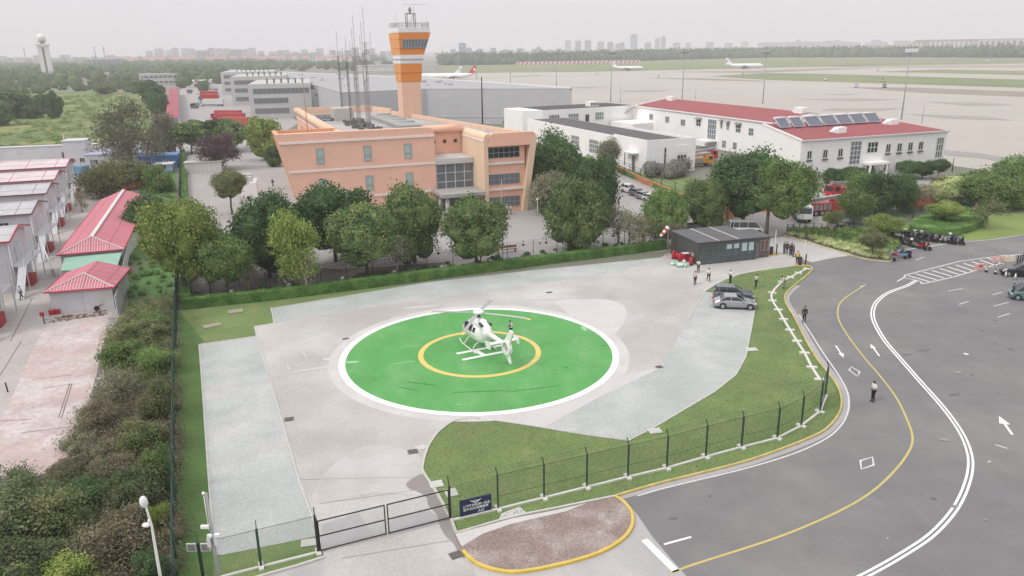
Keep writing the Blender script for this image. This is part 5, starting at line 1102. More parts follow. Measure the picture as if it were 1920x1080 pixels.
o = bpy.data.objects.new('grass', np_mesh('grass', np.stack([P_ - dd_, P_ + dd_, P_ + dd_ * .3 + up, P_ - dd_ * .3 + up], 1).reshape(-1, 3), np.arange(n * 4).reshape(-1, 4), np.zeros((0, 3), int), leafmat('grass_blades', (.082, .12, .038), (.115, .15, .05), scale=.35))); COL.objects.link(o); tag(o, 'short mown grass of the lawn between helipad and road', 'grass', kind='stuff')
# scrub strip on the left
SCR = [(236, 590), (290, 560), (328, 565), (331, 700), (330, 1130), (-30, 1180), (-60, 900), (60, 890), (140, 865), (170, 790), (190, 720), (205, 650)]
for (pp, n, sd, mm, nl, lb) in (([(205, 640), (240, 590), (328, 560), (331, 760), (230, 760), (200, 720)], 210, 11, L_olive, 26000, 'tangled olive scrub on the upper part of the strip by the green fence'),
    ([(190, 740), (331, 740), (331, 890), (140, 890)], 200, 12, L_brown, 20000, 'reddish brown dry scrub in the middle of the strip'),
    ([(-200, 900), (60, 890), (331, 850), (331, 1180), (-200, 1250)], 330, 13, L_scrub, 42000, 'dark green scrub filling the bottom left corner'),
    ([(240, 590), (245, 455), (262, 360), (325, 300), (330, 560)], 190, 14, L_mid, 15000, 'green creeping weeds between the sheds and the fence'),
    ([(130, 960), (331, 890), (331, 1100), (200, 1150)], 110, 15, L_brown, 16000, 'brown withered scrub near the street lamp'),
    ([(120, 850), (190, 730), (215, 740), (200, 860)], 60, 16, L_grey, 4500, 'grey dusty weeds along the rubble')):
    L1, rng = scatter(pp, n, sd, .35, 1.05 if sd != 14 else .7, .55 if sd != 14 else .35)
    mass('scrub', L1 * np.array([1, 1, .8, .85]), rng, int(nl * 1.7), .13, mm, lb, 'scrub', core=.6, outward=.3, jit=.35)
for i, (x, y, tp, w, k, mm, lb) in enumerate(((270, 640, 585, 90, 'loose', L_olive, 'olive shrub at the top of the strip by the green fence'), (238, 690, 620, 90, 'loose', L_mid, 'green shrub beside the rubble edge'), (300, 700, 630, 70, 'loose', L_mid, 'green shrub against the green fence, upper part'), (235, 760, 655, 80, 'sparse', L_grey, 'bare forked shrub in the middle of the strip'), (300, 790, 690, 70, 'loose', L_olive, 'olive shrub leaning on the fence, middle part'), (195, 815, 730, 70, 'spiky', L_brown, 'reddish shrub at the lower end of the rubble'), (270, 850, 765, 90, 'loose', L_olive, 'wide olive shrub left of the fence below the forked one'), (130, 890, 850, 70, 'spiky', L_brown, 'brown shrub at the corner of the pink slab'), (215, 900, 840, 80, 'spiky', L_brown, 'large dry brown shrub in the lower strip'), (30, 1010, 880, 170, 'loose', L_scrub, 'big dark green shrub in the bottom left corner'), (110, 1000, 880, 120, 'loose', L_olive, 'dark shrub right of the big corner shrub'), (260, 960, 850, 110, 'loose', L_scrub, 'dark green shrub above the lamp head'), (300, 930, 800, 60, 'loose', L_mid, 'green shrub against the green fence, lower part'), (200, 1060, 950, 150, 'spiky', L_brown, 'large rusty brown shrub left of the street lamp'), (245, 1010, 925, 80, 'spiky', L_brown, 'rusty brown shrub behind the lamp pole'), (60, 1100, 980, 150, 'loose', L_scrub, 'dark shrub cut by the bottom edge'), (140, 1110, 1005, 110, 'loose', L_yel, 'yellow green shrub at the bottom edge'), (305, 1000, 920, 44, 'loose', L_yel, 'yellow green shrub touching the green fence near the lamp'), (20, 1130, 1040, 90, 'loose', L_yel, 'yellowish shrub in the extreme bottom left corner'), (285, 1100, 1010, 70, 'loose', L_dark, 'dark shrub at the foot of the street lamp'), (170, 950, 880, 90, 'loose', L_dark, 'dark shrub among the brown ones'), (290, 620, 575, 60, 'loose', L_mid, 'bright green shrub at the fence corner'))):
    tree((x, y), tp + (y - tp) * .3, w * .92, y - 4, k, mm, lb, 'shrub', 'shrubs in the strip by the green fence', 'shrub')
# ================================================================== FENCES, GATE, SIGN, POLES
M_fpost = mat('dark_green_fence_paint', (.018, .045, .035), rough=.5, var=.1)
M_fmesh = mat('green_wire_mesh', (.02, .06, .045), rough=.6, var=0, alpha=.16)
M_fmesh_d = mat('dense_green_wire_mesh', (.02, .085, .07), rough=.6, var=0, alpha=.55)
M_foot = mat('pale_concrete_footing', (.62, .61, .56), rough=.9, var=.1, scale=2)
def mesh_line(par, pts, z0, z1, m, name='wire_mesh'):
    mb = MB()
    for a, b in zip(pts[:-1], pts[1:]): mb.quad((a[0], a[1], z0), (b[0], b[1], z0), (b[0], b[1], z1), (a[0], a[1], z1))
    return mb.build(name, m, par, recalc=False)
def post(par, p, h, th=.08, arm=(0, 0), m=None):
    mb = MB(); mb.bar((p[0], p[1], 0), (p[0], p[1], h), th)
    if arm != (0, 0): mb.bar((p[0], p[1], h), (p[0] + arm[0], p[1] + arm[1], h + .45), th * .45)
    return mb.build('post', m or M_fpost, par)
def wires(par, pts, zs, off_=(0, 0), th=.015, m=None):
    mb = MB()
    for a, b in zip(pts[:-1], pts[1:]):
        for z in zs: mb.bar((a[0] + off_[0], a[1] + off_[1], z), (b[0] + off_[0], b[1] + off_[1], z), th)
    return mb.build('wire', m or M_fpost, par)
def footings(par, pts, s=.5):
    for i, p in enumerate(pts):
        q = pts[min(i + 1, len(pts) - 1)]; r = pts[max(i - 1, 0)]; a = math.atan2(q[1] - r[1], q[0] - r[0])
        mb = MB(); mb.box((p[0], p[1], .075), (s * .55, s * 1.5, .16), a); mb.build('footing', M_foot, par)
FS = GP([(934, 956), (1020, 935), (1100, 915), (1177, 896), (1250, 879), (1323, 858), (1390, 840), (1457, 823), (1502, 800), (1537, 773)])
fs = thing('mesh_fence', 'green wire mesh fence on a white plinth along the road side of the lawn', 'fence')
for p in FS: post(fs, p, 2.55, .11, (-.12, .12))
footings(fs, FS)
mb = MB(); ribbon(mb, GP([(848, 977)]) + FS, .16, 0, .13); mb.build('plinth', M_foot, fs)
mesh_line(fs, GP([(848, 977)]) + FS, .14, 2.5, M_fmesh); wires(fs, FS, (1.0, 2.5), th=.02); wires(fs, FS, (2.75, 2.95), (-.09, .09), .008)
fe = GP([(1537, 773), (1547, 742)]); mesh_line(fs, fe, .1, 2.6, M_fmesh_d, 'dense_mesh_panel'); post(fs, fe[1], 2.6, .11, (-.1, .1))
mb = MB(); mb.bar((*fe[0], 2.6), (*fe[1], 2.6), .06); mb.bar((*fe[0], .15), (*fe[1], .15), .06); mb.build('rail', M_fpost, fs)
FU = GP([(1537, 713), (1522, 690), (1508, 663), (1494, 641), (1481, 620), (1469, 600), (1459, 582), (1448, 565), (1448, 550), (1466, 530), (1482, 521), (1497, 513), (1513, 505)])
pl = thing('fence_plinth', 'white concrete fence plinth with cross footings and no fence on it yet', 'plinth')
mb = MB(); ribbon(mb, cat_(FU, 3), .22, 0, .14); mb.build('beam', M_foot, pl); footings(pl, FU, .62)
pl2 = thing('fence_plinth', 'short white concrete plinth piece between the last fence posts', 'plinth')
mb = MB(); ribbon(mb, GP([(1537, 773), (1542, 757), (1549, 742)]), .28, 0, .14); mb.build('beam', M_foot, pl2)
fw = thing('mesh_fence', 'short wire mesh fence with dark posts left of the gate', 'fence')
FWp = GP([(382, 1092), (490, 1064), (597, 1037)])
for p in FWp: post(fw, p, 2.55, .11, (-.05, .18))
footings(fw, FWp); mb = MB(); ribbon(mb, FWp, .16, 0, .12); mb.build('plinth', M_foot, fw); mesh_line(fw, FWp, .13, 2.5, M_fmesh); wires(fw, FWp, (2.5,), th=.02)
# gate
gt = thing('double_gate', 'black double leaf gate closed across the helipad drive', 'gate')
ga_, gb_ = G(598, 1037), G(845, 974); gm = ga_.lerp(gb_, .505)
def leafg(a, b):
    d = (b - a).normalized(); a2, b2 = a + d * .1, b - d * .08; mb = MB()
    for p in (a2, b2): mb.bar((p.x, p.y, .12), (p.x, p.y, 2.15), .07)
    for z in (.15, 1.12, 2.13): mb.bar((a2.x, a2.y, z), (b2.x, b2.y, z), .06)
    lf = mb.build('gate_leaf', mat('black_gate_paint', (.015, .017, .018), rough=.5, var=.05), gt); mesh_line(lf, [a2[:2], b2[:2]], .15, 2.13, mat('gate_mesh', (.03, .03, .03), alpha=.09, var=0), 'wire_mesh')
leafg(ga_, gm); leafg(gm, gb_)
for p, h in ((ga_, 2.35), (gb_, 2.35)):
    mb = MB(); mb.bar((p.x, p.y, 0), (p.x, p.y, h), .13); mb.bar((p.x, p.y, h), (p.x - .1, p.y + .15, h + .6), .05); mb.build('gate_post', MATS['black_gate_paint'], gt)
# long green fence on the left and the fence behind the hedge
LF = GP([(333, 1130), (332, 1000), (331, 900), (330, 800), (330, 700), (332, 620), (334, 560), (336, 480), (338, 400), (340, 330), (341, 290)])
fl_ = thing('tall_green_fence', 'tall dark green mesh fence running straight away along the scrub', 'fence'); pts = []
for a, b in zip(LF[:-1], LF[1:]):
    n = max(1, round(math.dist(a, b) / 3.2))
    for i in range(n): pts.append((a[0] + (b[0] - a[0]) * i / n, a[1] + (b[1] - a[1]) * i / n))
pts.append(LF[-1])
for p in pts: post(fl_, p, 2.5, .11, (-.3, 0))
mesh_line(fl_, LF, .05, 2.45, M_fmesh_d); wires(fl_, LF, (2.45, .1), th=.05)
NF = GP([(352, 566), (500, 547), (700, 523), (850, 503), (1000, 485), (1130, 469), (1249, 455)]); pts = []
fn = thing('boundary_fence', 'dark post and wire fence with small white plates behind the long hedge', 'fence')
for a, b in zip(NF[:-1], NF[1:]):
    n = max(1, round(math.dist(a, b) / 3.5))
    for i in range(n): pts.append((a[0] + (b[0] - a[0]) * i / n, a[1] + (b[1] - a[1]) * i / n))
pts.append(NF[-1])
M_fg = mat('dark_grey_post', (.05, .05, .052), var=.1)
for i, p in enumerate(pts): post(fn, p, 2.5, .12 if i % 4 == 3 else .08, (0, -.3), M_fg)
mesh_line(fn, NF, .05, 2.4, mat('grey_wire_mesh', (.08, .08, .08), alpha=.1, var=0)); wires(fn, NF, (2.4, 2.65), th=.02, m=M_fg)
for k, (x, y) in enumerate(((429, 546), (537, 533), (639, 521), (737, 509), (830, 499), (918, 488), (1003, 477), (1083, 469), (1160, 459), (1235, 451))):
    best = min(((abs(proj(a[0] + (b[0] - a[0]) * t / 20, a[1] + (b[1] - a[1]) * t / 20, 1.5)[0] - x), a, b, t / 20) for a, b in zip(NF[:-1], NF[1:]) for t in range(21)), key=lambda q: q[0])
    _, a, b, t = best; p = (a[0] + (b[0] - a[0]) * t, a[1] + (b[1] - a[1]) * t); z = HT(*p, y); an_ = math.atan2(b[1] - a[1], b[0] - a[0])
    mb = MB(); mb.box((p[0] + .05, p[1] - .06, z), (.42, .03, .32), an_); mb.build('warning_plate', M_wplastic, fn)
# right hand fences (yard)
def simple_fence(pix, label, h=2.4, step=3.5, m=M_fmesh_d, name='yard_fence', mp=None, alpha=None):
    P = GP(pix); t = thing(name, label, 'fence'); q = []
    for a, b in zip(P[:-1], P[1:]):
        n = max(1, round(math.dist(a, b) / step))
        for i in range(n): q.append((a[0] + (b[0] - a[0]) * i / n, a[1] + (b[1] - a[1]) * i / n))
    q.append(P[-1])
    for p in q: post(t, p, h, .1, m=mp)
    mesh_line(t, P, .05, h - .05, m); wires(t, P, (h - .05,), th=.04, m=mp); return t
simple_fence([(1555, 436), (1600, 430), (1680, 420), (1740, 408), (1800, 396), (1870, 392), (1990, 388)], 'dark green mesh fence behind the beds and the round hedge', m=mat('yard_green_mesh', (.015, .06, .04), alpha=.38, var=0))
simple_fence([(1475, 437), (1510, 434), (1555, 436)], 'low dark fence at the yard entrance behind the bed', 1.4, 1.2, mp=M_fg, m=mat('yard_dark_mesh', (.03, .03, .03), alpha=.15, var=0))
simple_fence([(1000, 352), (1075, 320), (1130, 300)], 'thin dark fence behind the trees right of the office', 1.6, 4, mp=M_fg, m=mat('yard_dark_mesh', (.03, .03, .03)))
# red / salmon boundary wall
M_salmon = mat('salmon_boundary_wall', (.55, .20, .12), rough=.9, var=.1, scale=.6)
def wall(pix, h, label, m=M_salmon, name='boundary_wall', w=.25):
    mb = MB(); P = GP(pix); ribbon(mb, P, w, 0, h); t = thing(name, label, 'wall'); mb.build('wall_panel', m, t); mb = MB(); ribbon(mb, P, w + .1, h + .003, .08); mb.build('coping', m, t); return t
w1 = wall([(1128, 308), (1160, 322), (1200, 341), (1240, 358), (1290, 380), (1330, 395)], 1.1, 'low salmon wall topped with a dark fence above the parked cars')
q = GP([(1160, 322), (1180, 331), (1200, 341), (1220, 349), (1240, 358), (1265, 369), (1290, 380), (1330, 395)])
for p in q: mb = MB(); mb.bar((*p, 1.1), (*p, 2.9), .12); mb.build('post', M_fg, w1)
wires(w1, q, (1.6, 2.2, 2.8), th=.05, m=M_fg)
wall([(1352, 408), (1362, 416), (1378, 404), (1420, 396), (1480, 400)], 2.4, 'salmon brick wall behind the white van')
wall([(1680, 392), (1740, 388), (1790, 385), (1810, 384)], 3.0, 'orange red wall seen through the trees right of the yard', mat('orange_red_wall', (.62, .16, .08), var=.1))
wall([(118, 297), (150, 292), (240, 290), (330, 286)], 1.6, 'dark wall line behind the camp at the meadow edge', mat('dark_board', (.07, .085, .1), var=.1))
# blue sign with white writing
M_navy = mat('navy_sign_panel', (.025, .022, .10), rough=.5, var=.03)
sa, sb = G(863, 973), G(922, 959); SA = math.atan2(sb.y - sa.y, sb.x - sa.x); SW = (sb - sa).length; SH = HT(sa.x, sa.y, 940)
sg = thing('entrance_sign', 'navy blue sign board with white Chinese writing and an emblem beside the gate', 'sign', sa, SA)
mb = MB(); mb.bx(0, SW, 0, .08, .12, SH); mb.build('panel', M_navy, sg)
for u in (.4, SW - .4): mb = MB(); mb.bx(u, u + .08, .09, .16, 0, SH - .1); mb.build('leg', M_fg, sg)
def text(par, s, x, z, size, m, name='writing', y=-.004, rx=math.pi / 2):
    c = bpy.data.curves.new('t', 'FONT'); c.body = s; c.size = size; c.align_x = 'CENTER'; c.extrude = .002; c.offset = size * .02
    o = bpy.data.objects.new('t', c); COL.objects.link(o); dg = bpy.context.evaluated_depsgraph_get(); me = bpy.data.meshes.new_from_object(o.evaluated_get(dg)); bpy.data.objects.remove(o)
    me.materials.clear(); me.materials.append(m); o = bpy.data.objects.new(name, me); COL.objects.link(o); o.parent = par; o.location = (x, y, z); o.rotation_euler = (rx, 0, 0); return o
M_sgw = mat('white_sign_lettering', (.85, .85, .85), rough=.5, var=0)
text(sg, '上海虹桥机场一滴水', SW * .52, SH * .56, SW * .098, M_sgw); text(sg, '直升机机场停机坪', SW * .5, SH * .375, SW * .10, M_sgw); text(sg, '入口', SW * .66, SH * .17, SW * .105, M_sgw)
mb = MB()
for k in (-1, 1):
    for j in range(3): mb.bar((SW * .5 + k * .05, -.006, SH * .82 - j * .03), (SW * .5 + k * (.38 - j * .09), -.006, SH * .89 - j * .05), .022)
mb.lathe((0, 0, 0), [(.001, 0), (.001, .001)], 4) if False else None
for i in range(10): a = 2 * math.pi * i / 10; b = 2 * math.pi * (i + 1) / 10; mb.bar((SW * .5 + .1 * math.cos(a), -.006, SH * .8 + .1 * math.sin(a)), (SW * .5 + .1 * math.cos(b), -.006, SH * .8 + .1 * math.sin(b)), .025)
mb.build('emblem', M_sgw, sg)
# lamps and poles
M_lampw = mat('white_lamp_enamel', (.8, .8, .79), rough=.35, var=.02)
M_pole = mat('grey_pole_paint', (.33, .33, .35), rough=.5, var=.08)
lb_ = G(315, 1160); LH = HT(lb_.x, lb_.y, 945)
sl = thing('street_lamp', 'white street lamp with two oval heads at the bottom left', 'street lamp', lb_)
mb = MB(); mb.tube([(0, 0, 0), (0, 0, LH * .5), (0.02, 0, LH * .82), (-.06, 0, LH * .93), (-.12, 0, LH)], [.09, .075, .06, .05, .045], 12); mb.build('pole', M_lampw, sl)
mb = MB(); mb.ell((-.14, -.05, LH + .15), (.2, .17, .33), 14, 9); mb.build('lamp_head', M_lampw, sl)
mb = MB(); mb.tube([(0.02, 0, LH * .84), (-.1, 0, LH * .85)], .05, 8); mb.ell((-.24, 0, LH * .825), (.22, .15, .12), 12, 8); mb.ell((-.05, 0, LH * .86), (.09, .09, .12), 8, 6); mb.build('lamp_head', M_lampw, sl)
cb_ = G(418, 1130); cHh = HT(cb_.x, cb_.y, 925)
cp_ = thing('camera_pole', 'grey pole carrying white surveillance cameras at the lower left', 'camera pole', cb_)
mb = MB(); mb.tube([(0, 0, 0), (0, 0, cHh)], [.11, .06], 12); mb.build('pole', M_pole, cp_)
for z, x, lb in ((cHh - 1.9, -.28, 0), (cHh - 2.45, -.1, 1), (cHh - 2.42, .26, 2)):
    mb = MB(); mb.box((x, -.1, z), (.42 if lb == 0 else .26, .16, .15)); mb.bar((x * .6, -.05, z - .12), (0, 0, z - .15), .05); mb.build('camera', M_lampw, cp_)
mb = MB(); mb.tube([(-.14, 0, cHh - 2.2), (-.14, 0, cHh - .1)], .025, 6); mb.ell((-.14, 0, cHh), (.09, .09, .09), 10, 6); mb.build('aerial', M_lampw, cp_)
mb = MB(); mb.bx(-.28, -.08, -.18, -.02, cHh - 3.1, cHh - 2.6); mb.bx(.1, .3, -.18, -.02, cHh - 3.0, cHh - 2.55); mb.build('junction_box', mat('pale_box', (.6, .6, .62)), cp_)
fb_ = G(384, 1092); fh = HT(fb_.x, fb_.y, 1018)
fp_ = thing('floodlight_post', 'dark post with two square floodlight panels at the lower left', 'floodlight', fb_)
mb = MB(); mb.bar((0, 0, 0), (0, 0, fh), .1); mb.build('pole', M_fpost, fp_)
for x in (-.38, .38): mb = MB(); mb.box((x, -.08, fh - .22), (.52, .06, .5)); o = mb.build('floodlight', mat('pale_lamp_housing', (.55, .55, .53)), fp_); mb = MB(); mb.box((x, -.118, fh - .22), (.42, .01, .4)); mb.build('lens', mat('lamp_lens_grey', (.2, .2, .21), rough=.3), o)
def pole(base, top, label, head='ball', r=.07, cat='lamp post', name='lamp_post', m=None, group=None):
    g = G(*base); H = HT(g.x, g.y, top); t = thing(name, label, cat, g, 0, group); mb = MB(); m = m or M_pole
    mb.tube([(0, 0, 0), (0, 0, H)], [r, r * .6], 8); mb.build('pole', m, t)
    if head == 'ball': mb = MB(); mb.ell((0, 0, H + .1), (.22, .22, .25), 10, 7); mb.build('lamp_head', M_lampw, t)
    elif head == 'double': mb = MB(); mb.box((-.35, 0, H - .1), (.55, .3, .35)); mb.box((.35, 0, H + .2), (.55, .3, .35)); mb.bar((-.4, 0, H), (.4, 0, H + .1), .06); mb.build('camera_head', M_lampw, t)
    elif head == 'ring':
        mb = MB(); mb.lathe((0, 0, H - .6), [(.3, 0), (2.2, .1), (2.2, .6), (.3, .7)], 12); 
        for i in range(8): a = i * math.pi / 4; mb.box((2.1 * math.cos(a), 2.1 * math.sin(a), H - .7), (.7, .7, .5), a)
        mb.build('floodlight_ring', mat('floodlight_grey', (.27, .28, .29)), t)
    elif head == 'lattice':
        mb = MB(); mb.box((0, 0, H - .5), (5, 1.2, 2.2)); mb.build('floodlight_frame', mat('floodlight_grey', (.27, .28, .29)), t)
        for k in range(6): q = MB(); q.box((-2.1 + k * .84, -.72, H - .5), (.6, .16, 1.4)); q.build('floodlight', M_lampw, t)
    elif head == 'arm': mb = MB(); mb.bar((0, 0, H), (1.0, 0, H + .1), .08); mb.ell((1.1, 0, H + .05), (.35, .16, .1), 8, 6); mb.build('lamp_head', M_lampw, t)
    return t
pole((1008, 405), 375, 'white lamp post at the right corner of the office plaza', r=.09, m=M_lampw)
pole((943, 492), 335, 'tall thin pole in front of the office entrance', None, .06, 'pole', 'thin_pole')
pole((1645, 407), 372, 'white double headed lamp post by the yard fence', 'double', .09)
pole((1372, 430), 392, 'thin grey pole behind the white van', None, .07, 'pole', 'thin_pole'); pole((1436, 440), 398, 'thin pole right of the white van', None, .07, 'pole', 'thin_pole')
pole((1785, 322), 296, 'dark lamp pole at the airfield corner right of the white block', None, .12, 'pole', 'thin_pole', M_fg)
pole((127, 300), 252, 'pale pole at the corner of the camp', None, .1, 'pole', 'thin_pole', M_lampw); pole((905, 232), 144, 'dark lattice pole before the grey hangar', None, .35, 'mast', 'dark_mast', M_fg)
hm = 'high floodlight masts on the apron'
for (b, t, lb, hd) in (((1145, 191), 98, 'floodlight mast left of the long red roof', 'ring'), ((1279, 186), 96, 'floodlight mast behind the long red roof', 'ring'), ((1430, 195), 97, 'floodlight mast behind the join of the red roofs', 'ring'), ((1690, 224), 92, 'tall floodlight mast with a wide head behind the solar heaters', 'lattice'), ((1043, 167), 99, 'floodlight mast just right of the striped fence end', 'ring'), ((957, 157), 99, 'floodlight mast behind the grey hangar, right of the red tail', 'ring'), ((894, 150), 99, 'floodlight mast beside the red aircraft tail', 'ring'), ((860, 149), 99, 'floodlight mast beside the white aircraft tail', 'ring'), ((821, 146), 101, 'floodlight mast right of the control tower', 'ring')):
    pole(b, t, lb, hd, .28, 'floodlight mast', 'floodlight_mast', M_pole, hm)
for (b, t, lb) in (((1163, 193), 156, 'thin short mast right of the left floodlight mast'), ((1304, 186), 160, 'thin short mast behind the long red roof'), ((1728, 232), 187, 'short mast with a white tip right of the wide floodlight mast'), ((1899, 330), 290, 'short thin mast at the right edge')): pole(b, t, lb, 'ball', .14, 'mast', 'thin_mast', M_pole, 'thin masts on the apron')
# windsock
wb = G(1251, 480); wh = HT(wb.x, wb.y, 424)
ws = thing('windsock', 'red and white windsock hanging from its pole at the cabin corner', 'windsock', wb)
mb = MB(); mb.tube([(0, 0, 0), (0, 0, wh)], .05, 8); mb.build('pole', M_pole, ws)
M_wr = mat('windsock_red', (.6, .05, .03), rough=.8, var=.05); M_wwh = mat('windsock_white', (.8, .78, .76), rough=.8)
P0, P1 = Vector((-.05, -.1, wh - .1)), Vector((-1.15, -.3, wh - 1.35)); sk = bpy.data.objects.new('sock', MB().tube([P0, P0.lerp(P1, .2)], [.32, .3], 12, caps=False).mesh('sock', M_wwh)); COL.objects.link(sk); sk.parent = ws
for i in range(1, 5): MB().tube([P0.lerp(P1, i * .2), P0.lerp(P1, (i + 1) * .2)], [.31 - .03 * i, .28 - .03 * i], 12, caps=(i == 4)).build('sock_stripe', M_wr if i % 2 else M_wwh, sk)
# lift barriers at the gate
for (b, t, lb) in (((1449, 478), 432, 'raised white barrier boom by the annex cabin'), ((1503, 498), 450, 'raised white barrier boom with a black box at the lawn tip')):
    g = G(*b); H = HT(g.x, g.y, t); ba = thing('lift_barrier', lb, 'barrier', g, 0, 'lift barriers at the gate')
    mb = MB(); mb.box((0, 0, .05), (1.5, .8, .1)); mb.build('base', M_kyel, ba)
    mb = MB(); mb.box((-.25, 0, .65), (.4, .35, 1.1)); mb.build('drive_box', M_fg, ba)
    mb = MB(); mb.box((.18, .02, H / 2 + .3), (.09, .05, H - .6)); mb.build('boom', M_lampw, ba)
    mb = MB(); mb.box((.45, -.1, .85), (.14, .14, 1.5)); mb.build('post', M_fg, ba)
# ================================================================== HELICOPTER
M_hw = mat('white_helicopter_paint', (.80, .80, .78), rough=.3, var=.03, scale=2, coat=.3, obj=True)
M_hgl = mat('dark_perspex', (.02, .022, .025), rough=.08, var=0, spec=.6); M_rot = mat('grey_rotor_blade', (.36, .35, .36), rough=.5, var=.05)
he = thing('helicopter', 'white light helicopter with a shrouded tail rotor parked on the green pad', 'helicopter', (-3.3, 70.1, .056), R(117)); he.scale = (1.09, 1.09, 1.04)
def srings(spec, n=20, e=2.3):
    out = []
    for x, w, h, zc in spec:
        r = []
        for k in range(n):
            a = 2 * math.pi * k / n; c, s = math.cos(a), math.sin(a); r.append((x, w * math.copysign(abs(c) ** (2 / e), c), zc + h * math.copysign(abs(s) ** (2 / e), s)))
        out.append(r)
    return out
mb = MB(); mb.loft(srings([(2.95, .04, .04, 1.22), (2.85, .26, .22, 1.24), (2.6, .5, .42, 1.32), (2.1, .70, .64, 1.45), (1.4, .80, .84, 1.58), (.5, .82, .93, 1.62), (-.5, .82, .93, 1.64), (-1.2, .76, .84, 1.68), (-1.7, .62, .66, 1.78), (-2.05, .40, .44, 1.95), (-2.2, .24, .28, 2.02)])); mb.build('fuselage', M_hw, he)
mb = MB(); mb.loft(srings([(1.3, .1, .05, 2.42), (.9, .45, .3, 2.5), (.2, .55, .46, 2.55), (-.8, .56, .46, 2.55), (-1.6, .46, .36, 2.42), (-2.2, .2, .16, 2.2)])); mb.build('engine_cowling', M_hw, he)
mb = MB()
for s in (-1, 1): mb.tube([(-1.0, s * .32, 2.72), (-1.65, s * .42, 2.7)], [.16, .14], 10)
mb.build('exhaust', mat('burnt_metal', (.09, .085, .08), metal=.5, rough=.5), he)
mb = MB(); mb.tube([(-1.85, 0, 2.02), (-3.4, 0, 2.08), (-5.0, 0, 2.16)], [.32, .22, .17], 14); mb.build('tail_boom', M_hw, he)
ring = []
for i in range(24):
    a = 2 * math.pi * i / 24; c, s = math.cos(a), math.sin(a); ring.append([(-5.55 + .70 * c, -.16, 1.98 + .70 * s), (-5.55 + .72 * c, .16, 1.98 + .72 * s), (-5.55 + .46 * c, .18, 1.98 + .46 * s), (-5.55 + .46 * c, -.18, 1.98 + .46 * s)])
ring.append(ring[0]); mb = MB(); mb.loft(ring, caps=False, smooth=False); sh = mb.build('tail_rotor_shroud', M_hw, he)
mb = MB(); mb.tube([(-5.55, -.1, 1.98), (-5.55, .1, 1.98)], .12, 10)
for i in range(10): a = i * math.pi / 5; mb.bar((-5.55, 0, 1.98), (-5.55 + .45 * math.cos(a), 0, 1.98 + .45 * math.sin(a)), .05, .07)
mb.build('tail_rotor', M_rot, sh)
mb = MB(); mb.extr([(-5.2, -.07, 2.5), (-6.1, -.07, 2.3), (-6.75, -.07, 3.75), (-6.2, -.07, 3.82)], (0, .14, 0)); mb.extr([(-5.2, -.06, 1.5), (-6.0, -.06, 1.5), (-6.3, -.06, .72), (-6.0, -.06, .68)], (0, .12, 0)); mb.build('tail_fin', M_hw, he)
mb = MB(); mb.extr([(-4.3, -1.3, 2.1), (-4.8, -1.3, 2.1), (-4.8, 1.3, 2.1), (-4.3, 1.3, 2.1)], (0, 0, .07)); mb.build('stabiliser', M_hw, he)
for s in (-1, 1): mb = MB(); mb.extr([(-4.1, s * 1.33, 2.35), (-5.1, s * 1.33, 2.6), (-5.2, s * 1.33, 1.9), (-4.5, s * 1.33, 1.75)], (0, s * .05, 0)); mb.build('end_plate', M_hw, he)
# skids
for s in (-1, 1):
    mb = MB(); mb.tube([(2.15, s * 1.0, .35), (1.9, s * 1.0, .12), (1.6, s * 1.0, .06), (-1.5, s * 1.0, .06)], .05, 8); mb.build('skid', M_hw, he)
for x in (1.0, -.75): mb = MB(); mb.tube([(x, -1.0, .08), (x, -.92, .4), (x, -.6, .78), (x, .6, .78), (x, .92, .4), (x, 1.0, .08)], .045, 8); mb.build('cross_tube', M_hw, he)
mb = MB()
for s in (-1, 1): mb.bar((1.3, s * .95, .1), (1.1, s * .75, .5), .16, .03)
mb.build('step', M_hw, he)
# glazing: patches hugging the lofted body
def patch(xs, a0, a1, spec, name, m=M_hgl, off_=.015, e=2.3, side=1):
    def at(x):
        for (xa, wa, ha, za), (xb, wb_, hb, zb) in zip(spec[:-1], spec[1:]):
            if xb <= x <= xa: t = (x - xa) / (xb - xa); return (wa + (wb_ - wa) * t, ha + (hb - ha) * t, za + (zb - za) * t)
    rows_ = []
    for x in xs:
        w, h, zc = at(x); r = []
        for k in range(9):
            a = a0 + (a1 - a0) * k / 8; c, s = math.cos(a), math.sin(a); r.append((x, side * (w + off_) * math.copysign(abs(c) ** (2 / e), c), zc + (h + off_) * math.copysign(abs(s) ** (2 / e), s)))
        rows_.append(r)
    mb = MB(); mb.loft(rows_, caps=False, closed=False); return mb.build(name, m, he, recalc=False)
SP = [(2.95, .04, .04, 1.22), (2.85, .26, .22, 1.24), (2.6, .5, .42, 1.32), (2.1, .70, .64, 1.45), (1.4, .80, .84, 1.58), (.5, .82, .93, 1.62), (-.5, .82, .93, 1.64), (-1.2, .76, .84, 1.68), (-1.7, .62, .66, 1.78), (-2.05, .40, .44, 1.95)]
patch([2.7, 2.5, 2.2, 1.9, 1.55], R(25), R(155), SP, 'windscreen')
for s in (1, -1):
    patch([1.45, 1.1, .7], R(2), R(52), SP, 'door_window', side=s); patch([.55, .2, -.15], R(4), R(48), SP, 'cabin_window', side=s); patch([-.35, -.55, -.75], R(8), R(38), SP, 'rear_window', side=s)
    mb = MB(); mb.ell((0, 0, 0), (.045, .21, .27), 14, 8); o = mb.build('clamshell_window', M_hgl, he); o.location = (-1.66, s * .40, 1.86); o.rotation_euler = (0, R(-22), R(-s * 38))
mb = MB(); mb.bar((-.9, .83, 1.45), (1.2, .84, 1.45), .02, .03); mb.bar((-.9, -.83, 1.45), (1.2, -.84, 1.45), .02, .03); mb.build('door_rail', mat('seam_grey', (.3, .3, .3)), he)
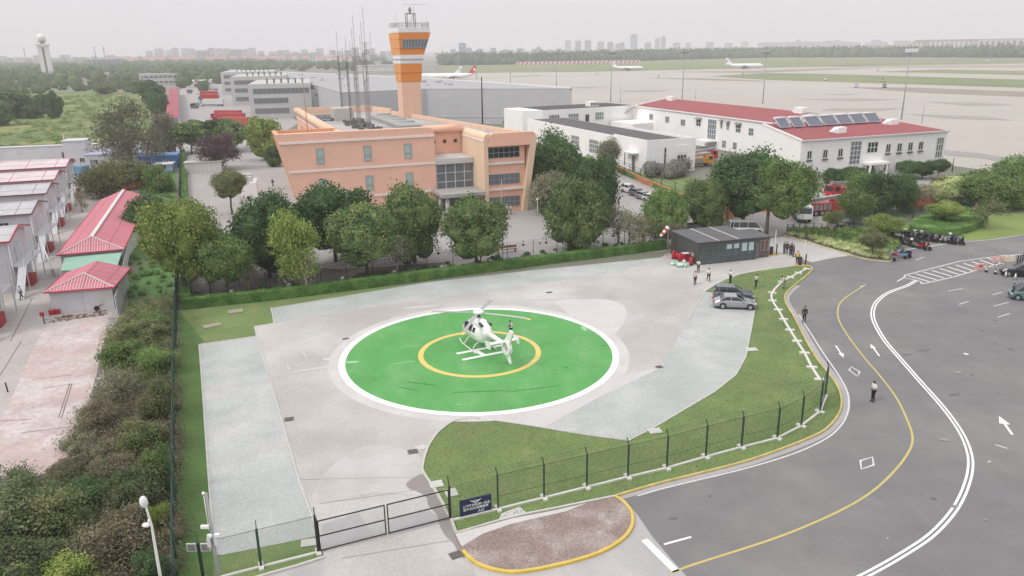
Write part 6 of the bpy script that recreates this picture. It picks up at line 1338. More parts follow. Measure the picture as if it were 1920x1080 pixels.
mb = MB(); mb.tube([(0, 0, 2.9), (0, 0, 3.35)], [.2, .14], 12); mb.build('rotor_mast', mat('dark_mast', (.1, .1, .1)), he)
mb = MB(); mb.lathe((0, 0, 3.42), [(.50, 0), (.54, .1), (.42, .26), (.1, .32)], 18); mb.build('rotor_hub', M_hw, he)
for k, (a, dr) in enumerate(((-14, .3), (76, .25), (166, .3), (256, .3))):
    ang = R(a) - R(117); d = Vector((math.cos(ang), math.sin(ang), 0)); n = Vector((-d.y, d.x, 0)); mb = MB(); rings = []
    for r_, ch in ((.25, .10), (.9, .12), (1.2, .145), (3.0, .145), (4.4, .145)):
        z = 3.4 - dr * (r_ / 5.1) ** 2; p = d * r_; rings.append([tuple(p - n * ch) + (), tuple(p + n * ch)]); rings[-1] = [(*(p - n * ch)[:2], z), (*(p + n * ch)[:2], z), (*(p + n * ch)[:2], z + .03), (*(p - n * ch)[:2], z + .04)]
    mb.loft(rings, smooth=False); bl = mb.build('rotor_blade', M_rot if k != 0 else mat('pale_rotor_blade', (.5, .52, .5), rough=.5), he)
    z = 3.4 - dr; mb = MB(); p, q = d * 4.4, d * 4.8; mb.extr([(*(p - n * .145)[:2], z + .03), (*(p + n * .145)[:2], z + .03), (*(q + n * .1)[:2], z), (*(q - n * .1)[:2], z)], (0, 0, .035)); mb.build('blade_tip', mat('yellow_blade_tip', (.8, .6, .2)), bl)
# ================================================================== VEHICLES
M_tyre = mat('tyre_rubber', (.02, .02, .02), rough=.9, var=0); M_rim = mat('alloy_rim', (.4, .4, .41), rough=.35, var=0, metal=.6)
M_cgl = mat('car_glass', (.025, .03, .035), rough=.06, var=0, spec=.7); M_tail = mat('red_tail_lamp', (.4, .02, .02), rough=.3, var=0); M_head = mat('clear_head_lamp', (.7, .7, .68), rough=.2, var=0)
M_blackp = mat('black_plastic', (.02, .02, .022), rough=.6, var=0)
def paint(n, c): return mat(n, c, rough=.25, var=.02, coat=.5, metal=.15)
def wheel(par, x, y, r=.33, w=.22):
    s = 1 if y > 0 else -1; mb = MB(); mb.tube([(x, y - s * w, r), (x, y - s * w * .1, r), (x, y, r)], [r, r, r * .93], 16); t = mb.build('wheel', M_tyre, par)
    mb = MB(); mb.tube([(x, y - s * .02, r), (x, y + s * .012, r)], [r * .66, r * .6], 14); mb.build('rim', M_rim, t)
def car(label, loc, rz, col, kind='sedan', L=4.7, W=1.82, H=1.45, group=None, name='car', cat='car', tree_=None):
    t = thing(name, label, cat, loc, rz, group); P = {
        'sedan': dict(hood=.98, belt=1.0, f=[(-.5, .62, .66), (-.47, .78, .8), (-.34, .90, 1.02), (-.2, .96, 1.03), (.12, .96, 1.0), (.22, .96, .97), (.36, .92, .88), (.46, .8, .72), (.5, .6, .55)], g=[(-.36, .99), (-.22, H), (.04, H + .02), (.25, .96)]),
        'suv': dict(f=[(-.5, .7, .9), (-.48, .86, 1.05), (-.4, .95, 1.08), (.1, .97, 1.08), (.22, .96, 1.06), (.38, .93, .98), (.46, .84, .85), (.5, .65, .65)], g=[(-.485, 1.05), (-.40, H), (.03, H + .02), (.235, 1.04)]),
        'van': dict(f=[(-.5, .8, 1.0), (-.48, .93, 1.1), (.2, .97, 1.1), (.36, .95, 1.08), (.44, .88, .98), (.5, .7, .72)], g=[(-.495, 1.08), (-.465, H), (.24, H), (.41, 1.04)]),
        'hatch': dict(f=[(-.5, .7, .8), (-.47, .86, 1.0), (-.36, .95, 1.02), (.1, .96, 1.02), (.24, .95, .98), (.38, .9, .88), (.47, .75, .7), (.5, .6, .55)], g=[(-.47, 1.0), (-.33, H), (.02, H + .02), (.26, .97)])}[kind]
    rings = []
    for fx, fw, fz in P['f']:
        x = fx * L; w = W / 2 * fw; rings.append([(x, -w * .93, .22), (x, -w, .5), (x, -w * .985, fz - .14), (x, -w * .86, fz), (x, w * .86, fz), (x, w * .985, fz - .14), (x, w, .5), (x, w * .93, .22)])
    mb = MB(); mb.loft(rings, smooth=False); body = mb.build('body', col, t)
    g = P['g']; rings = []
    for i, (fx, fz) in enumerate(g):
        top = i in (1, 2); w = W / 2 * (.74 if top else .87); zb = min(fz, .93) - .02
        rings.append((fx * L, w, fz))
    (x0, w0, z0), (x1, w1, z1), (x2, w2, z2), (x3, w3, z3) = rings
    mb = MB(); vs = [(x0, -w0, z0 - .06), (x3, -w3, z3 - .06), (x3, w3, z3 - .06), (x0, w0, z0 - .06), (x1, -w1, z1 - .05), (x2, -w2, z2 - .05), (x2, w2, z2 - .05), (x1, w1, z1 - .05)]
    mb.add(vs, [(0, 1, 5, 4), (1, 2, 6, 5), (2, 3, 7, 6), (3, 0, 4, 7), (4, 5, 6, 7)]); gh = mb.build('glasshouse', M_cgl, t)
    mb = MB(); q = .03
    mb.loft([[(x1 - .12, -w1 - q + .04, z1 - .09), (x1 - .12, w1 + q - .04, z1 - .09)], [(x1, -w1 - q, z1 - .03), (x1, w1 + q, z1 - .03)], [(x1 + .15, -w1 - q, z1 + .0), (x1 + .15, w1 + q, z1)], [(x2, -w2 - q, z2 - .03), (x2, w2 + q, z2 - .03)]], caps=False, closed=False, smooth=False)
    mb.loft([[(x1 - .1, s_ * (w1 + q), z1 - .1), (x1, s_ * (w1 + q), z1 - .03)] for s_ in (1, )], caps=False) if False else None
    for s in (-1, 1):
        mb.bar((x0, s * (w0 + .0), z0 - .05), (x1, s * (w1 + .01), z1 - .06), .09, .06); mb.bar((x3, s * w3, z3 - .05), (x2, s * (w2 + .01), z2 - .06), .07, .06); mb.bar((x1, s * (w1 + .015), z1 - .06), (x2, s * (w2 + .015), z2 - .06), .06, .06)
        for fr in ((.48,) if kind != 'van' else (.35, .7)):
            xm = x1 + (x2 - x1) * (1 - fr) if kind != 'van' else x1 + (x2 - x1) * fr; mb.bar((xm - .05, s * (W / 2 * .88), .98), (xm, s * (w1 + .015), z1 - .06), .07, .05)
        if kind in ('suv', 'van'): xm = x1 + (x2 - x1) * .12; mb.bar((xm - .1, s * (W / 2 * .88), 1.02), (xm, s * (w1 + .015), z1 - .06), .12, .05)
    mb.build('roof', col, t)
    for sx in (-1, 1):
        for sy in (-1, 1):
            x = sx * L * .295 + (.02 if sx < 0 else .05) * L; ar = MB(); ar.tube([(x, sy * (W / 2 * .99 - .05), .34), (x, sy * (W / 2 * 1.0), .34)], [.40, .40], 16); ar.build('wheel_arch', M_blackp, t); wheel(t, x, sy * (W / 2 * 1.012))
    for s in (-1, 1):
        mb = MB(); mb.box((L * .462, s * W * .33, .67), (.16, .34, .13), s * -.35); mb.build('headlight', M_head, t)
        mb = MB(); mb.box((-L * .485, s * W * .34, .84), (.1, .3, .14), s * .25); mb.build('taillight', M_tail, t)
        mb = MB(); mb.box((L * .17, s * (W / 2 + .05), 1.0), (.12, .2, .12)); mb.build('mirror', col, t)
    mb = MB(); mb.box((L * .497, 0, .45), (.05, W * .55, .22)); mb.build('grille', M_blackp, t)
    mb = MB(); mb.box((0, s * 0, .2), (L * .9, W * .9, .12)); mb.build('sill', M_blackp, t)
    mb = MB()
    for s in (-1, 1): mb.box((.12, s * W * .478, .86), (.16, .03, .03)); mb.box((-.75, s * W * .478, .86), (.16, .03, .03))
    mb.build('door_handle', M_rim, t)
    return t
P_silver = paint('silver_grey_paint', (.33, .33, .36)); P_dgrey = paint('slate_grey_paint', (.13, .14, .16)); P_white = paint('white_car_paint', (.75, .75, .76)); P_black = paint('black_car_paint', (.02, .02, .022)); P_teal = paint('pale_teal_paint', (.11, .20, .21)); P_red = paint('red_truck_paint', (.5, .03, .035)); P_blue = paint('blue_truck_paint', (.1, .26, .45)); P_sand = paint('cream_paint', (.6, .55, .42))
c1a, c1b = G(1342, 578), G(1414, 583); a1 = math.atan2(c1b.y - c1a.y, c1b.x - c1a.x) 
car('silver grey saloon parked nearest on the paver field at the lawn edge', (24.9, 81.0, .04), R(-10), P_silver, 'sedan', 4.75, 1.84, 1.44)
car('slate grey suv parked behind the silver saloon at the lawn edge', (25.6, 83.9, .04), R(-12), P_dgrey, 'suv', 4.6, 1.86, 1.62)
def at(px, py, z=0): g = G(px, py); return (g.x, g.y, z)
pc = 'cars parked along the salmon wall'
car('white suv parked first in the row by the salmon wall', at(1181, 361), R(-60), P_white, 'suv', 4.6, 1.85, 1.65, pc)
car('dark grey car parked second in the row by the salmon wall', at(1196, 368), R(-60), P_dgrey, 'hatch', 4.3, 1.8, 1.5, pc)
car('silver car parked third in the row by the salmon wall', at(1209, 374), R(-60), P_silver, 'hatch', 4.3, 1.8, 1.5, pc)
car('white car half hidden by a tree at the end of the row', at(1222, 378), R(-60), P_white, 'hatch', 4.3, 1.8, 1.5, pc)
car('black car roof just above the left end of the cabin roof', at(1303, 437), R(10), P_black, 'suv', 4.6, 1.85, 1.6)
car('white van with black windows parked behind the guard cabin', at(1398, 437), R(-6), P_white, 'van', 5.3, 1.95, 2.0, cat='van', name='van')
car('black car cut by the right picture edge beside the cones', at(1916, 517), R(160), P_black, 'suv', 4.8, 1.9, 1.6)
car('pale teal van cut by the right picture edge', at(1937, 562), R(158), P_teal, 'van', 4.9, 1.85, 1.85, cat='van', name='van')
def truck(label, loc, rz, colc, colb, L=9, H=3.4, W=2.4, group=None, kind='box', cat='lorry'):
    t = thing('lorry', label, cat, loc, rz, group); mb = MB(); mb.add([(L / 2 - 2, -W / 2, .7), (L / 2, -W / 2, .7), (L / 2, W / 2, .7), (L / 2 - 2, W / 2, .7), (L / 2 - 2, -W / 2, 2.7), (L / 2 - .35, -W / 2, 2.7), (L / 2 - .35, W / 2, 2.7), (L / 2 - 2, W / 2, 2.7)], [(3, 2, 1, 0), (4, 5, 6, 7), (0, 1, 5, 4), (1, 2, 6, 5), (2, 3, 7, 6), (3, 0, 4, 7)]); cbn = mb.build('cab', colc, t)
    mb = MB(); mb.quad((L / 2 - .13, -W * .42, 1.6), (L / 2 - .13, W * .42, 1.6), (L / 2 - .30, W * .42, 2.5), (L / 2 - .30, -W * .42, 2.5)); mb.v = [(v[0] + .03, v[1], v[2]) for v in mb.v]
    for s in (-1, 1): mb.box((L / 2 - 1.1, s * (W / 2 + .005), 2.05), (1.0, .03, .8))
    mb.build('window', M_cgl, cbn)
    if kind == 'box':
        mb = MB(); mb.bx(-L / 2, L / 2 - 2.2, -W / 2 - .05, W / 2 + .05, 1.0, H); mb.build('cargo_box', colb, t)
        mb = MB()
        for i in range(int(L)): x = -L / 2 + .3 + i * (L - 2.6) / L; mb.box((x, -W / 2 - .07, 1 + (H - 1) / 2), (.05, .05, H - 1.1)); mb.box((x, W / 2 + .07, 1 + (H - 1) / 2), (.05, .05, H - 1.1))
        mb.build('rib', colb, t)
    else:
        mb = MB(); mb.bx(-L / 2, L / 2 - 2.1, -W / 2, W / 2, .9, 2.2); mb.build('deck_body', colb, t)
        mb = MB(); mb.bar((-L / 2 + .3, 0, 2.5), (L / 2 - .6, 0, 3.1), .8, .5); mb.build('ladder', M_rim, t)
        for i in range(5):
            for s in (-1, 1): mb = MB(); mb.box((-L / 2 + .8 + i * (L - 3.4) / 5, s * (W / 2 + .02), 1.55), ((L - 3.8) / 6, .05, 1.0)); mb.build('locker_shutter', M_rim, t)
    mb = MB(); mb.bx(-L / 2 + .2, L / 2 - .4, -.5, .5, .5, .98); mb.build('chassis', M_blackp, t)
    for x in (L / 2 - 1.2, -L / 2 + 1.6, -L / 2 + 2.8):
        for s in (-1, 1): wheel(t, x, s * W / 2 * .98, .48, .3)
    for s in (-1, 1): mb = MB(); mb.box((L / 2 + .01, s * W * .36, .95), (.06, .35, .2)); mb.build('headlight', M_head, t)
    return t
truck('red fire engine with white lockers standing left in the yard', at(1582, 371), R(200), P_red, P_red, 8, 3.2, 2.5, kind='fire', cat='fire engine')
truck('red fire engine lying low beside the white truck at the yard gate', at(1543, 402), R(12), P_red, P_red, 7.5, 3, 2.4, kind='fire', cat='fire engine')
truck('white truck facing the yard gate beside the red fire engine', at(1502, 412), R(262), P_white, P_white, 6, 2.9, 2.2)
truck('red fire engine half hidden behind the trees in the yard', at(1640, 366), R(195), P_red, P_red, 8, 3.2, 2.5, kind='fire', cat='fire engine')
truck('orange recovery truck parked against the low white block', at(1308, 312), R(20), paint('orange_truck_paint', (.65, .28, .06)), paint('orange_truck_paint', (.65, .28, .06)), 8, 2.6, 2.4, kind='fire', cat='truck')
truck('red car transporter behind the orange recovery truck', at(1320, 302), R(20), P_red, P_red, 7, 2.4, 2.2, kind='fire', cat='truck')
lg = 'lorries parked in the depot yard'
truck('white box lorry in the middle of the depot yard', at(398, 199), R(172), P_white, P_white, 14, 4, 2.5, lg)
truck('blue fronted lorry behind the white box lorry', at(392, 189), R(172), P_blue, P_red, 13, 4, 2.5, lg)
truck('white and red lorry third from the front in the depot yard', at(390, 182), R(172), P_white, P_red, 14, 4, 2.5, lg)
truck('long white lorry at the back of the depot yard', at(392, 169), R(172), P_white, P_white, 16, 4, 2.5, lg)
truck('dark lorry facing the camera alone in the depot lane', at(366, 203), R(262), P_dgrey, paint('grey_lorry_paint', (.3, .32, .3)), 6, 3, 2.3, lg)
truck('small dark lorry further up the depot lane', at(356, 175), R(262), P_dgrey, P_dgrey, 5, 2.6, 2.2, lg)
M_tred = mat('red_tarpaulin', (.42, .05, .06), rough=.7, var=.1); M_trust = mat('rusty_red_container', (.40, .10, .06), rough=.8, var=.12)
for (x, y, m_, lb) in ((425, 224, M_tred, 'red covered trailer at the back of the front pair'), (430, 230, M_tred, 'red covered trailer in the middle of the front group'), (438, 239, M_trust, 'rusty red container trailer nearest to the office')):
    truck(lb, at(x, y), R(166), P_red, m_, 14.5, 4, 2.6, 'red covered trailers')
truck('blue truck at the end of the camp lane', at(143, 332), R(165), P_blue, P_blue, 6.5, 2.8, 2.3, kind='box', cat='truck')
# ------------------------------------------------------------ scooters
def scooter(lb, loc, rz, col, group='scooters parked in dense rows', box=None):
    t = thing('scooter', lb, 'scooter', loc, rz, group); t.scale = (1.2, 1.2, 1.2)
    mb = MB(); mb.extr([(-.75, -.14, .5), (-.55, -.14, .35), (-.1, -.14, .3), (.35, -.14, .3), (.5, -.14, .9), (.42, -.14, .95), (.25, -.14, .45), (0, -.14, .42), (-.1, -.14, .68), (-.7, -.14, .74)], (0, .28, 0)); mb.build('body', col, t)
    mb = MB(); mb.extr([(-.75, -.13, .75), (-.08, -.13, .7), (-.08, -.13, .8), (-.7, -.13, .86)], (0, .26, 0)); mb.build('seat', M_blackp, t)
    for x in (-.55, .68): mb = MB(); mb.tube([(x, -.05, .24), (x, .05, .24)], .24, 12); mb.build('wheel', M_tyre, t)
    mb = MB(); mb.bar((.45, 0, .9), (.68, 0, .3), .07); mb.bar((.42, -.33, 1.08), (.42, .33, 1.08), .05); mb.bar((.46, 0, .9), (.42, 0, 1.08), .06); mb.build('handlebar', M_blackp, t)
    if box: mb = MB(); mb.box((-.85, 0, 1.0), (.26, .26, .22)); mb.build('top_box', box, t)
    return t
cols = [paint('scooter_black', (.02, .02, .025)), paint('scooter_dark_blue', (.03, .04, .12)), paint('scooter_white', (.65, .65, .65)), paint('scooter_grey', (.2, .2, .21)), paint('scooter_red', (.35, .03, .03))]
proto = [scooter('proto', (0, 0, -50), 0, c, box=(M_lampw if i == 3 else None)) for i, c in enumerate(cols)]
LBL = {0: 'black scooter in the packed row', 1: 'dark blue scooter in the packed row', 2: 'white scooter in the packed row', 3: 'grey scooter with white box in the packed row', 4: 'red scooter in the packed row'}
rows_ = [((1690, 446), (1802, 458), 18, R(-78), 'behind, along the oval hedge'), ((1680, 455), (1735, 469), 10, R(-65), 'in front, along the white bay line'), ((1652, 438), (1692, 452), 9, R(-60), 'under the yellowish tree'), ((1570, 432), (1600, 436), 5, R(90), 'apart, left of the yellowish tree')]
rnd = random.Random(4); used_ = set()
for (a, b, n, ang, w_) in rows_:
    for i in range(n):
        t_ = (i + .5) / n; p = at(a[0] + (b[0] - a[0]) * t_, a[1] + (b[1] - a[1]) * t_ + rnd.uniform(-.6, .6), 0.0); k = rnd.choices(range(5), [7, 2, 3, 6, 1])[0]
        lb = LBL[k] + ' ' + w_
        if k not in used_: used_.add(k); o = proto[k]; o.location = p; o.rotation_euler = (0, 0, ang + rnd.uniform(-.25, .25)); o['label'] = lb
        else: copy_tree(proto[k], None, p, ang + rnd.uniform(-.25, .25), lb)
for k in range(5):
    if k not in used_: proto[k].location = at(1790, 452)
scooter('blue scooter standing alone on the road beside the bed', at(1688, 484), R(120), paint('scooter_light_blue', (.2, .35, .5)), None)
scooter('purple black scooter next to the blue one on the road', at(1697, 482), R(115), paint('scooter_purple', (.08, .04, .1)), None)
scooter('scooter with a red basket at the tip of the bed', at(1671, 488), R(95), cols[3], None, box=mat('red_box', (.6, .03, .05)))
# ------------------------------------------------------------ cones, barriers, drums
def cone(px, py, lb, m, g):
    t = thing('traffic_cone', lb, 'traffic cone', at(px, py), 0, g); mb = MB(); mb.lathe((0, 0, .03), [(.17, 0), (.04, .7)], 12); mb.build('cone_body', m, t); mb = MB(); mb.box((0, 0, .015), (.42, .42, .03)); mb.build('base', M_blackp, t)
    mb = MB(); mb.lathe((0, 0, .28), [(.128, 0), (.088, .2)], 12); mb.build('stripe', M_lampw, t)
M_cone = mat('faded_dark_cone', (.07, .06, .06)); M_conew = mat('white_cone', (.7, .7, .68))
for q in ((1849, 510, 'dark traffic cone, left of the pair near the junction', M_cone), (1866, 514, 'dark traffic cone, right of the pair near the junction', M_cone), (1885, 519, 'white traffic cone left of the black car nose', M_conew), (1903, 523, 'white traffic cone in front of the black car', M_conew)): cone(*q, 'traffic cones at the right edge')
for q in ((793, 480, 'dark traffic cone on the plaza left of the tall pole', M_cone), (822, 476, 'dark traffic cone on the plaza right of the oval tree', M_cone), (981, 460, 'dark traffic cone on the plaza near the bench', M_cone), (1024, 456, 'dark traffic cone beside the white post on the plaza', M_cone), (1012, 457, 'pale traffic cone between the two dark ones', M_conew)): cone(*q, 'traffic cones on the office plaza')
for i, (x, y, lb) in enumerate(((1836, 505, 'red and white plastic barrier block at the junction'), (1868, 491, 'red and white barrier block in the middle of the line'), (1880, 489, 'cream barrier block beside the middle one'), (1893, 490, 'cream barrier block nearest the black car'))):
    t = thing('plastic_barrier', lb, 'barrier', at(x, y), R(15), 'plastic barrier blocks'); mb = MB(); mb.extr([(-.7, -.25, 0), (-.7, .25, 0), (-.7, .1, .75), (-.7, -.1, .75)], (1.4, 0, 0)); mb.build('block', mat('barrier_pink', (.6, .35, .32)) if i < 2 else mat('barrier_cream', (.65, .55, .42)), t); mb = MB(); mb.bx(-.25, .25, -.18, -.165, .3, .6); mb.build('stripe', M_lampw if i else P_red, t)
for i in range(3):
    t = thing('bollard_post', ['left one of three dark bollards behind the black car', 'middle one of three dark bollards behind the black car', 'right one of three dark bollards behind the black car'][i], 'bollard', at(1906 + i * 5, 500 - i * 2), 0, 'dark bollards'); mb = MB(); mb.tube([(0, 0, 0), (0, 0, 1.5)], .09, 8); mb.build('shaft', M_blackp, t); mb = MB(); mb.lathe((0, 0, 0), [(.22, 0), (.2, .08)], 10); mb.build('base', M_blackp, t)
M_drum = mat('crimson_extinguisher', (.42, .02, .04), rough=.35)
for i, (x, y, s, lb) in enumerate(((1263, 485, 1.0, 'crimson cylinder with a pale cap at the left end of the cabin'), (1270, 486, .8, 'small crimson cylinder second from the left'), (1275, 489, .9, 'crimson cylinder third from the left'), (1295, 497, .9, 'crimson cylinder standing closest to the cabin corner'))):
    t = thing('fire_extinguisher', lb, 'extinguisher', at(x, y), 0, 'crimson extinguishers'); mb = MB(); mb.lathe((0, 0, 0), [(.25, .05), (.28, .1), (.28, .95 * s), (.2, 1.1 * s), (.08, 1.2 * s)], 14); mb.build('cylinder', M_drum, t); mb = MB(); mb.bar((-.1, 0, 1.22 * s), (.2, 0, 1.3 * s), .07); mb.build('valve', M_blackp, t); mb = MB(); mb.box((0, -.2, .06), (.6, .5, .08)); mb.build('trolley_base', M_blackp, t)
t = thing('red_cabinet', 'crimson equipment cart between the cylinders and the cabin', 'cart', at(1285, 490), R(15)); mb = MB(); mb.bx(-.5, .5, -.35, .35, .15, 1.15); mb.build('cabinet', M_drum, t); mb = MB(); mb.bx(-.53, .53, -.38, .38, 1.153, 1.2); mb.build('lid', M_lampw, t)
for s in (-.35, .35): mb = MB(); mb.tube([(s, -.36, .1), (s, .36, .1)], .1, 10); mb.build('wheel', M_tyre, t)
M_net = mat('green_white_sacks', (.25, .5, .33), rough=.9, var=.3, scale=3, col2=(.7, .7, .66), c2scale=3)
for i, (x, y, s, lb) in enumerate(((1265, 497, .75, 'low green sack heap on the left of the sack pile'), (1277, 500, .8, 'green and white sack in the middle of the sack pile'), (1288, 500, .6, 'green sack at the right of the sack pile'), (1283, 494, .5, 'pale sack behind the sack pile'))):
    mb = MB(); n0 = 0; mb.ell((0, 0, .2), (s, s * .55, .3), 14, 8, 0, i * .5); rn = random.Random(i); mb.v = [(v[0] + rn.uniform(-.06, .06), v[1] + rn.uniform(-.06, .06), max(0, v[2] + rn.uniform(-.05, .05))) for v in mb.v]; o = mb.build('sack', M_net if i != 3 else mat('pale_sack', (.65, .6, .55), var=.1)); o.location = at(x, y, .03); tag(o, lb, 'sack', 'sacks by the cabin')
t = thing('bench', 'brown wooden bench on the plaza behind the hedge', 'bench', at(950, 473), R(18)); mb = MB(); mb.bx(-1.6, 1.6, -.2, .2, .42, .48); mb.build('seat', mat('bench_wood', (.25, .13, .09)), t); mb = MB(); mb.bx(-1.6, 1.6, .2, .25, .6, .95); mb.build('backrest', MATS['bench_wood'], t)
for s in (-1.3, 1.3): mb = MB(); mb.bx(s - .05, s + .05, -.2, .25, 0, .418); mb.build('leg', M_fg, t)
t = thing('bicycle_rack', 'long grey bicycle rack of steel loops behind the boundary fence', 'bicycle rack', at(650, 507), math.atan2(*(lambda d: (d.y, d.x))(G(745, 492) - G(650, 507)))); Lr = (G(745, 492) - G(650, 507)).length
mb = MB()
for i in range(26):
    x = Lr * i / 25; mb.tube([(x, -.35, 0), (x, -.3, .85), (x, .3, .85), (x, .35, 0)], .035, 5, caps=False)
mb.build('hoop', M_steel, t)['kind'] = 'stuff'; mb = MB(); mb.bar((0, -.35, .03), (Lr, -.35, .03), .07); mb.bar((0, .35, .03), (Lr, .35, .03), .07); mb.build('base_rail', M_steel, t)
t = thing('grey_shed', 'white grey windowless shed beside the purple tree', 'shed', at(348, 326), R(14)); mb = MB(); mb.bx(0, 8.5, 0, 3, 0, 2.6); mb.build('wall', grid_mat('shed_panel', (.58, .57, .54), (.4, .4, .38), 1.1, 0, .06, axis='XZ'), t); mb = MB(); mb.bx(-.2, 8.7, -.2, 3.2, 2.603, 2.75); mb.build('roof', M_conc_l, t)
t = thing('equipment_hut', 'white equipment hut with rooftop units near the left end of the office', 'hut', at(452, 372), R(15)); mb = MB(); mb.bx(0, 3.2, 0, 6, 0, 3.1); mb.build('wall', M_ww, t)
for i in range(3): mb = MB(); mb.bx(.5, 2.4, .5 + i * 1.8, 1.8 + i * 1.8, 3.1, 4.1 + .4 * (i == 1)); mb.build('cooling_unit', M_trim, t)
# hay-net covered machinery under camouflage net
L1, rng = scatter([(1212, 318), (1240, 313), (1285, 318), (1290, 330), (1250, 336), (1215, 332)], 16, 31, 1.2, 2.0, .9)
mass('camouflage_net', L1, rng, 5000, .4, leafmat('camouflage_net', (.11, .10, .09), (.2, .19, .17)), 'grey camouflage net heap before the low white block', 'netting')
L1, rng = scatter([(205, 345), (232, 338), (275, 335), (285, 345), (250, 358), (210, 358)], 30, 32, .6, 1.2, .8)
mass('red_net', L1, rng, 3000, .35, leafmat('red_net', (.3, .07, .04), (.42, .14, .08)), 'heap of red dusty netting between the camp and the fence', 'netting')
# ================================================================== PEOPLE
M_skin = mat('skin', (.42, .26, .19), rough=.6, var=0); M_hair = mat('black_hair', (.015, .013, .012), rough=.7, var=0); M_shoe = mat('dark_shoe', (.02, .02, .02), rough=.6, var=0)
def skin_mesh(name, V, E, Rr, m, sub=1, root=0):
    me = bpy.data.meshes.new(name); me.from_pydata(V, E, []); me.materials.append(m); o = bpy.data.objects.new(name, me); COL.objects.link(o)
    o.modifiers.new('s', 'SKIN'); s = o.modifiers.new('u', 'SUBSURF'); s.levels = sub; s.render_levels = sub
    for i, v in enumerate(me.skin_vertices[0].data): r = Rr[i]; v.radius = r if hasattr(r, '__len__') else (r, r); v.use_root = (i == root)
    dg = bpy.context.evaluated_depsgraph_get(); me2 = bpy.data.meshes.new_from_object(o.evaluated_get(dg)); bpy.data.objects.remove(o); bpy.data.meshes.remove(me)
    for p in me2.polygons: p.use_smooth = True
    me2.materials.clear(); me2.materials.append(m); return me2
def skeleton(pose):
    J = {'pelvis': (0, 0, .95), 'waist': (.0, 0, 1.1), 'chest': (.01, 0, 1.3), 'neck': (.0, 0, 1.47), 'head': (.02, 0, 1.58), 'crown': (.01, 0, 1.69)}
    walk = .22 if pose == 'walk' else 0.0
    for s, n in ((1, 'l'), (-1, 'r')):
        f = walk * s
        J['hip' + n] = (0, s * .09, .90); J['knee' + n] = (.03 + f * .7, s * .095, .50 if f >= 0 else .48); J['ankle' + n] = (-.02 + f * 1.3, s * .10, .09 if f >= 0 else .13); J['toe' + n] = (.13 + f * 1.3, s * .11, .035 if f >= 0 else .05)
        J['sh' + n] = (0, s * .17, 1.41)
        if pose in ('stand', 'walk'): J['el' + n] = (-.03 - f * .3, s * .23, 1.13); J['wr' + n] = (.04 - f * .7, s * .245, .89)
        elif pose == 'phone': J['el' + n] = (.04, s * .22, 1.13); J['wr' + n] = (.27, s * .10, 1.17)
        elif pose == 'point': J['el' + n] = (.2, s * .25, 1.38) if s > 0 else (.0, s * .23, 1.13); J['wr' + n] = (.44, s * .28, 1.45) if s > 0 else (.12, s * .18, .98)
        elif pose == 'bend': J['el' + n] = (.35, s * .2, 1.0); J['wr' + n] = (.5, s * .16, .78)
    if pose == 'phone': J['head'] = (.07, 0, 1.56); J['crown'] = (.09, 0, 1.66)
    if pose == 'bend':
        for k in ('chest', 'neck', 'head', 'crown', 'shl', 'shr'): x, y, z = J[k]; d = z - .95; J[k] = (x + d * .55, y, .95 + d * .82)
    return J
BODY = {}
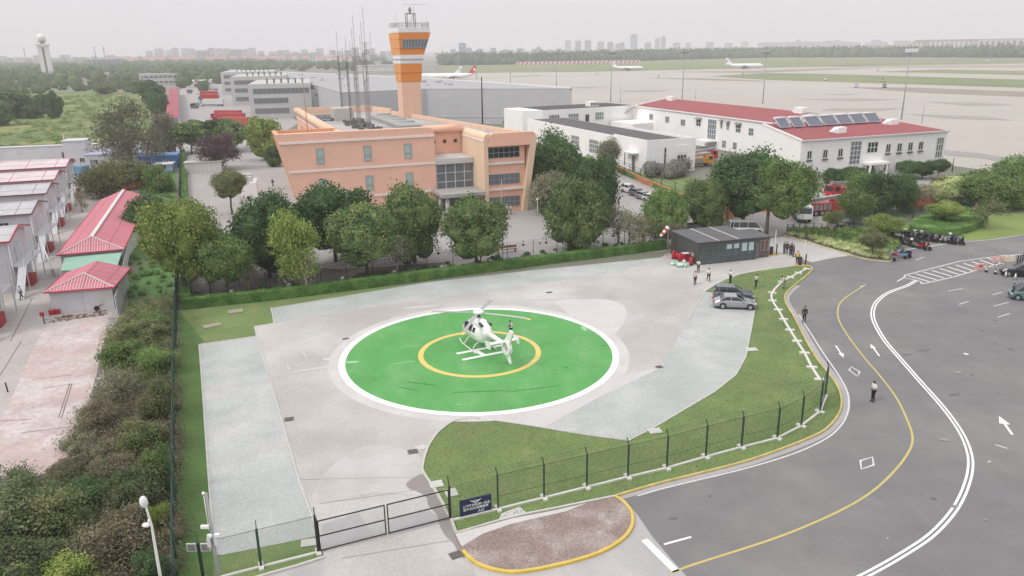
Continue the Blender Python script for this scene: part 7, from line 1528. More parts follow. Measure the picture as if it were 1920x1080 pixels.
def person_meshes(pose):
    if pose in BODY: return BODY[pose]
    J = skeleton(pose); names = list(J); idx = {n: i for i, n in enumerate(names)}; V = [J[n] for n in names]
    rad = {'pelvis': (.13, .10), 'waist': (.12, .09), 'chest': (.14, .10), 'neck': (.05, .05), 'head': (.078, .085), 'crown': (.06, .066)}
    for n in 'lr': rad.update({'hip' + n: (.085, .085), 'knee' + n: (.058, .058), 'ankle' + n: (.04, .04), 'toe' + n: (.04, .03), 'sh' + n: (.055, .055), 'el' + n: (.042, .042), 'wr' + n: (.028, .028)})
    E = [('pelvis', 'waist'), ('waist', 'chest'), ('chest', 'neck'), ('neck', 'head'), ('head', 'crown')]
    for n in 'lr': E += [('pelvis', 'hip' + n), ('hip' + n, 'knee' + n), ('knee' + n, 'ankle' + n), ('ankle' + n, 'toe' + n), ('chest', 'sh' + n), ('sh' + n, 'el' + n), ('el' + n, 'wr' + n)]
    Ei = [(idx[a], idx[b]) for a, b in E]; Rr = [rad[n] for n in names]
    for n in 'lr':   # palm, five fingers
        w = Vector(J['wr' + n]); d = (w - Vector(J['el' + n])).normalized(); sd = Vector((1, 0, 0)) if abs(d.z) > .6 else Vector((0, 0, 1)); sd = (sd - d * sd.dot(d)).normalized(); pi = len(V); V.append(tuple(w + d * .05)); Rr.append((.036, .02)); Ei.append((idx['wr' + n], pi)); pj = len(V); V.append(tuple(w + d * .09)); Rr.append((.038, .018)); Ei.append((pi, pj))
        for k in range(4): 
            b = w + d * .10 + sd * (.027 - .018 * k); ln = (.062, .072, .066, .05)[k]; curl = d.cross(sd) * (.012 if n == 'l' else -.012)
            V.append(tuple(b + d * ln * .5)); Rr.append((.009, .009)); V.append(tuple(b + d * ln + curl)); Rr.append((.007, .007)); Ei += [(pj, len(V) - 2), (len(V) - 2, len(V) - 1)]
        V.append(tuple(w + d * .07 + sd * .045)); Rr.append((.011, .011)); V.append(tuple(w + d * .10 + sd * .055)); Rr.append((.009, .009)); Ei += [(pi, len(V) - 2), (len(V) - 2, len(V) - 1)]
    body = skin_mesh('body', V, Ei, Rr, M_skin)
    def sub(ns, es, grow, ext={}):
        id2 = {n: i for i, n in enumerate(ns)}; rr = [tuple(c + grow for c in ext.get(n, rad[n])) for n in ns]; return skin_mesh('cloth', [J[n] for n in ns], [(id2[a], id2[b]) for a, b in es], rr, M_skin)
    J['cuffl'] = tuple(Vector(J['wrl']).lerp(Vector(J['ell']), .15)); J['cuffr'] = tuple(Vector(J['wrr']).lerp(Vector(J['elr']), .15)); rad['cuffl'] = rad['cuffr'] = (.034, .034)
    J['slvl'] = tuple(Vector(J['ell']).lerp(Vector(J['shl']), .1)); J['slvr'] = tuple(Vector(J['elr']).lerp(Vector(J['shr']), .1)); rad['slvl'] = rad['slvr'] = (.052, .052)
    J['collar'] = tuple(Vector(J['neck']).lerp(Vector(J['chest']), .25)); rad['collar'] = (.075, .07)
    sh = sub(['pelvis', 'waist', 'chest', 'collar', 'shl', 'shr', 'slvl', 'slvr'], [('pelvis', 'waist'), ('waist', 'chest'), ('chest', 'collar'), ('chest', 'shl'), ('chest', 'shr'), ('shl', 'slvl'), ('shr', 'slvr')], .022)
    lsv = sub(['pelvis', 'waist', 'chest', 'collar', 'shl', 'shr', 'ell', 'elr', 'cuffl', 'cuffr'], [('pelvis', 'waist'), ('waist', 'chest'), ('chest', 'collar'), ('chest', 'shl'), ('chest', 'shr'), ('shl', 'ell'), ('shr', 'elr'), ('ell', 'cuffl'), ('elr', 'cuffr')], .025)
    tr = sub(['pelvis', 'hipl', 'hipr', 'kneel', 'kneer', 'anklel', 'ankler'], [('pelvis', 'hipl'), ('pelvis', 'hipr'), ('hipl', 'kneel'), ('hipr', 'kneer'), ('kneel', 'anklel'), ('kneer', 'ankler')], .018, {'pelvis': (.125, .1)})
    h = Vector(J['crown']); hd = Vector(J['head']); mb = MB(); c = hd.lerp(h, .65) + Vector((-.015, 0, .015)); mb.ell(c, (.095, .088, .09), 12, 8); hair = mb.mesh('hair', M_hair)
    mb = MB(); f = hd.lerp(h, .35); mb.ell((f.x + .085, 0, f.z), (.014, .01, .022), 6, 5)
    for s in (-1, 1): mb.ell((f.x - .0, s * .083, f.z), (.018, .01, .028), 6, 5)
    face = mb.mesh('face', M_skin); mb = MB()
    for s in (-1, 1): mb.ell((f.x + .072, s * .032, f.z + .03), (.01, .012, .007), 6, 4)
    mb.ell((f.x + .072, 0, f.z - .04), (.01, .022, .005), 6, 4); eyes = mb.mesh('features', mat('dark_feature', (.06, .03, .03)))
    mb = MB()
    for n in 'lr': a, t = Vector(J['ankle' + n]), Vector(J['toe' + n]); m_ = a.lerp(t, .5); mb.ell((m_.x, m_.y, m_.z - .005), (.14, .052, .052), 10, 6)
    shoe = mb.mesh('shoes', M_shoe)
    BODY[pose] = dict(body=body, shirt=sh, jacket=lsv, trousers=tr, hair=hair, face=face, features=eyes, shoes=shoe); return BODY[pose]
def cloth(c): return mat('cloth_%02d%02d%02d' % tuple(int(v * 99) for v in c), c, rough=.9, var=.05, scale=8)
def person(label, px, py, face_deg, top=(.7, .7, .72), legs=(.02, .02, .025), pose='stand', top_kind='shirt', vest=None, group=None, h=1.0, loc=None, phone=False):
    M_ = person_meshes(pose); g = loc or G(px, py); t = thing('person', label, 'person', (g[0], g[1], g[2] if loc else .03), R(face_deg), group); t.scale = (h, h, h)
    def part(n, me, m=None):
        if m: me = me.copy(); me.materials.clear(); me.materials.append(m)
        o = bpy.data.objects.new(n, me); COL.objects.link(o); o.parent = t; return o
    b = part('body', M_['body']); part('hair', M_['hair']); part('face', M_['face']); part('features', M_['features'])
    part(top_kind, M_[top_kind], cloth(top)); part('trousers', M_['trousers'], cloth(legs)); part('shoes', M_['shoes'])
    if vest: mb = MB(); mb.loft([[(.14, -.17, 1.0), (.14, .17, 1.0), (-.13, .17, 1.0), (-.13, -.17, 1.0)], [(.155, -.19, 1.3), (.155, .19, 1.3), (-.14, .19, 1.3), (-.14, -.19, 1.3)], [(.09, -.13, 1.47), (.09, .13, 1.47), (-.09, .13, 1.47), (-.09, -.13, 1.47)]], smooth=False); mb.build('safety_vest', cloth(vest), t)
    if phone: mb = MB(); mb.box((.38, 0, 1.2), (.02, .08, .15)); o = mb.build('phone', M_blackp); 
    return t
person('person in a white shirt and black trousers looking at a phone on the road', 1636, 753, 195, (.72, .72, .72), (.012, .012, .015), 'phone', h=1.06)
person('person in dark clothes standing on the road edge beside the kerb', 1507, 605, 250, (.035, .03, .035), (.012, .012, .015), 'stand', 'jacket', h=1.05)
person('person in a pale vest standing beside the helicopter tail', 958, 632, 160, (.04, .05, .05), (.015, .02, .02), 'phone', 'jacket', vest=(.6, .62, .55), h=1.03)
person('person in a white shirt nearest the left corner of the glass cabin', 1309, 511, 250, (.62, .62, .62), (.012, .012, .015), 'phone')
person('person in a pale lilac shirt, lowest of the group before the cabin', 1303, 534, 230, (.55, .52, .55), (.015, .013, .02), 'stand')
person('person in a white shirt walking in the middle before the cabin', 1328, 528, 270, (.75, .75, .76), (.02, .02, .03), 'walk')
person('person in a white shirt standing behind the slate suv', 1369, 531, 200, (.75, .75, .72), (.015, .015, .018), 'phone')
person('person in a pale green shirt walking on the lawn right of the cars', 1417, 540, 215, (.48, .58, .5), (.012, .012, .014), 'walk')
person('person in a light jacket stooping at the white plinth on the lawn', 1470, 541, 190, (.6, .62, .58), (.25, .25, .25), 'bend', 'jacket')
person('person with a grey hood standing at the left end wall of the cabin', 1298, 494, 200, (.35, .35, .36), (.25, .05, .06), 'stand', 'jacket')
person('guard in a yellow vest beside the barrier box', 1494, 496, 250, (.03, .03, .03), (.015, .015, .018), 'stand', 'jacket', vest=(.62, .48, .1), h=1.08)
for i, (x, y, c, v, lb) in enumerate(((1470, 476, (.1, .06, .06), None, 'person in dark red brown clothes at the left end of the gate group'), (1475, 476, (.03, .03, .05), None, 'person in navy clothes second from the left in the gate group'), (1481, 479, (.04, .04, .06), None, 'person in dark clothes in the middle of the gate group'), (1487, 482, (.12, .06, .07), None, 'person in a maroon top right of the middle of the gate group'), (1484, 478, (.05, .04, .06), None, 'person half hidden behind the maroon top in the gate group'))):
    person(lb, x, y, 200 + i * 40, c, (.04, .045, .06), 'stand', 'jacket', group='people at the gate')
person('person in black standing at the rear of the teal van', 1897, 561, 340, (.05, .045, .05), (.012, .012, .014), 'stand', 'jacket', h=1.1)
person('person in a white shirt sitting height at the office entrance, left', 951, 402, 250, (.6, .6, .62), (.15, .2, .3), 'stand'); person('person in a blue white top at the office entrance, right', 958, 402, 200, (.55, .58, .65), (.15, .2, .3), 'stand')
person('person in a pale blue shirt walking in the camp lane', 41, 562, 70, (.5, .52, .6), (.05, .06, .12), 'walk')
person('person in dark clothes on the path left of the office', 512, 350, 60, (.03, .03, .03), (.03, .03, .03), 'walk', 'jacket')
# ================================================================== WORKERS' CAMP AND DEPOT (left)
M_cw = mat('camp_white_panel', (.56, .56, .58), rough=.7, var=.08, scale=.4, obj=True, col2=(.48, .45, .44), c2scale=.3, c2lo=.55, c2hi=.75)
M_pr = grid_mat('pink_sheet_roof', (.52, .18, .22), (.34, .10, .12), 2.3, 1.7, .12, axis='xy', var=.1)
M_prw = grid_mat('bleached_pink_sheet_roof', (.60, .52, .54), (.42, .12, .15), 5.2, 2.6, .14, axis='xy', var=.12)
M_gr = grid_mat('grey_sheet_roof', (.46, .45, .46), (.2, .17, .18), 5.2, 2.6, .12, axis='xy', var=.12)
M_redtrim = mat('red_roof_trim', (.45, .04, .08), rough=.6, var=.08); M_drktrim = mat('dark_roof_trim', (.16, .07, .08), rough=.6, var=.08)
def barrack(label, fr, br, z, roofm, trim, L=44, patch_=None, loc=None):
    f, b = G(*fr, z), G(*br, z); D = (b - f).length; ang = math.atan2(b.y - f.y, b.x - f.x) - math.pi / 2; ang = R(19)
    t = thing('camp_barrack', label, 'barrack', (f.x, f.y, 0), ang, 'two storey workers barracks'); D = max(6.0, min(D, 9.5)); Dv = D
    mb = MB(); mb.bx(-L, -.3, 0.2, Dv - .2, 0, z - .1); mb.add([(-.3, .2, z - .1), (-.3, Dv - .2, z - .1), (-.3, Dv / 2, z + .8), (-L, .2, z - .1), (-L, Dv - .2, z - .1), (-L, Dv / 2, z + .8)], [(0, 1, 2), (5, 4, 3), (0, 2, 5, 3), (1, 4, 5, 2)]); mb.build('wall', M_cw, t)
    mb = MB(); wedge_roof(mb, -L, 0, 0, Dv, z, .95, .25, th=.08); mb.build('roof', roofm, t)
    mb = MB(); mb.bar((-L, -.28, z - .07), (.3, -.28, z - .07), .12, .2); mb.bar((.28, -.28, z - .05), (.28, Dv / 2, z + .98), .12, .2); mb.bar((.28, Dv / 2, z + .98), (.28, Dv + .28, z - .05), .12, .2); mb.build('roof_trim', trim, t)
    if patch_: mb = MB(); mb.add([(-L + 3, .3, z + .20), (-patch_, .3, z + .20), (-patch_ - 1.5, Dv / 2 - .6, z + .98), (-L + 3, Dv / 2 - .6, z + .98)], [(0, 1, 2, 3)]); mb.build('roof_cover', mat('white_roof_cover', (.62, .62, .63), var=.06), t)
    for k in range(9): win(t, (-L, .2), (1, 0), L - 4.2 - k * 4.4, z - 1.9, 1.3, .8, 2, 1, M_glass, M_wframe, .06); 
    mb = MB(); mb.bx(-.28, -.22, Dv * .35, Dv * .6, z * .5, z * .5 + 2); mb.build('door', M_trim, t)
    # outside stair and landing at the gable
    mb = MB(); mb.bx(-.25, 1.3, .4, Dv - .6, z * .5 - .15, z * .5); mb.bar((.9, .6, z * .5), (.9, -3.4, 0), .9, .1); mb.build('landing_stair', M_trim, t)
    mb = MB()
    for y in (.5, Dv / 2, Dv - .7): mb.bar((1.2, y, 0), (1.2, y, z - .3), .1)
    for zz in (z * .5 + .5, z * .5 + 1.0): mb.bar((1.2, .5, zz), (1.2, Dv - .7, zz), .05)
    mb.bar((1.25, .6, z * .5 + 1), (1.25, -3.4, 1.0), .05); mb.build('stair_rail', M_cw, t)
    mb = MB(); mb.bx(.3, 1.1, Dv * .3, Dv * .5, 0, 1.3); mb.build('gas_cage', mat('red_cage', (.4, .05, .05)), t)
    mb = MB(); mb.tube([(-.1, .15, z), (-.1, .15, 0)], .07, 6); mb.build('downpipe', M_lampw, t)
barrack('farthest barrack with a bleached pink roof by the meadow', (122, 312), (130, 301), 6.6, M_prw, M_redtrim)
barrack('second farthest barrack with a pink and white roof and small windows', (100, 336), (111, 321), 6.6, M_prw, M_redtrim, patch_=None)
barrack('third barrack from the back under a white roof cover', (84, 362), (100, 345), 6.4, M_gr, M_drktrim, patch_=7)
barrack('barrack with a grey roof in the middle of the row', (56, 400), (90, 362), 6.6, M_gr, M_drktrim, patch_=3.5)
barrack('grey roofed barrack second from the front of the row', (14, 452), (53, 403), 6.6, M_gr, M_redtrim, patch_=6)
barrack('nearest barrack cut by the left picture edge', (-60, 520), (2, 458), 6.6, M_gr, M_redtrim)
# long pink shed, green canopy, small pink shed
def shed(label, nl, nr, dep, z, rise, cap, hip):
    A, B = G(*nl, z), G(*nr, z); ang = math.atan2(B.y - A.y, B.x - A.x); w = (B - A).length
    t = thing('pink_roofed_shed', label, 'shed', (A.x, A.y, 0), ang, 'pink roofed sheds'); h = hip
    mb = MB(); mb.bx(.25, w - .25, .25, dep - .2, 0, z - .05); mb.build('wall', M_cw, t)
    mb = MB(); o = .15; mb.add([(-o, -o, z), (w + o, -o, z), (w + o, dep + o, z), (-o, dep + o, z), (w / 2, h, z + rise), (w / 2, dep + o, z + rise)], [(0, 1, 4), (1, 2, 5, 4), (2, 3, 5), (3, 0, 4, 5)]); mb.v += [(a, b, c - .1) for a, b, c in mb.v[:4]]; mb.f += [[0, 6, 7, 1], [1, 7, 8, 2], [2, 8, 9, 3], [3, 9, 6, 0], [6, 9, 8, 7]]; mb.m += [0] * 5; mb.sm += [False] * 5; mb.build('roof', M_pr, t)
    mb = MB(); mb.bar((-o, -o - .02, z - .03), (w + o, -o - .02, z - .03), .08, .16); mb.bar((-o - .03, -o, z - .03), (-o - .03, dep, z - .03), .07, .18); mb.bar((w + o + .03, -o, z - .03), (w + o + .03, dep, z - .03), .07, .18); mb.build('roof_trim', M_redtrim, t)
    mb = MB(); 
    if cap: mb.bar((w / 2, h, z + rise + .06), (w / 2, dep, z + rise + .06), .5, .08)
    mb.bar((-o, -o, z + .05), (w / 2, h, z + rise + .06), .16, .06); mb.bar((w + o, -o, z + .05), (w / 2, h, z + rise + .06), .16, .06); mb.build('ridge_cap', mat('pale_ridge_cap', (.62, .58, .56), var=.15, scale=2), t)
    mb = MB()
    for i in range(int(w / .32)):
        x = .2 + i * .32; tt = min(x, w - x) / (w / 2); mb.bar((x, -.05, z + .05), (x, -.05 + h * tt, z + .04 + rise * tt), .07, .03)
    mb.build('roof_rib', mat('pale_roof_rib', (.68, .5, .5), var=.05), t)
    mb = MB(); mb.bx(w * .5, w * .5 + .06, .2, .25, 0, z - .1); mb.bx(.2, w - .2, .2, .25, z - .4, z - .36); mb.build('panel_joint', M_trim, t)
    for k in range(int(dep / 5)): win(t, (.25, dep - .2), (0, -1), 2 + k * 5, 1.2, 1.2, 1.0, 2, 1, M_glass, M_wframe, .06)
    return t
shed('long shed with a pink sheet roof and a white ridge', (108, 478), (230, 467), 42.5, 3.0, 1.5, True, 2.8)
shed('small shed with a pink hipped roof in front of the green canopy', (85, 548), (212, 538), 8.2, 2.7, 1.2, False, 2.6)
t = thing('green_canopy', 'flat green tarpaulin canopy between the two pink roofed sheds', 'canopy', (0, 0, 0)); z = 2.55
q = [G(113, 508, z), G(218, 505, z), G(229, 473, z), G(122, 482, z)]
mb = MB(); mb.prism([(p.x, p.y) for p in q], z, z + .06); mb.build('tarpaulin', mat('faded_green_tarpaulin', (.26, .44, .35), rough=.9, var=.1, scale=.6), t)
for p in q: mb = MB(); mb.bar((p.x, p.y, 0), (p.x, p.y, z), .1); mb.build('post', M_trim, t)
# white corrugated hoarding right of the sheds
M_cor = grid_mat('corrugated_hoarding', (.55, .55, .54), (.36, .36, .36), 0, .55, .09)
P = GP([(221, 590), (232, 545), (240, 500), (246, 466), (275, 452)]); t = thing('hoarding', 'white corrugated hoarding along the right side of the pink sheds', 'hoarding')
for a, b in zip(P[:-1], P[1:]):
    n = max(1, int(math.dist(a, b) / 2.4))
    for i in range(n):
        p = Vector(a).lerp(Vector(b), i / n); q_ = Vector(a).lerp(Vector(b), (i + .97) / n); mb = MB(); mb.bar((p.x, p.y, 1.05), (q_.x, q_.y, 1.05), .07, 2.1); mb.build('panel', M_cw, t)
        mb = MB(); mb.bar((p.x, p.y, 0), (p.x, p.y, 2.3), .09); mb.build('post', M_trim, t)
t = thing('leaning_board', 'white sheet leaning in the weeds by the dark bush', 'panel', at(277, 392), R(30)); mb = MB(); mb.bx(-.7, .7, -.05, .05, 0, 2.4); mb.build('sheet', M_cw, t); mb = MB(); mb.bar((0, .05, 2), (0, 1, 0), .07); mb.build('prop', M_trim, t)
# back of camp: white containers, blue roof hut
def hut(label, px, py, w, d, h, wallm, roofm, rz=R(14), name='site_hut', over=.2, wins=2, group=None):
    t = thing(name, label, 'hut', at(px, py), rz, group); mb = MB(); mb.bx(0, w, 0, d, 0, h); mb.build('wall', wallm, t); mb = MB(); mb.bx(-over, w + over, -over, d + over, h + .003, h + .2); mb.build('roof', roofm, t)
    for k in range(wins): win(t, (0, 0), (1, 0), w * (k + .4) / (wins + .2), .9, 1.3, 1.2, 2, 1, M_glass, M_wframe, .08)
    mb = MB(); mb.bx(w * .08, w * .08 + 1.0, -.05, -.005, 0, 2.1); mb.build('door', M_glass_b, t); return t
M_blu = mat('blue_sheet', (.08, .19, .42), rough=.6, var=.1); M_blr = mat('pale_blue_roof', (.34, .38, .52), rough=.7, var=.1)
hut('grey white container hut stacked at the right end of the camp wall', 124, 312, 5.5, 6, 6.5, M_cw, M_trim)
hut('hut with a pale blue roof behind the blue truck', 163, 315, 13, 6, 3.2, M_cw, M_blr, wins=3)
hut('low grey extension hut right of the pale blue roofed hut', 216, 312, 9, 5, 2.4, M_cw, M_trim)
hut('bright blue site hut beside the tall green fence', 263, 318, 9, 6, 3.2, M_blu, mat('bright_blue_roof', (.12, .28, .55), rough=.6, var=.08))
hut('small white hut on the right of the bright blue one', 292, 325, 4, 4, 2.0, mat('light_blue_wall', (.3, .42, .6)), M_cw, wins=1)
t = thing('hoarding', 'long white hoarding roof line behind the camp at the meadow', 'hoarding', at(-40, 302), R(14)); mb = MB(); mb.bx(0, 52, 0, 2.5, 0, 3.4); mb.build('wall', M_cw, t); mb = MB(); mb.bx(-.2, 52.2, -.2, 2.7, 3.403, 3.5); mb.build('roof', M_trim, t)
# bits in the lane and the demolished yard
t = thing('leaning_pole', 'white pole lying askew between lane and small shed', 'pole', at(100, 518)); g2 = G(79, 474, 0.0) - G(100, 518); mb = MB(); mb.tube([(0, 0, 1.2), (g2.x * .8, g2.y * .8, 2.6)], .07, 8); mb.build('shaft', M_lampw, t); mb = MB(); mb.box((0, 0, .5), (.3, .3, 1.0)); mb.build('block', M_trim, t)
for (x, y, lb) in ((84, 607, 'black pipe stub with a red top in front of the small shed'), (15, 735, 'black pipe stub at the left edge of the pink slab')):
    t = thing('pipe_stub', lb, 'post', at(x, y)); mb = MB(); mb.tube([(0, 0, 0), (-.05, 0, .9)], .06, 8); mb.build('pipe', M_blackp, t)
    if x > 50: mb = MB(); mb.box((-.1, 0, 1.1), (.4, .2, .45)); mb.build('valve_head', M_tail, t)
for (x, y, lb) in ((98, 590, 'left red fire bucket box by the small shed'), (109, 588, 'right red fire bucket box by the small shed')):
    t = thing('red_box', lb, 'box', at(x, y), R(15), 'red boxes by the shed'); mb = MB(); mb.box((0, 0, .25), (.55, .4, .5)); mb.build('box_body', M_tail, t); mb = MB(); mb.box((0, 0, .53), (.6, .45, .05)); mb.build('lid', M_redtrim, t)
t = thing('handcart', 'rusty two wheeled handcart in front of the small shed', 'handcart', at(190, 580), R(200)); mb = MB(); mb.bar((-.9, -.25, .9), (.6, -.25, .35), .07); mb.bar((-.9, .25, .9), (.6, .25, .35), .07)
for i in range(4): mb.bar((-.6 + i * .35, -.25, .78 - i * .13), (-.6 + i * .35, .25, .78 - i * .13), .05)
mb.build('frame', mat('rusty_steel', (.22, .09, .08), var=.2), t)
for y in (-.35, .35): mb = MB(); mb.tube([(.4, y - .03, .28), (.4, y + .03, .28)], .28, 12); mb.build('wheel', M_tyre, t)
# timber and rubble (uncountable)
def rubble(name, pix, n, seed, s0, s1, m, label, flat=.6):
    P = GP(pix); xs = [p[0] for p in P]; ys = [p[1] for p in P]; rn = random.Random(seed); mb = MB(); k = 0
    while k < n:
        x, y = rn.uniform(min(xs), max(xs)), rn.uniform(min(ys), max(ys))
        if not in_poly(x, y, P): continue
        s = rn.uniform(s0, s1); k += 1; q = [Vector((rn.uniform(-1, 1), rn.uniform(-1, 1), rn.uniform(0, flat))) * s for _ in range(5)]
        mb.add([(x + v.x, y + v.y, v.z + .02) for v in q], [(0, 1, 2), (0, 2, 3), (0, 3, 4), (1, 2, 4), (2, 3, 4), (0, 1, 4)])
    o = mb.build(name, m, recalc=False); return tag(o, label, 'rubble', kind='stuff')
M_rub = mat('grey_rubble', (.44, .41, .38), rough=.95, var=.3, scale=4)
rubble('rubble', [(203, 592), (224, 590), (220, 640), (214, 700), (196, 760), (182, 830), (150, 870), (140, 860), (160, 800), (170, 745), (188, 690), (200, 640)], 2600, 3, .05, .22, M_rub, 'strip of broken concrete rubble along the pink slab edge')
rubble('rubble', [(88, 598), (200, 582), (200, 591), (90, 606)], 160, 4, .1, .3, mat('brown_timber_scrap', (.16, .08, .05), var=.3, scale=5), 'brown scrap timber heaped along the small shed wall', .4)
rubble('rubble', [(0, 690), (190, 640), (170, 800), (60, 880), (-60, 900)], 260, 5, .03, .09, M_rub, 'scattered crumbs of concrete on the pink slab', .4)
mb = MB()
for a, b in (((135, 720), (115, 785)), ((131, 719), (110, 783)), ((60, 712), (135, 703)), ((80, 728), (140, 720)), ((0, 790), (60, 786)), ((40, 812), (150, 798)), ((20, 640), (60, 560)), ((-10, 720), (40, 640))): ribbon(mb, GP([a, b]), .1, .019)
mb.build('slab_crack', mat('dark_crack', (.2, .16, .15)))['kind'] = 'structure'
# ------------------------------------------------------------ depot beyond
t = thing('long_red_roof', 'long pink red canopy roof along the left of the depot lane', 'canopy', (0, 0, 0)); z = 4.6
q = [G(310, 222, z), G(336, 222, z), G(334, 166, z), (G(318, 166, z))]
mb = MB(); mb.prism([(p.x, p.y) for p in q], z, z + .25); mb.build('roof', mat('pinkish_red_roof', (.34, .08, .10), var=.08, scale=.1), t)
mb = MB(); mb.prism([(p.x, p.y) for p in (q[0].lerp(q[1], .35), q[0].lerp(q[1], .9), q[3].lerp(q[2], .9), q[3].lerp(q[2], .35))], 0, z - .02); mb.build('wall', M_glass_b, t)
n = 9
for i in range(n):
    a = q[1].lerp(q[2], i / (n - 1)); mb = MB(); mb.bar((a.x, a.y, 0), (a.x, a.y, z), .35); mb.build('post', M_trim, t)
def block(label, base, top, wpx, d, wallm, roofm, name='building', floors=2, n=8, rz=None, cat='building', group=None, par=True):
    g = G(*base); px = PXM(g.x, g.y); w = wpx / px; h = HT(g.x, g.y, top); rz = -math.atan2(g.x, g.y) if rz is None else rz
    t = thing(name, label, cat, g, rz, group); mb = MB(); mb.bx(0, w, 0, d, 0, h); mb.build('wall', wallm, t); mb = MB(); mb.bx(-.3, w + .3, -.3, d + .3, h + .01, h + .4); mb.build('roof', roofm, t)
    for f_ in range(floors):
        z0 = h * (f_ + .3) / floors; band(t, (0, 0), (1, 0), w * .05, w * .95, z0, h / floors * .38, M_glass_b, .1, 'window_band'); mb = MB()
        for i in range(n): x = w * .05 + w * .9 * (i + .5) / n; mb.bx(x - w * .012, x + w * .012, -.18, -.101, z0, z0 + h / floors * .38)
        mb.build('pier', wallm, t)
    return t
M_pg = mat('pale_grey_wall', (.55, .56, .56), var=.06, scale=.05); M_lr = mat('pale_roof', (.62, .63, .63), var=.05, scale=.05)
block('two storey depot house with white windows at the end of the lane', (263, 160), 140, 74, 16, M_pg, M_lr, 'depot_house')
block('low pale pink depot shed behind the lorries', (363, 166), 152, 34, 25, mat('pale_pink_wall', (.6, .52, .5)), M_lr, 'depot_shed', 1)
# ================================================================== FAR THINGS
M_sky1 = mat('far_tower_concrete', (.34, .35, .37), var=.08, scale=.01); M_sky2 = mat('far_tower_pale', (.5, .5, .5), var=.08, scale=.01); M_skyb = mat('far_glass_tower', (.28, .4, .42), rough=.4, var=.05); M_farwin = mat('far_window_strip', (.2, .21, .23), var=0)
M_farred = mat('far_red_roof', (.46, .2, .17), var=.1, scale=.02); M_farw = mat('far_pale_wall', (.62, .58, .55), var=.06, scale=.02)
def highrise(label, px, base, top, wpx, m=None, dist=None, group='high rise blocks on the hazy skyline', crown=True):
    "far block: foot at photo row base"
    g = G(px, base); s = PXM(g.x, g.y); w = wpx / s; h = HT(g.x, g.y, top); t = thing('high_rise', label, 'high rise', g, -math.atan2(g.x, g.y) + random.uniform(-.4, .4), group); m = m or M_sky1; d = w * .7
    mb = MB(); mb.bx(-w / 2, w / 2, -d / 2, d / 2, 0, h)
    if crown: mb.bx(-w * .2, w * .2, -d * .2, d * .2, h, h * 1.05)
    mb.build('block', m, t)
    mb = MB(); n = max(3, int(h / 9))
    for i in range(n): z = h * (i + .4) / n; mb.bx(-w * .46, w * .46, -d / 2 - .6, -d / 2 - .02, z, z + h / n * .35)
    mb.build('window_rows', M_farwin, t)
    return t
rnd = random.Random(21)
def where(x): return 'above the control tower gap' 
k = 0
HB = [(1065, 103, 76, 10), (1084, 103, 77, 10), (1102, 103, 76, 12), (1126, 103, 78, 12), (1144, 103, 79, 10), (1188, 101, 65, 11, M_skyb), (1232, 100, 72, 9), (1243, 100, 69, 8), (1214, 100, 80, 12), (1160, 102, 82, 14), (1166, 102, 80, 8), (868, 112, 81, 14, M_skyb), (850, 111, 92, 10), (900, 110, 92, 12), (925, 109, 90, 10), (948, 108, 93, 14), (975, 107, 91, 12), (1003, 106, 92, 12), (1030, 105, 93, 10), (1048, 105, 91, 10), (1268, 99, 80, 14), (1290, 98, 80, 10), (1330, 97, 79, 14), (1365, 96, 81, 12), (1395, 95, 78, 12), (1010, 106, 88, 7), (880, 111, 90, 9)]
NMS = ['narrow', 'plain grey', 'pale', 'hazy', 'slender', 'squat', 'blurred']
for i, h_ in enumerate(HB):
    lab = '%s tower block on the skyline at the middle, %s' % (NMS[i % 7], ['left of the blue glass tower', 'over the striped fence', 'beyond the apron', 'right of the blue glass tower'][min(3, int((h_[0] - 840) / 150))])
    if len(h_) > 4: lab = 'bluish glass tower highest on the middle skyline' if h_[0] > 1000 else 'bluish tower block above the red aircraft tail'
    highrise(lab, h_[0], h_[1], h_[2], h_[3], h_[4] if len(h_) > 4 else (M_sky1 if i % 3 else M_sky2))
for i in range(34):
    x = 285 + i * 16 + rnd.uniform(-4, 4)
    if 735 < x < 825: continue
    highrise('grey slab block %s over the red roofed housing' % ['with a flat top', 'with a pale face', 'slightly taller than its neighbours', 'low and wide'][i % 4], x, 114.0 - (x - 285) * .008, 93 + rnd.uniform(-3, 5), rnd.uniform(9, 15), M_sky1 if i % 2 else M_sky2, group='slab blocks behind the housing')
for i in range(16):
    x = 5 + i * 17 + rnd.uniform(-4, 4); highrise('blurred low block on the left skyline', x, 119 - x * .01, 105 + rnd.uniform(-4, 4), rnd.uniform(8, 16), M_sky1, group='low blocks on the left skyline', crown=False)
for i in range(20):
    x = 1480 + i * 18 + rnd.uniform(-4, 4); highrise('blurred grey block behind the airport terminal', x, 94.5 - (x - 1480) * .012, 77 + rnd.uniform(-3, 4), rnd.uniform(8, 18), M_sky1, group='grey blocks behind the terminal', crown=False)
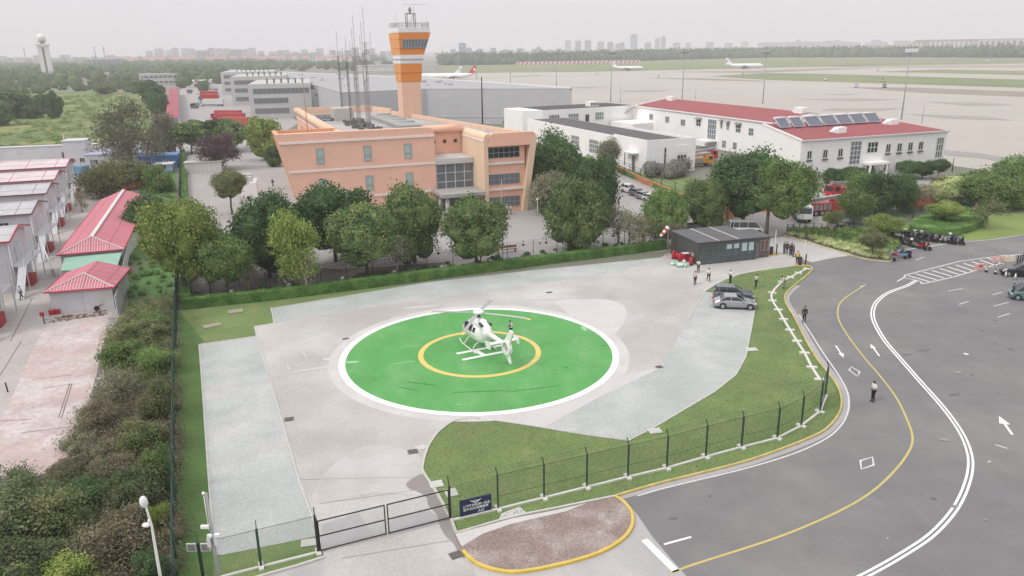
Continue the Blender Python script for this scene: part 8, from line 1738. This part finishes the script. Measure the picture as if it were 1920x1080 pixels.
# red roofed housing
hp = None
for i in range(46):
    x = 210 + i * 11.4; row = i % 2
    if 700 < x: break
    g = G(x, 118 - (x - 210) * .008 + (0 if row else 1.2)); s = PXM(g.x, g.y); w = 10.5 / s; h = HT(g.x, g.y, 108.5 - (x - 210) * .01 + row)
    t = thing('red_roofed_house', 'pale house with a red pitched roof in the far housing row', 'house', g, -math.atan2(g.x, g.y) + rnd.uniform(-.1, .1), 'red roofed houses beyond the wood')
    mb = MB(); mb.bx(-w / 2, w / 2, 0, 14, 0, h * .7); mb.build('wall', M_farw, t); mb = MB(); wedge_roof(mb, -w / 2, w / 2, 0, 14, h * .7, h * .35, .5, th=.3); mb.build('roof', M_farred, t)
def farblock(label, px, base, top, wpx, d, m, name='far_building', cat='building', fins=0, finm=None, group=None, roofm=None):
    g = G(px, base); s = PXM(g.x, g.y); w = wpx / s; h = HT(g.x, g.y, top); t = thing(name, label, cat, g, -math.atan2(g.x, g.y), group)
    mb = MB(); mb.bx(0, w, 0, d, 0, h); mb.build('wall', m, t); mb = MB(); mb.bx(-1, w + 1, -1, d + 1, h + .05, h + 1); mb.build('roof', roofm or m, t)
    if fins:
        mb = MB()
        for i in range(fins): x = w * (i + .5) / fins; mb.bx(x - w / fins * .22, x + w / fins * .22, -.8, -.05, h * .12, h * .88)
        mb.build('window_bays', finm or M_farwin, t)
    return t
farblock('white far building with many tall window bays above the grey annexes', 536, 116, 101, 64, 30, M_sky2, fins=13)
farblock('pale block on the far housing line, left of two', 369, 118, 95, 25, 25, M_sky2, fins=6); farblock('pale block on the far housing line, right of two', 432, 117, 93, 22, 25, M_sky2, fins=6)
farblock('white cream hangar on the far right before the terminal', 1613, 103, 86, 72, 60, mat('far_cream_wall', (.6, .59, .53), var=.05), fins=9, finm=mat('far_cream_joint', (.5, .5, .45)))
farblock('low grey hangar between cream hangar and brown blocks', 1736, 103, 92, 55, 50, M_pg, fins=6)
farblock('long brownish terminal blocks with vertical stripes', 1712, 103, 76, 122, 60, mat('far_brown_wall', (.38, .34, .33), var=.1, scale=.02), fins=16, finm=M_farw)
farblock('white latticed hotel block at the right edge, left of two', 1831, 104, 74, 46, 40, M_farw, fins=5); farblock('white latticed hotel block at the right edge, right of two', 1880, 104, 73, 60, 40, M_farw, fins=6)
farblock('long low terminal roof on the middle right horizon', 1410, 99, 90, 160, 60, M_pg); farblock('dark blue grey long roof behind the terminal', 1420, 92, 80, 150, 60, mat('far_slate_roof', (.2, .24, .3), var=.05))
farblock('long grey terminal pier left of the green belt', 1100, 105, 99, 170, 50, M_pg); farblock('pale low shed on the middle horizon', 1120, 103, 92, 70, 50, M_sky2, fins=8); farblock('elevated road deck on the right horizon', 1290, 96, 90, 290, 20, M_farw)
farblock('white terminal pier roof behind the grey hangar', 668, 134, 124, 70, 20, M_lr); farblock('small white tower block on the pier behind the hangar', 703, 130, 115, 13, 12, M_lr)
farblock('bluish steel hall beyond the meadow wood', 166, 131, 113, 65, 30, mat('far_steel_blue', (.33, .37, .42)), fins=8, finm=M_farwin)
farblock('green sheeted shed at the far left edge', 0, 129, 119, 19, 20, mat('far_green_sheet', (.08, .4, .26)))
M_pyl = mat('pylon_steel', (.35, .36, .37))
for (b, t_, lb) in (((222, 136), 110, 'lattice pylon beside the far steel hall'), ((52, 131), 90, 'lattice pylon left of the radar tower'), ((183, 130), 88, 'thin lattice mast over the far steel hall, left'), ((200, 130), 88, 'thin lattice mast over the far steel hall, right'), ((1521, 92), 66, 'tower crane on the right skyline')):
    g = G(*b); h = HT(g.x, g.y, t_); t = thing('lattice_mast', lb, 'mast', g, 0, 'far lattice masts'); mb = MB(); wd = 6 if b[0] in (222,) else 1.6; lattice(mb, 0, 0, 0, h, wd, 8, th=.7 if wd > 3 else .5)
    mb.build('lattice', M_pyl, t); mb = MB(); wa = 26 if b[0] == 1521 else wd * 1.5
    mb.bar((-wa * .5, 0, h * .97), (wa * 1.5, 0, h * .97), .8); mb.build('cross_arm', M_pyl, t)
# radar tower
g = G(92, 149); rh_ = HT(g.x, g.y, 86); s = PXM(g.x, g.y)
t = thing('radar_tower', 'slim white radar tower with a ball dome at the far left', 'radar tower', g, R(25)); w = 18 / s
mb = MB()
for dx in (-1, 1): mb.bx(dx * w * .30 - w * .2, dx * w * .30 + w * .2, -w * .4, w * .4, 0, rh_)
mb.build('pillar', M_lampw, t); mb = MB(); mb.bx(-w * .1, w * .1, -w * .3, w * .3, 0, rh_ * .97); mb.build('shaft_core', mat('dark_slot', (.2, .2, .2)), t)
mb = MB(); mb.bx(-w * .62, w * .62, -w * .55, w * .55, rh_ + .02, rh_ + 2.5); mb.build('platform', M_lampw, t); mb = MB(); mb.lathe((0, 0, rh_ + 2.5), [(w * .22, 0), (w * .22, 2), (w * .4, 2.4), (w * .4, 3.2)], 12); mb.build('dome_base', mat('dome_base_grey', (.3, .28, .26)), t)
rd = 7.6 / s; mb = MB(); mb.ell((0, 0, rh_ + 5.4 + rd * .8), (rd, rd, rd), 20, 14); mb.build('radar_dome', M_lampw, t)
# blast fence, red and white
a, b = G(968, 122), G(1200, 118); n = 29; t = thing('blast_fence', 'long low fence striped red and white on the far grass', 'fence', a, math.atan2(b.y - a.y, b.x - a.x)); Lb = (b - a).length; h = HT(a.x, a.y, 116)
mb = MB(); mb.bx(0, Lb, .1, 1.2, 0, h); mb.build('panel', mat('far_white_panel', (.75, .72, .72)), t); mb = MB()
for i in range(n): x = Lb * i / n; q = Lb / n; mb.add([(x, -.3, 0), (x + q * .5, -.3, 0), (x + q * .9, -.3, h), (x + q * .4, -.3, h), (x, .05, 0), (x + q * .5, .05, 0), (x + q * .9, .05, h), (x + q * .4, .05, h)], [(0, 1, 2, 3), (4, 7, 6, 5), (0, 4, 5, 1), (1, 5, 6, 2), (2, 6, 7, 3), (3, 7, 4, 0)])
mb.build('red_stripes', mat('far_red_stripe', (.55, .18, .2)), t)
# aircraft
M_air_w = mat('white_airliner', (.82, .82, .82), rough=.4, var=.02); M_airred = mat('crimson_tail_paint', (.55, .02, .07), rough=.4, var=.03); M_logo = mat('logo_grey', (.3, .32, .4))
def airliner(label, px, py, L, face, tail=None, logo=True, z=0):
    g = G(px, py); t = thing('airliner', label, 'aircraft', (g.x, g.y, z), face); r = L * .052; zc = r + L * .035; x0 = L / 2
    mb = MB(); mb.tube([(x0, 0, zc - r * .3), (x0 - r * .8, 0, zc - r * .1), (x0 - r * 2.2, 0, zc), (-L * .22, 0, zc), (-L * .42, 0, zc + r * .5), (-L / 2, 0, zc + r * .8)], [r * .1, r * .7, r, r, r * .5, r * .12], 16); mb.build('fuselage', M_air_w, t)
    for s_ in (-1, 1):
        mb = MB(); mb.extr([(L * .12, s_ * r * .6, zc - r * .5), (-L * .07, s_ * r * .6, zc - r * .5), (-L * .17, s_ * L * .47, zc + r * .3), (-L * .12, s_ * L * .47, zc + r * .3)], (0, 0, r * .12)); mb.build('wing', M_air_w, t)
        mb = MB(); mb.tube([(L * .12, s_ * L * .17, zc - r * .9), (L * .02, s_ * L * .17, zc - r * .9)], [r * .5, r * .4], 12); mb.build('engine', M_pole, t)
        mb = MB(); mb.extr([(-L * .40, s_ * r * .3, zc + r * .6), (-L * .47, s_ * r * .3, zc + r * .6), (-L * .51, s_ * L * .17, zc + r * .8), (-L * .48, s_ * L * .17, zc + r * .8)], (0, 0, r * .1)); mb.build('tailplane', tail or M_air_w, t)
    mb = MB(); mb.extr([(-L * .33, -r * .1, zc + r * .8), (-L * .47, -r * .1, zc + r * .7), (-L * .53, -r * .1, zc + r * .8 + L * .155), (-L * .475, -r * .1, zc + r * .8 + L * .16)], (0, r * .2, 0)); tf = mb.build('tail_fin', tail or M_air_w, t)
    if logo:
        for s_ in (-1, 1): mb = MB(); mb.box((-L * .475, s_ * r * .14, zc + r * .8 + L * .085), (L * .035, r * .04, L * .05)); mb.build('tail_emblem', M_logo if tail is None else M_air_w, tf)
    for x, y in ((L * .38, 0), (-L * .03, r * .9), (-L * .03, -r * .9)): mb = MB(); mb.tube([(x, y - .3, .7), (x, y + .3, .7)], .7, 10); mb.bar((x, y, .7), (x, y, zc - r * .8), .35); mb.build('landing_gear', M_blackp, t)
    mb = MB(); mb.box((x0 - r * 1.15, 0, zc + r * .52), (r * .5, r * .9, r * .25)); mb.build('cockpit_glass', M_glass, t)
    return t
def size_at(px, py, wpx): g = G(px, py); return wpx / PXM(g.x, g.y)
airliner('white airliner taxiing far out at the right, largest on the apron', 1396, 129, size_at(1396, 129, 69), R(-3)); airliner('white airliner taxiing in front of the striped fence', 1177, 132.5, size_at(1177, 132, 58), R(-4))
airliner('white airliner with a crimson tail behind the grey hangar', 848, 150, size_at(848, 150, 88), R(178), M_airred); airliner('white airliner with an emblem on its white tail behind the grey hangar', 825, 149, size_at(825, 148, 80), R(176))
# apron vehicles and signs
for (x, y, w, c, lb) in ((1018, 135, 6, M_lampw, 'white van far out on the apron under the striped fence'), (1235, 145.5, 6, M_lampw, 'white vehicle on the middle apron'), (1392, 141, 4, M_lampw, 'tiny white vehicle left of the big airliner shadow'), (1605, 164, 7, M_lampw, 'white apron car at the brown verge'), (1658, 165, 6, M_dgrey_ if False else M_pole, 'grey apron car at the brown verge'), (1645, 133, 4, M_lampw, 'tiny white car on the far taxiway'), (1852, 115, 8, M_lampw, 'white bus shaped vehicle near the latticed hotel'), (1549, 151, 5, M_lampw, 'white board vehicle on the near grass'), (1655, 153.5, 10, mat('yellow_van', (.6, .55, .3)), 'yellowish vehicle on the near grass strip'), (1120, 141, 8, M_lampw, 'white tow truck behind the left masts')):
    g = G(x, y); s = w / PXM(g.x, g.y); t = thing('apron_vehicle', lb, 'vehicle', (g.x, g.y, .15), R(5), 'vehicles on the apron'); mb = MB(); mb.bx(-s / 2, s / 2, -1, 1, .4, 1.6); mb.bx(-s * .4, s * .25, -.9, .9, 1.6, 2.6); mb.build('body', c, t)
    mb = MB(); mb.bx(-s * .41, s * .26, -.92, .92, 1.75, 2.3); mb.build('window', M_glass, t)
    for xx in (-s * .3, s * .3): mb = MB(); mb.tube([(xx, -1.05, .4), (xx, 1.05, .4)], .4, 8); mb.build('wheel', M_tyre, t)
# ------------------------------------------------------------------ haze
hz = MB(); hz.bx(-4200, 4200, -60, 5200, -1.0, 330); hm_ = bpy.data.materials.new('haze_air'); hm_.use_nodes = True; N = hm_.node_tree.nodes; N.clear(); o_ = N.new('ShaderNodeOutputMaterial'); v_ = N.new('ShaderNodeVolumePrincipled')
v_.inputs['Color'].default_value = (.97, .95, .99, 1); v_.inputs['Density'].default_value = .00025; v_.inputs['Anisotropy'].default_value = .1; hm_.node_tree.links.new(v_.outputs[0], o_.inputs['Volume'])
MATS['haze_air'] = hm_; hzo = hz.build('haze', hm_); hzo['kind'] = 'stuff'
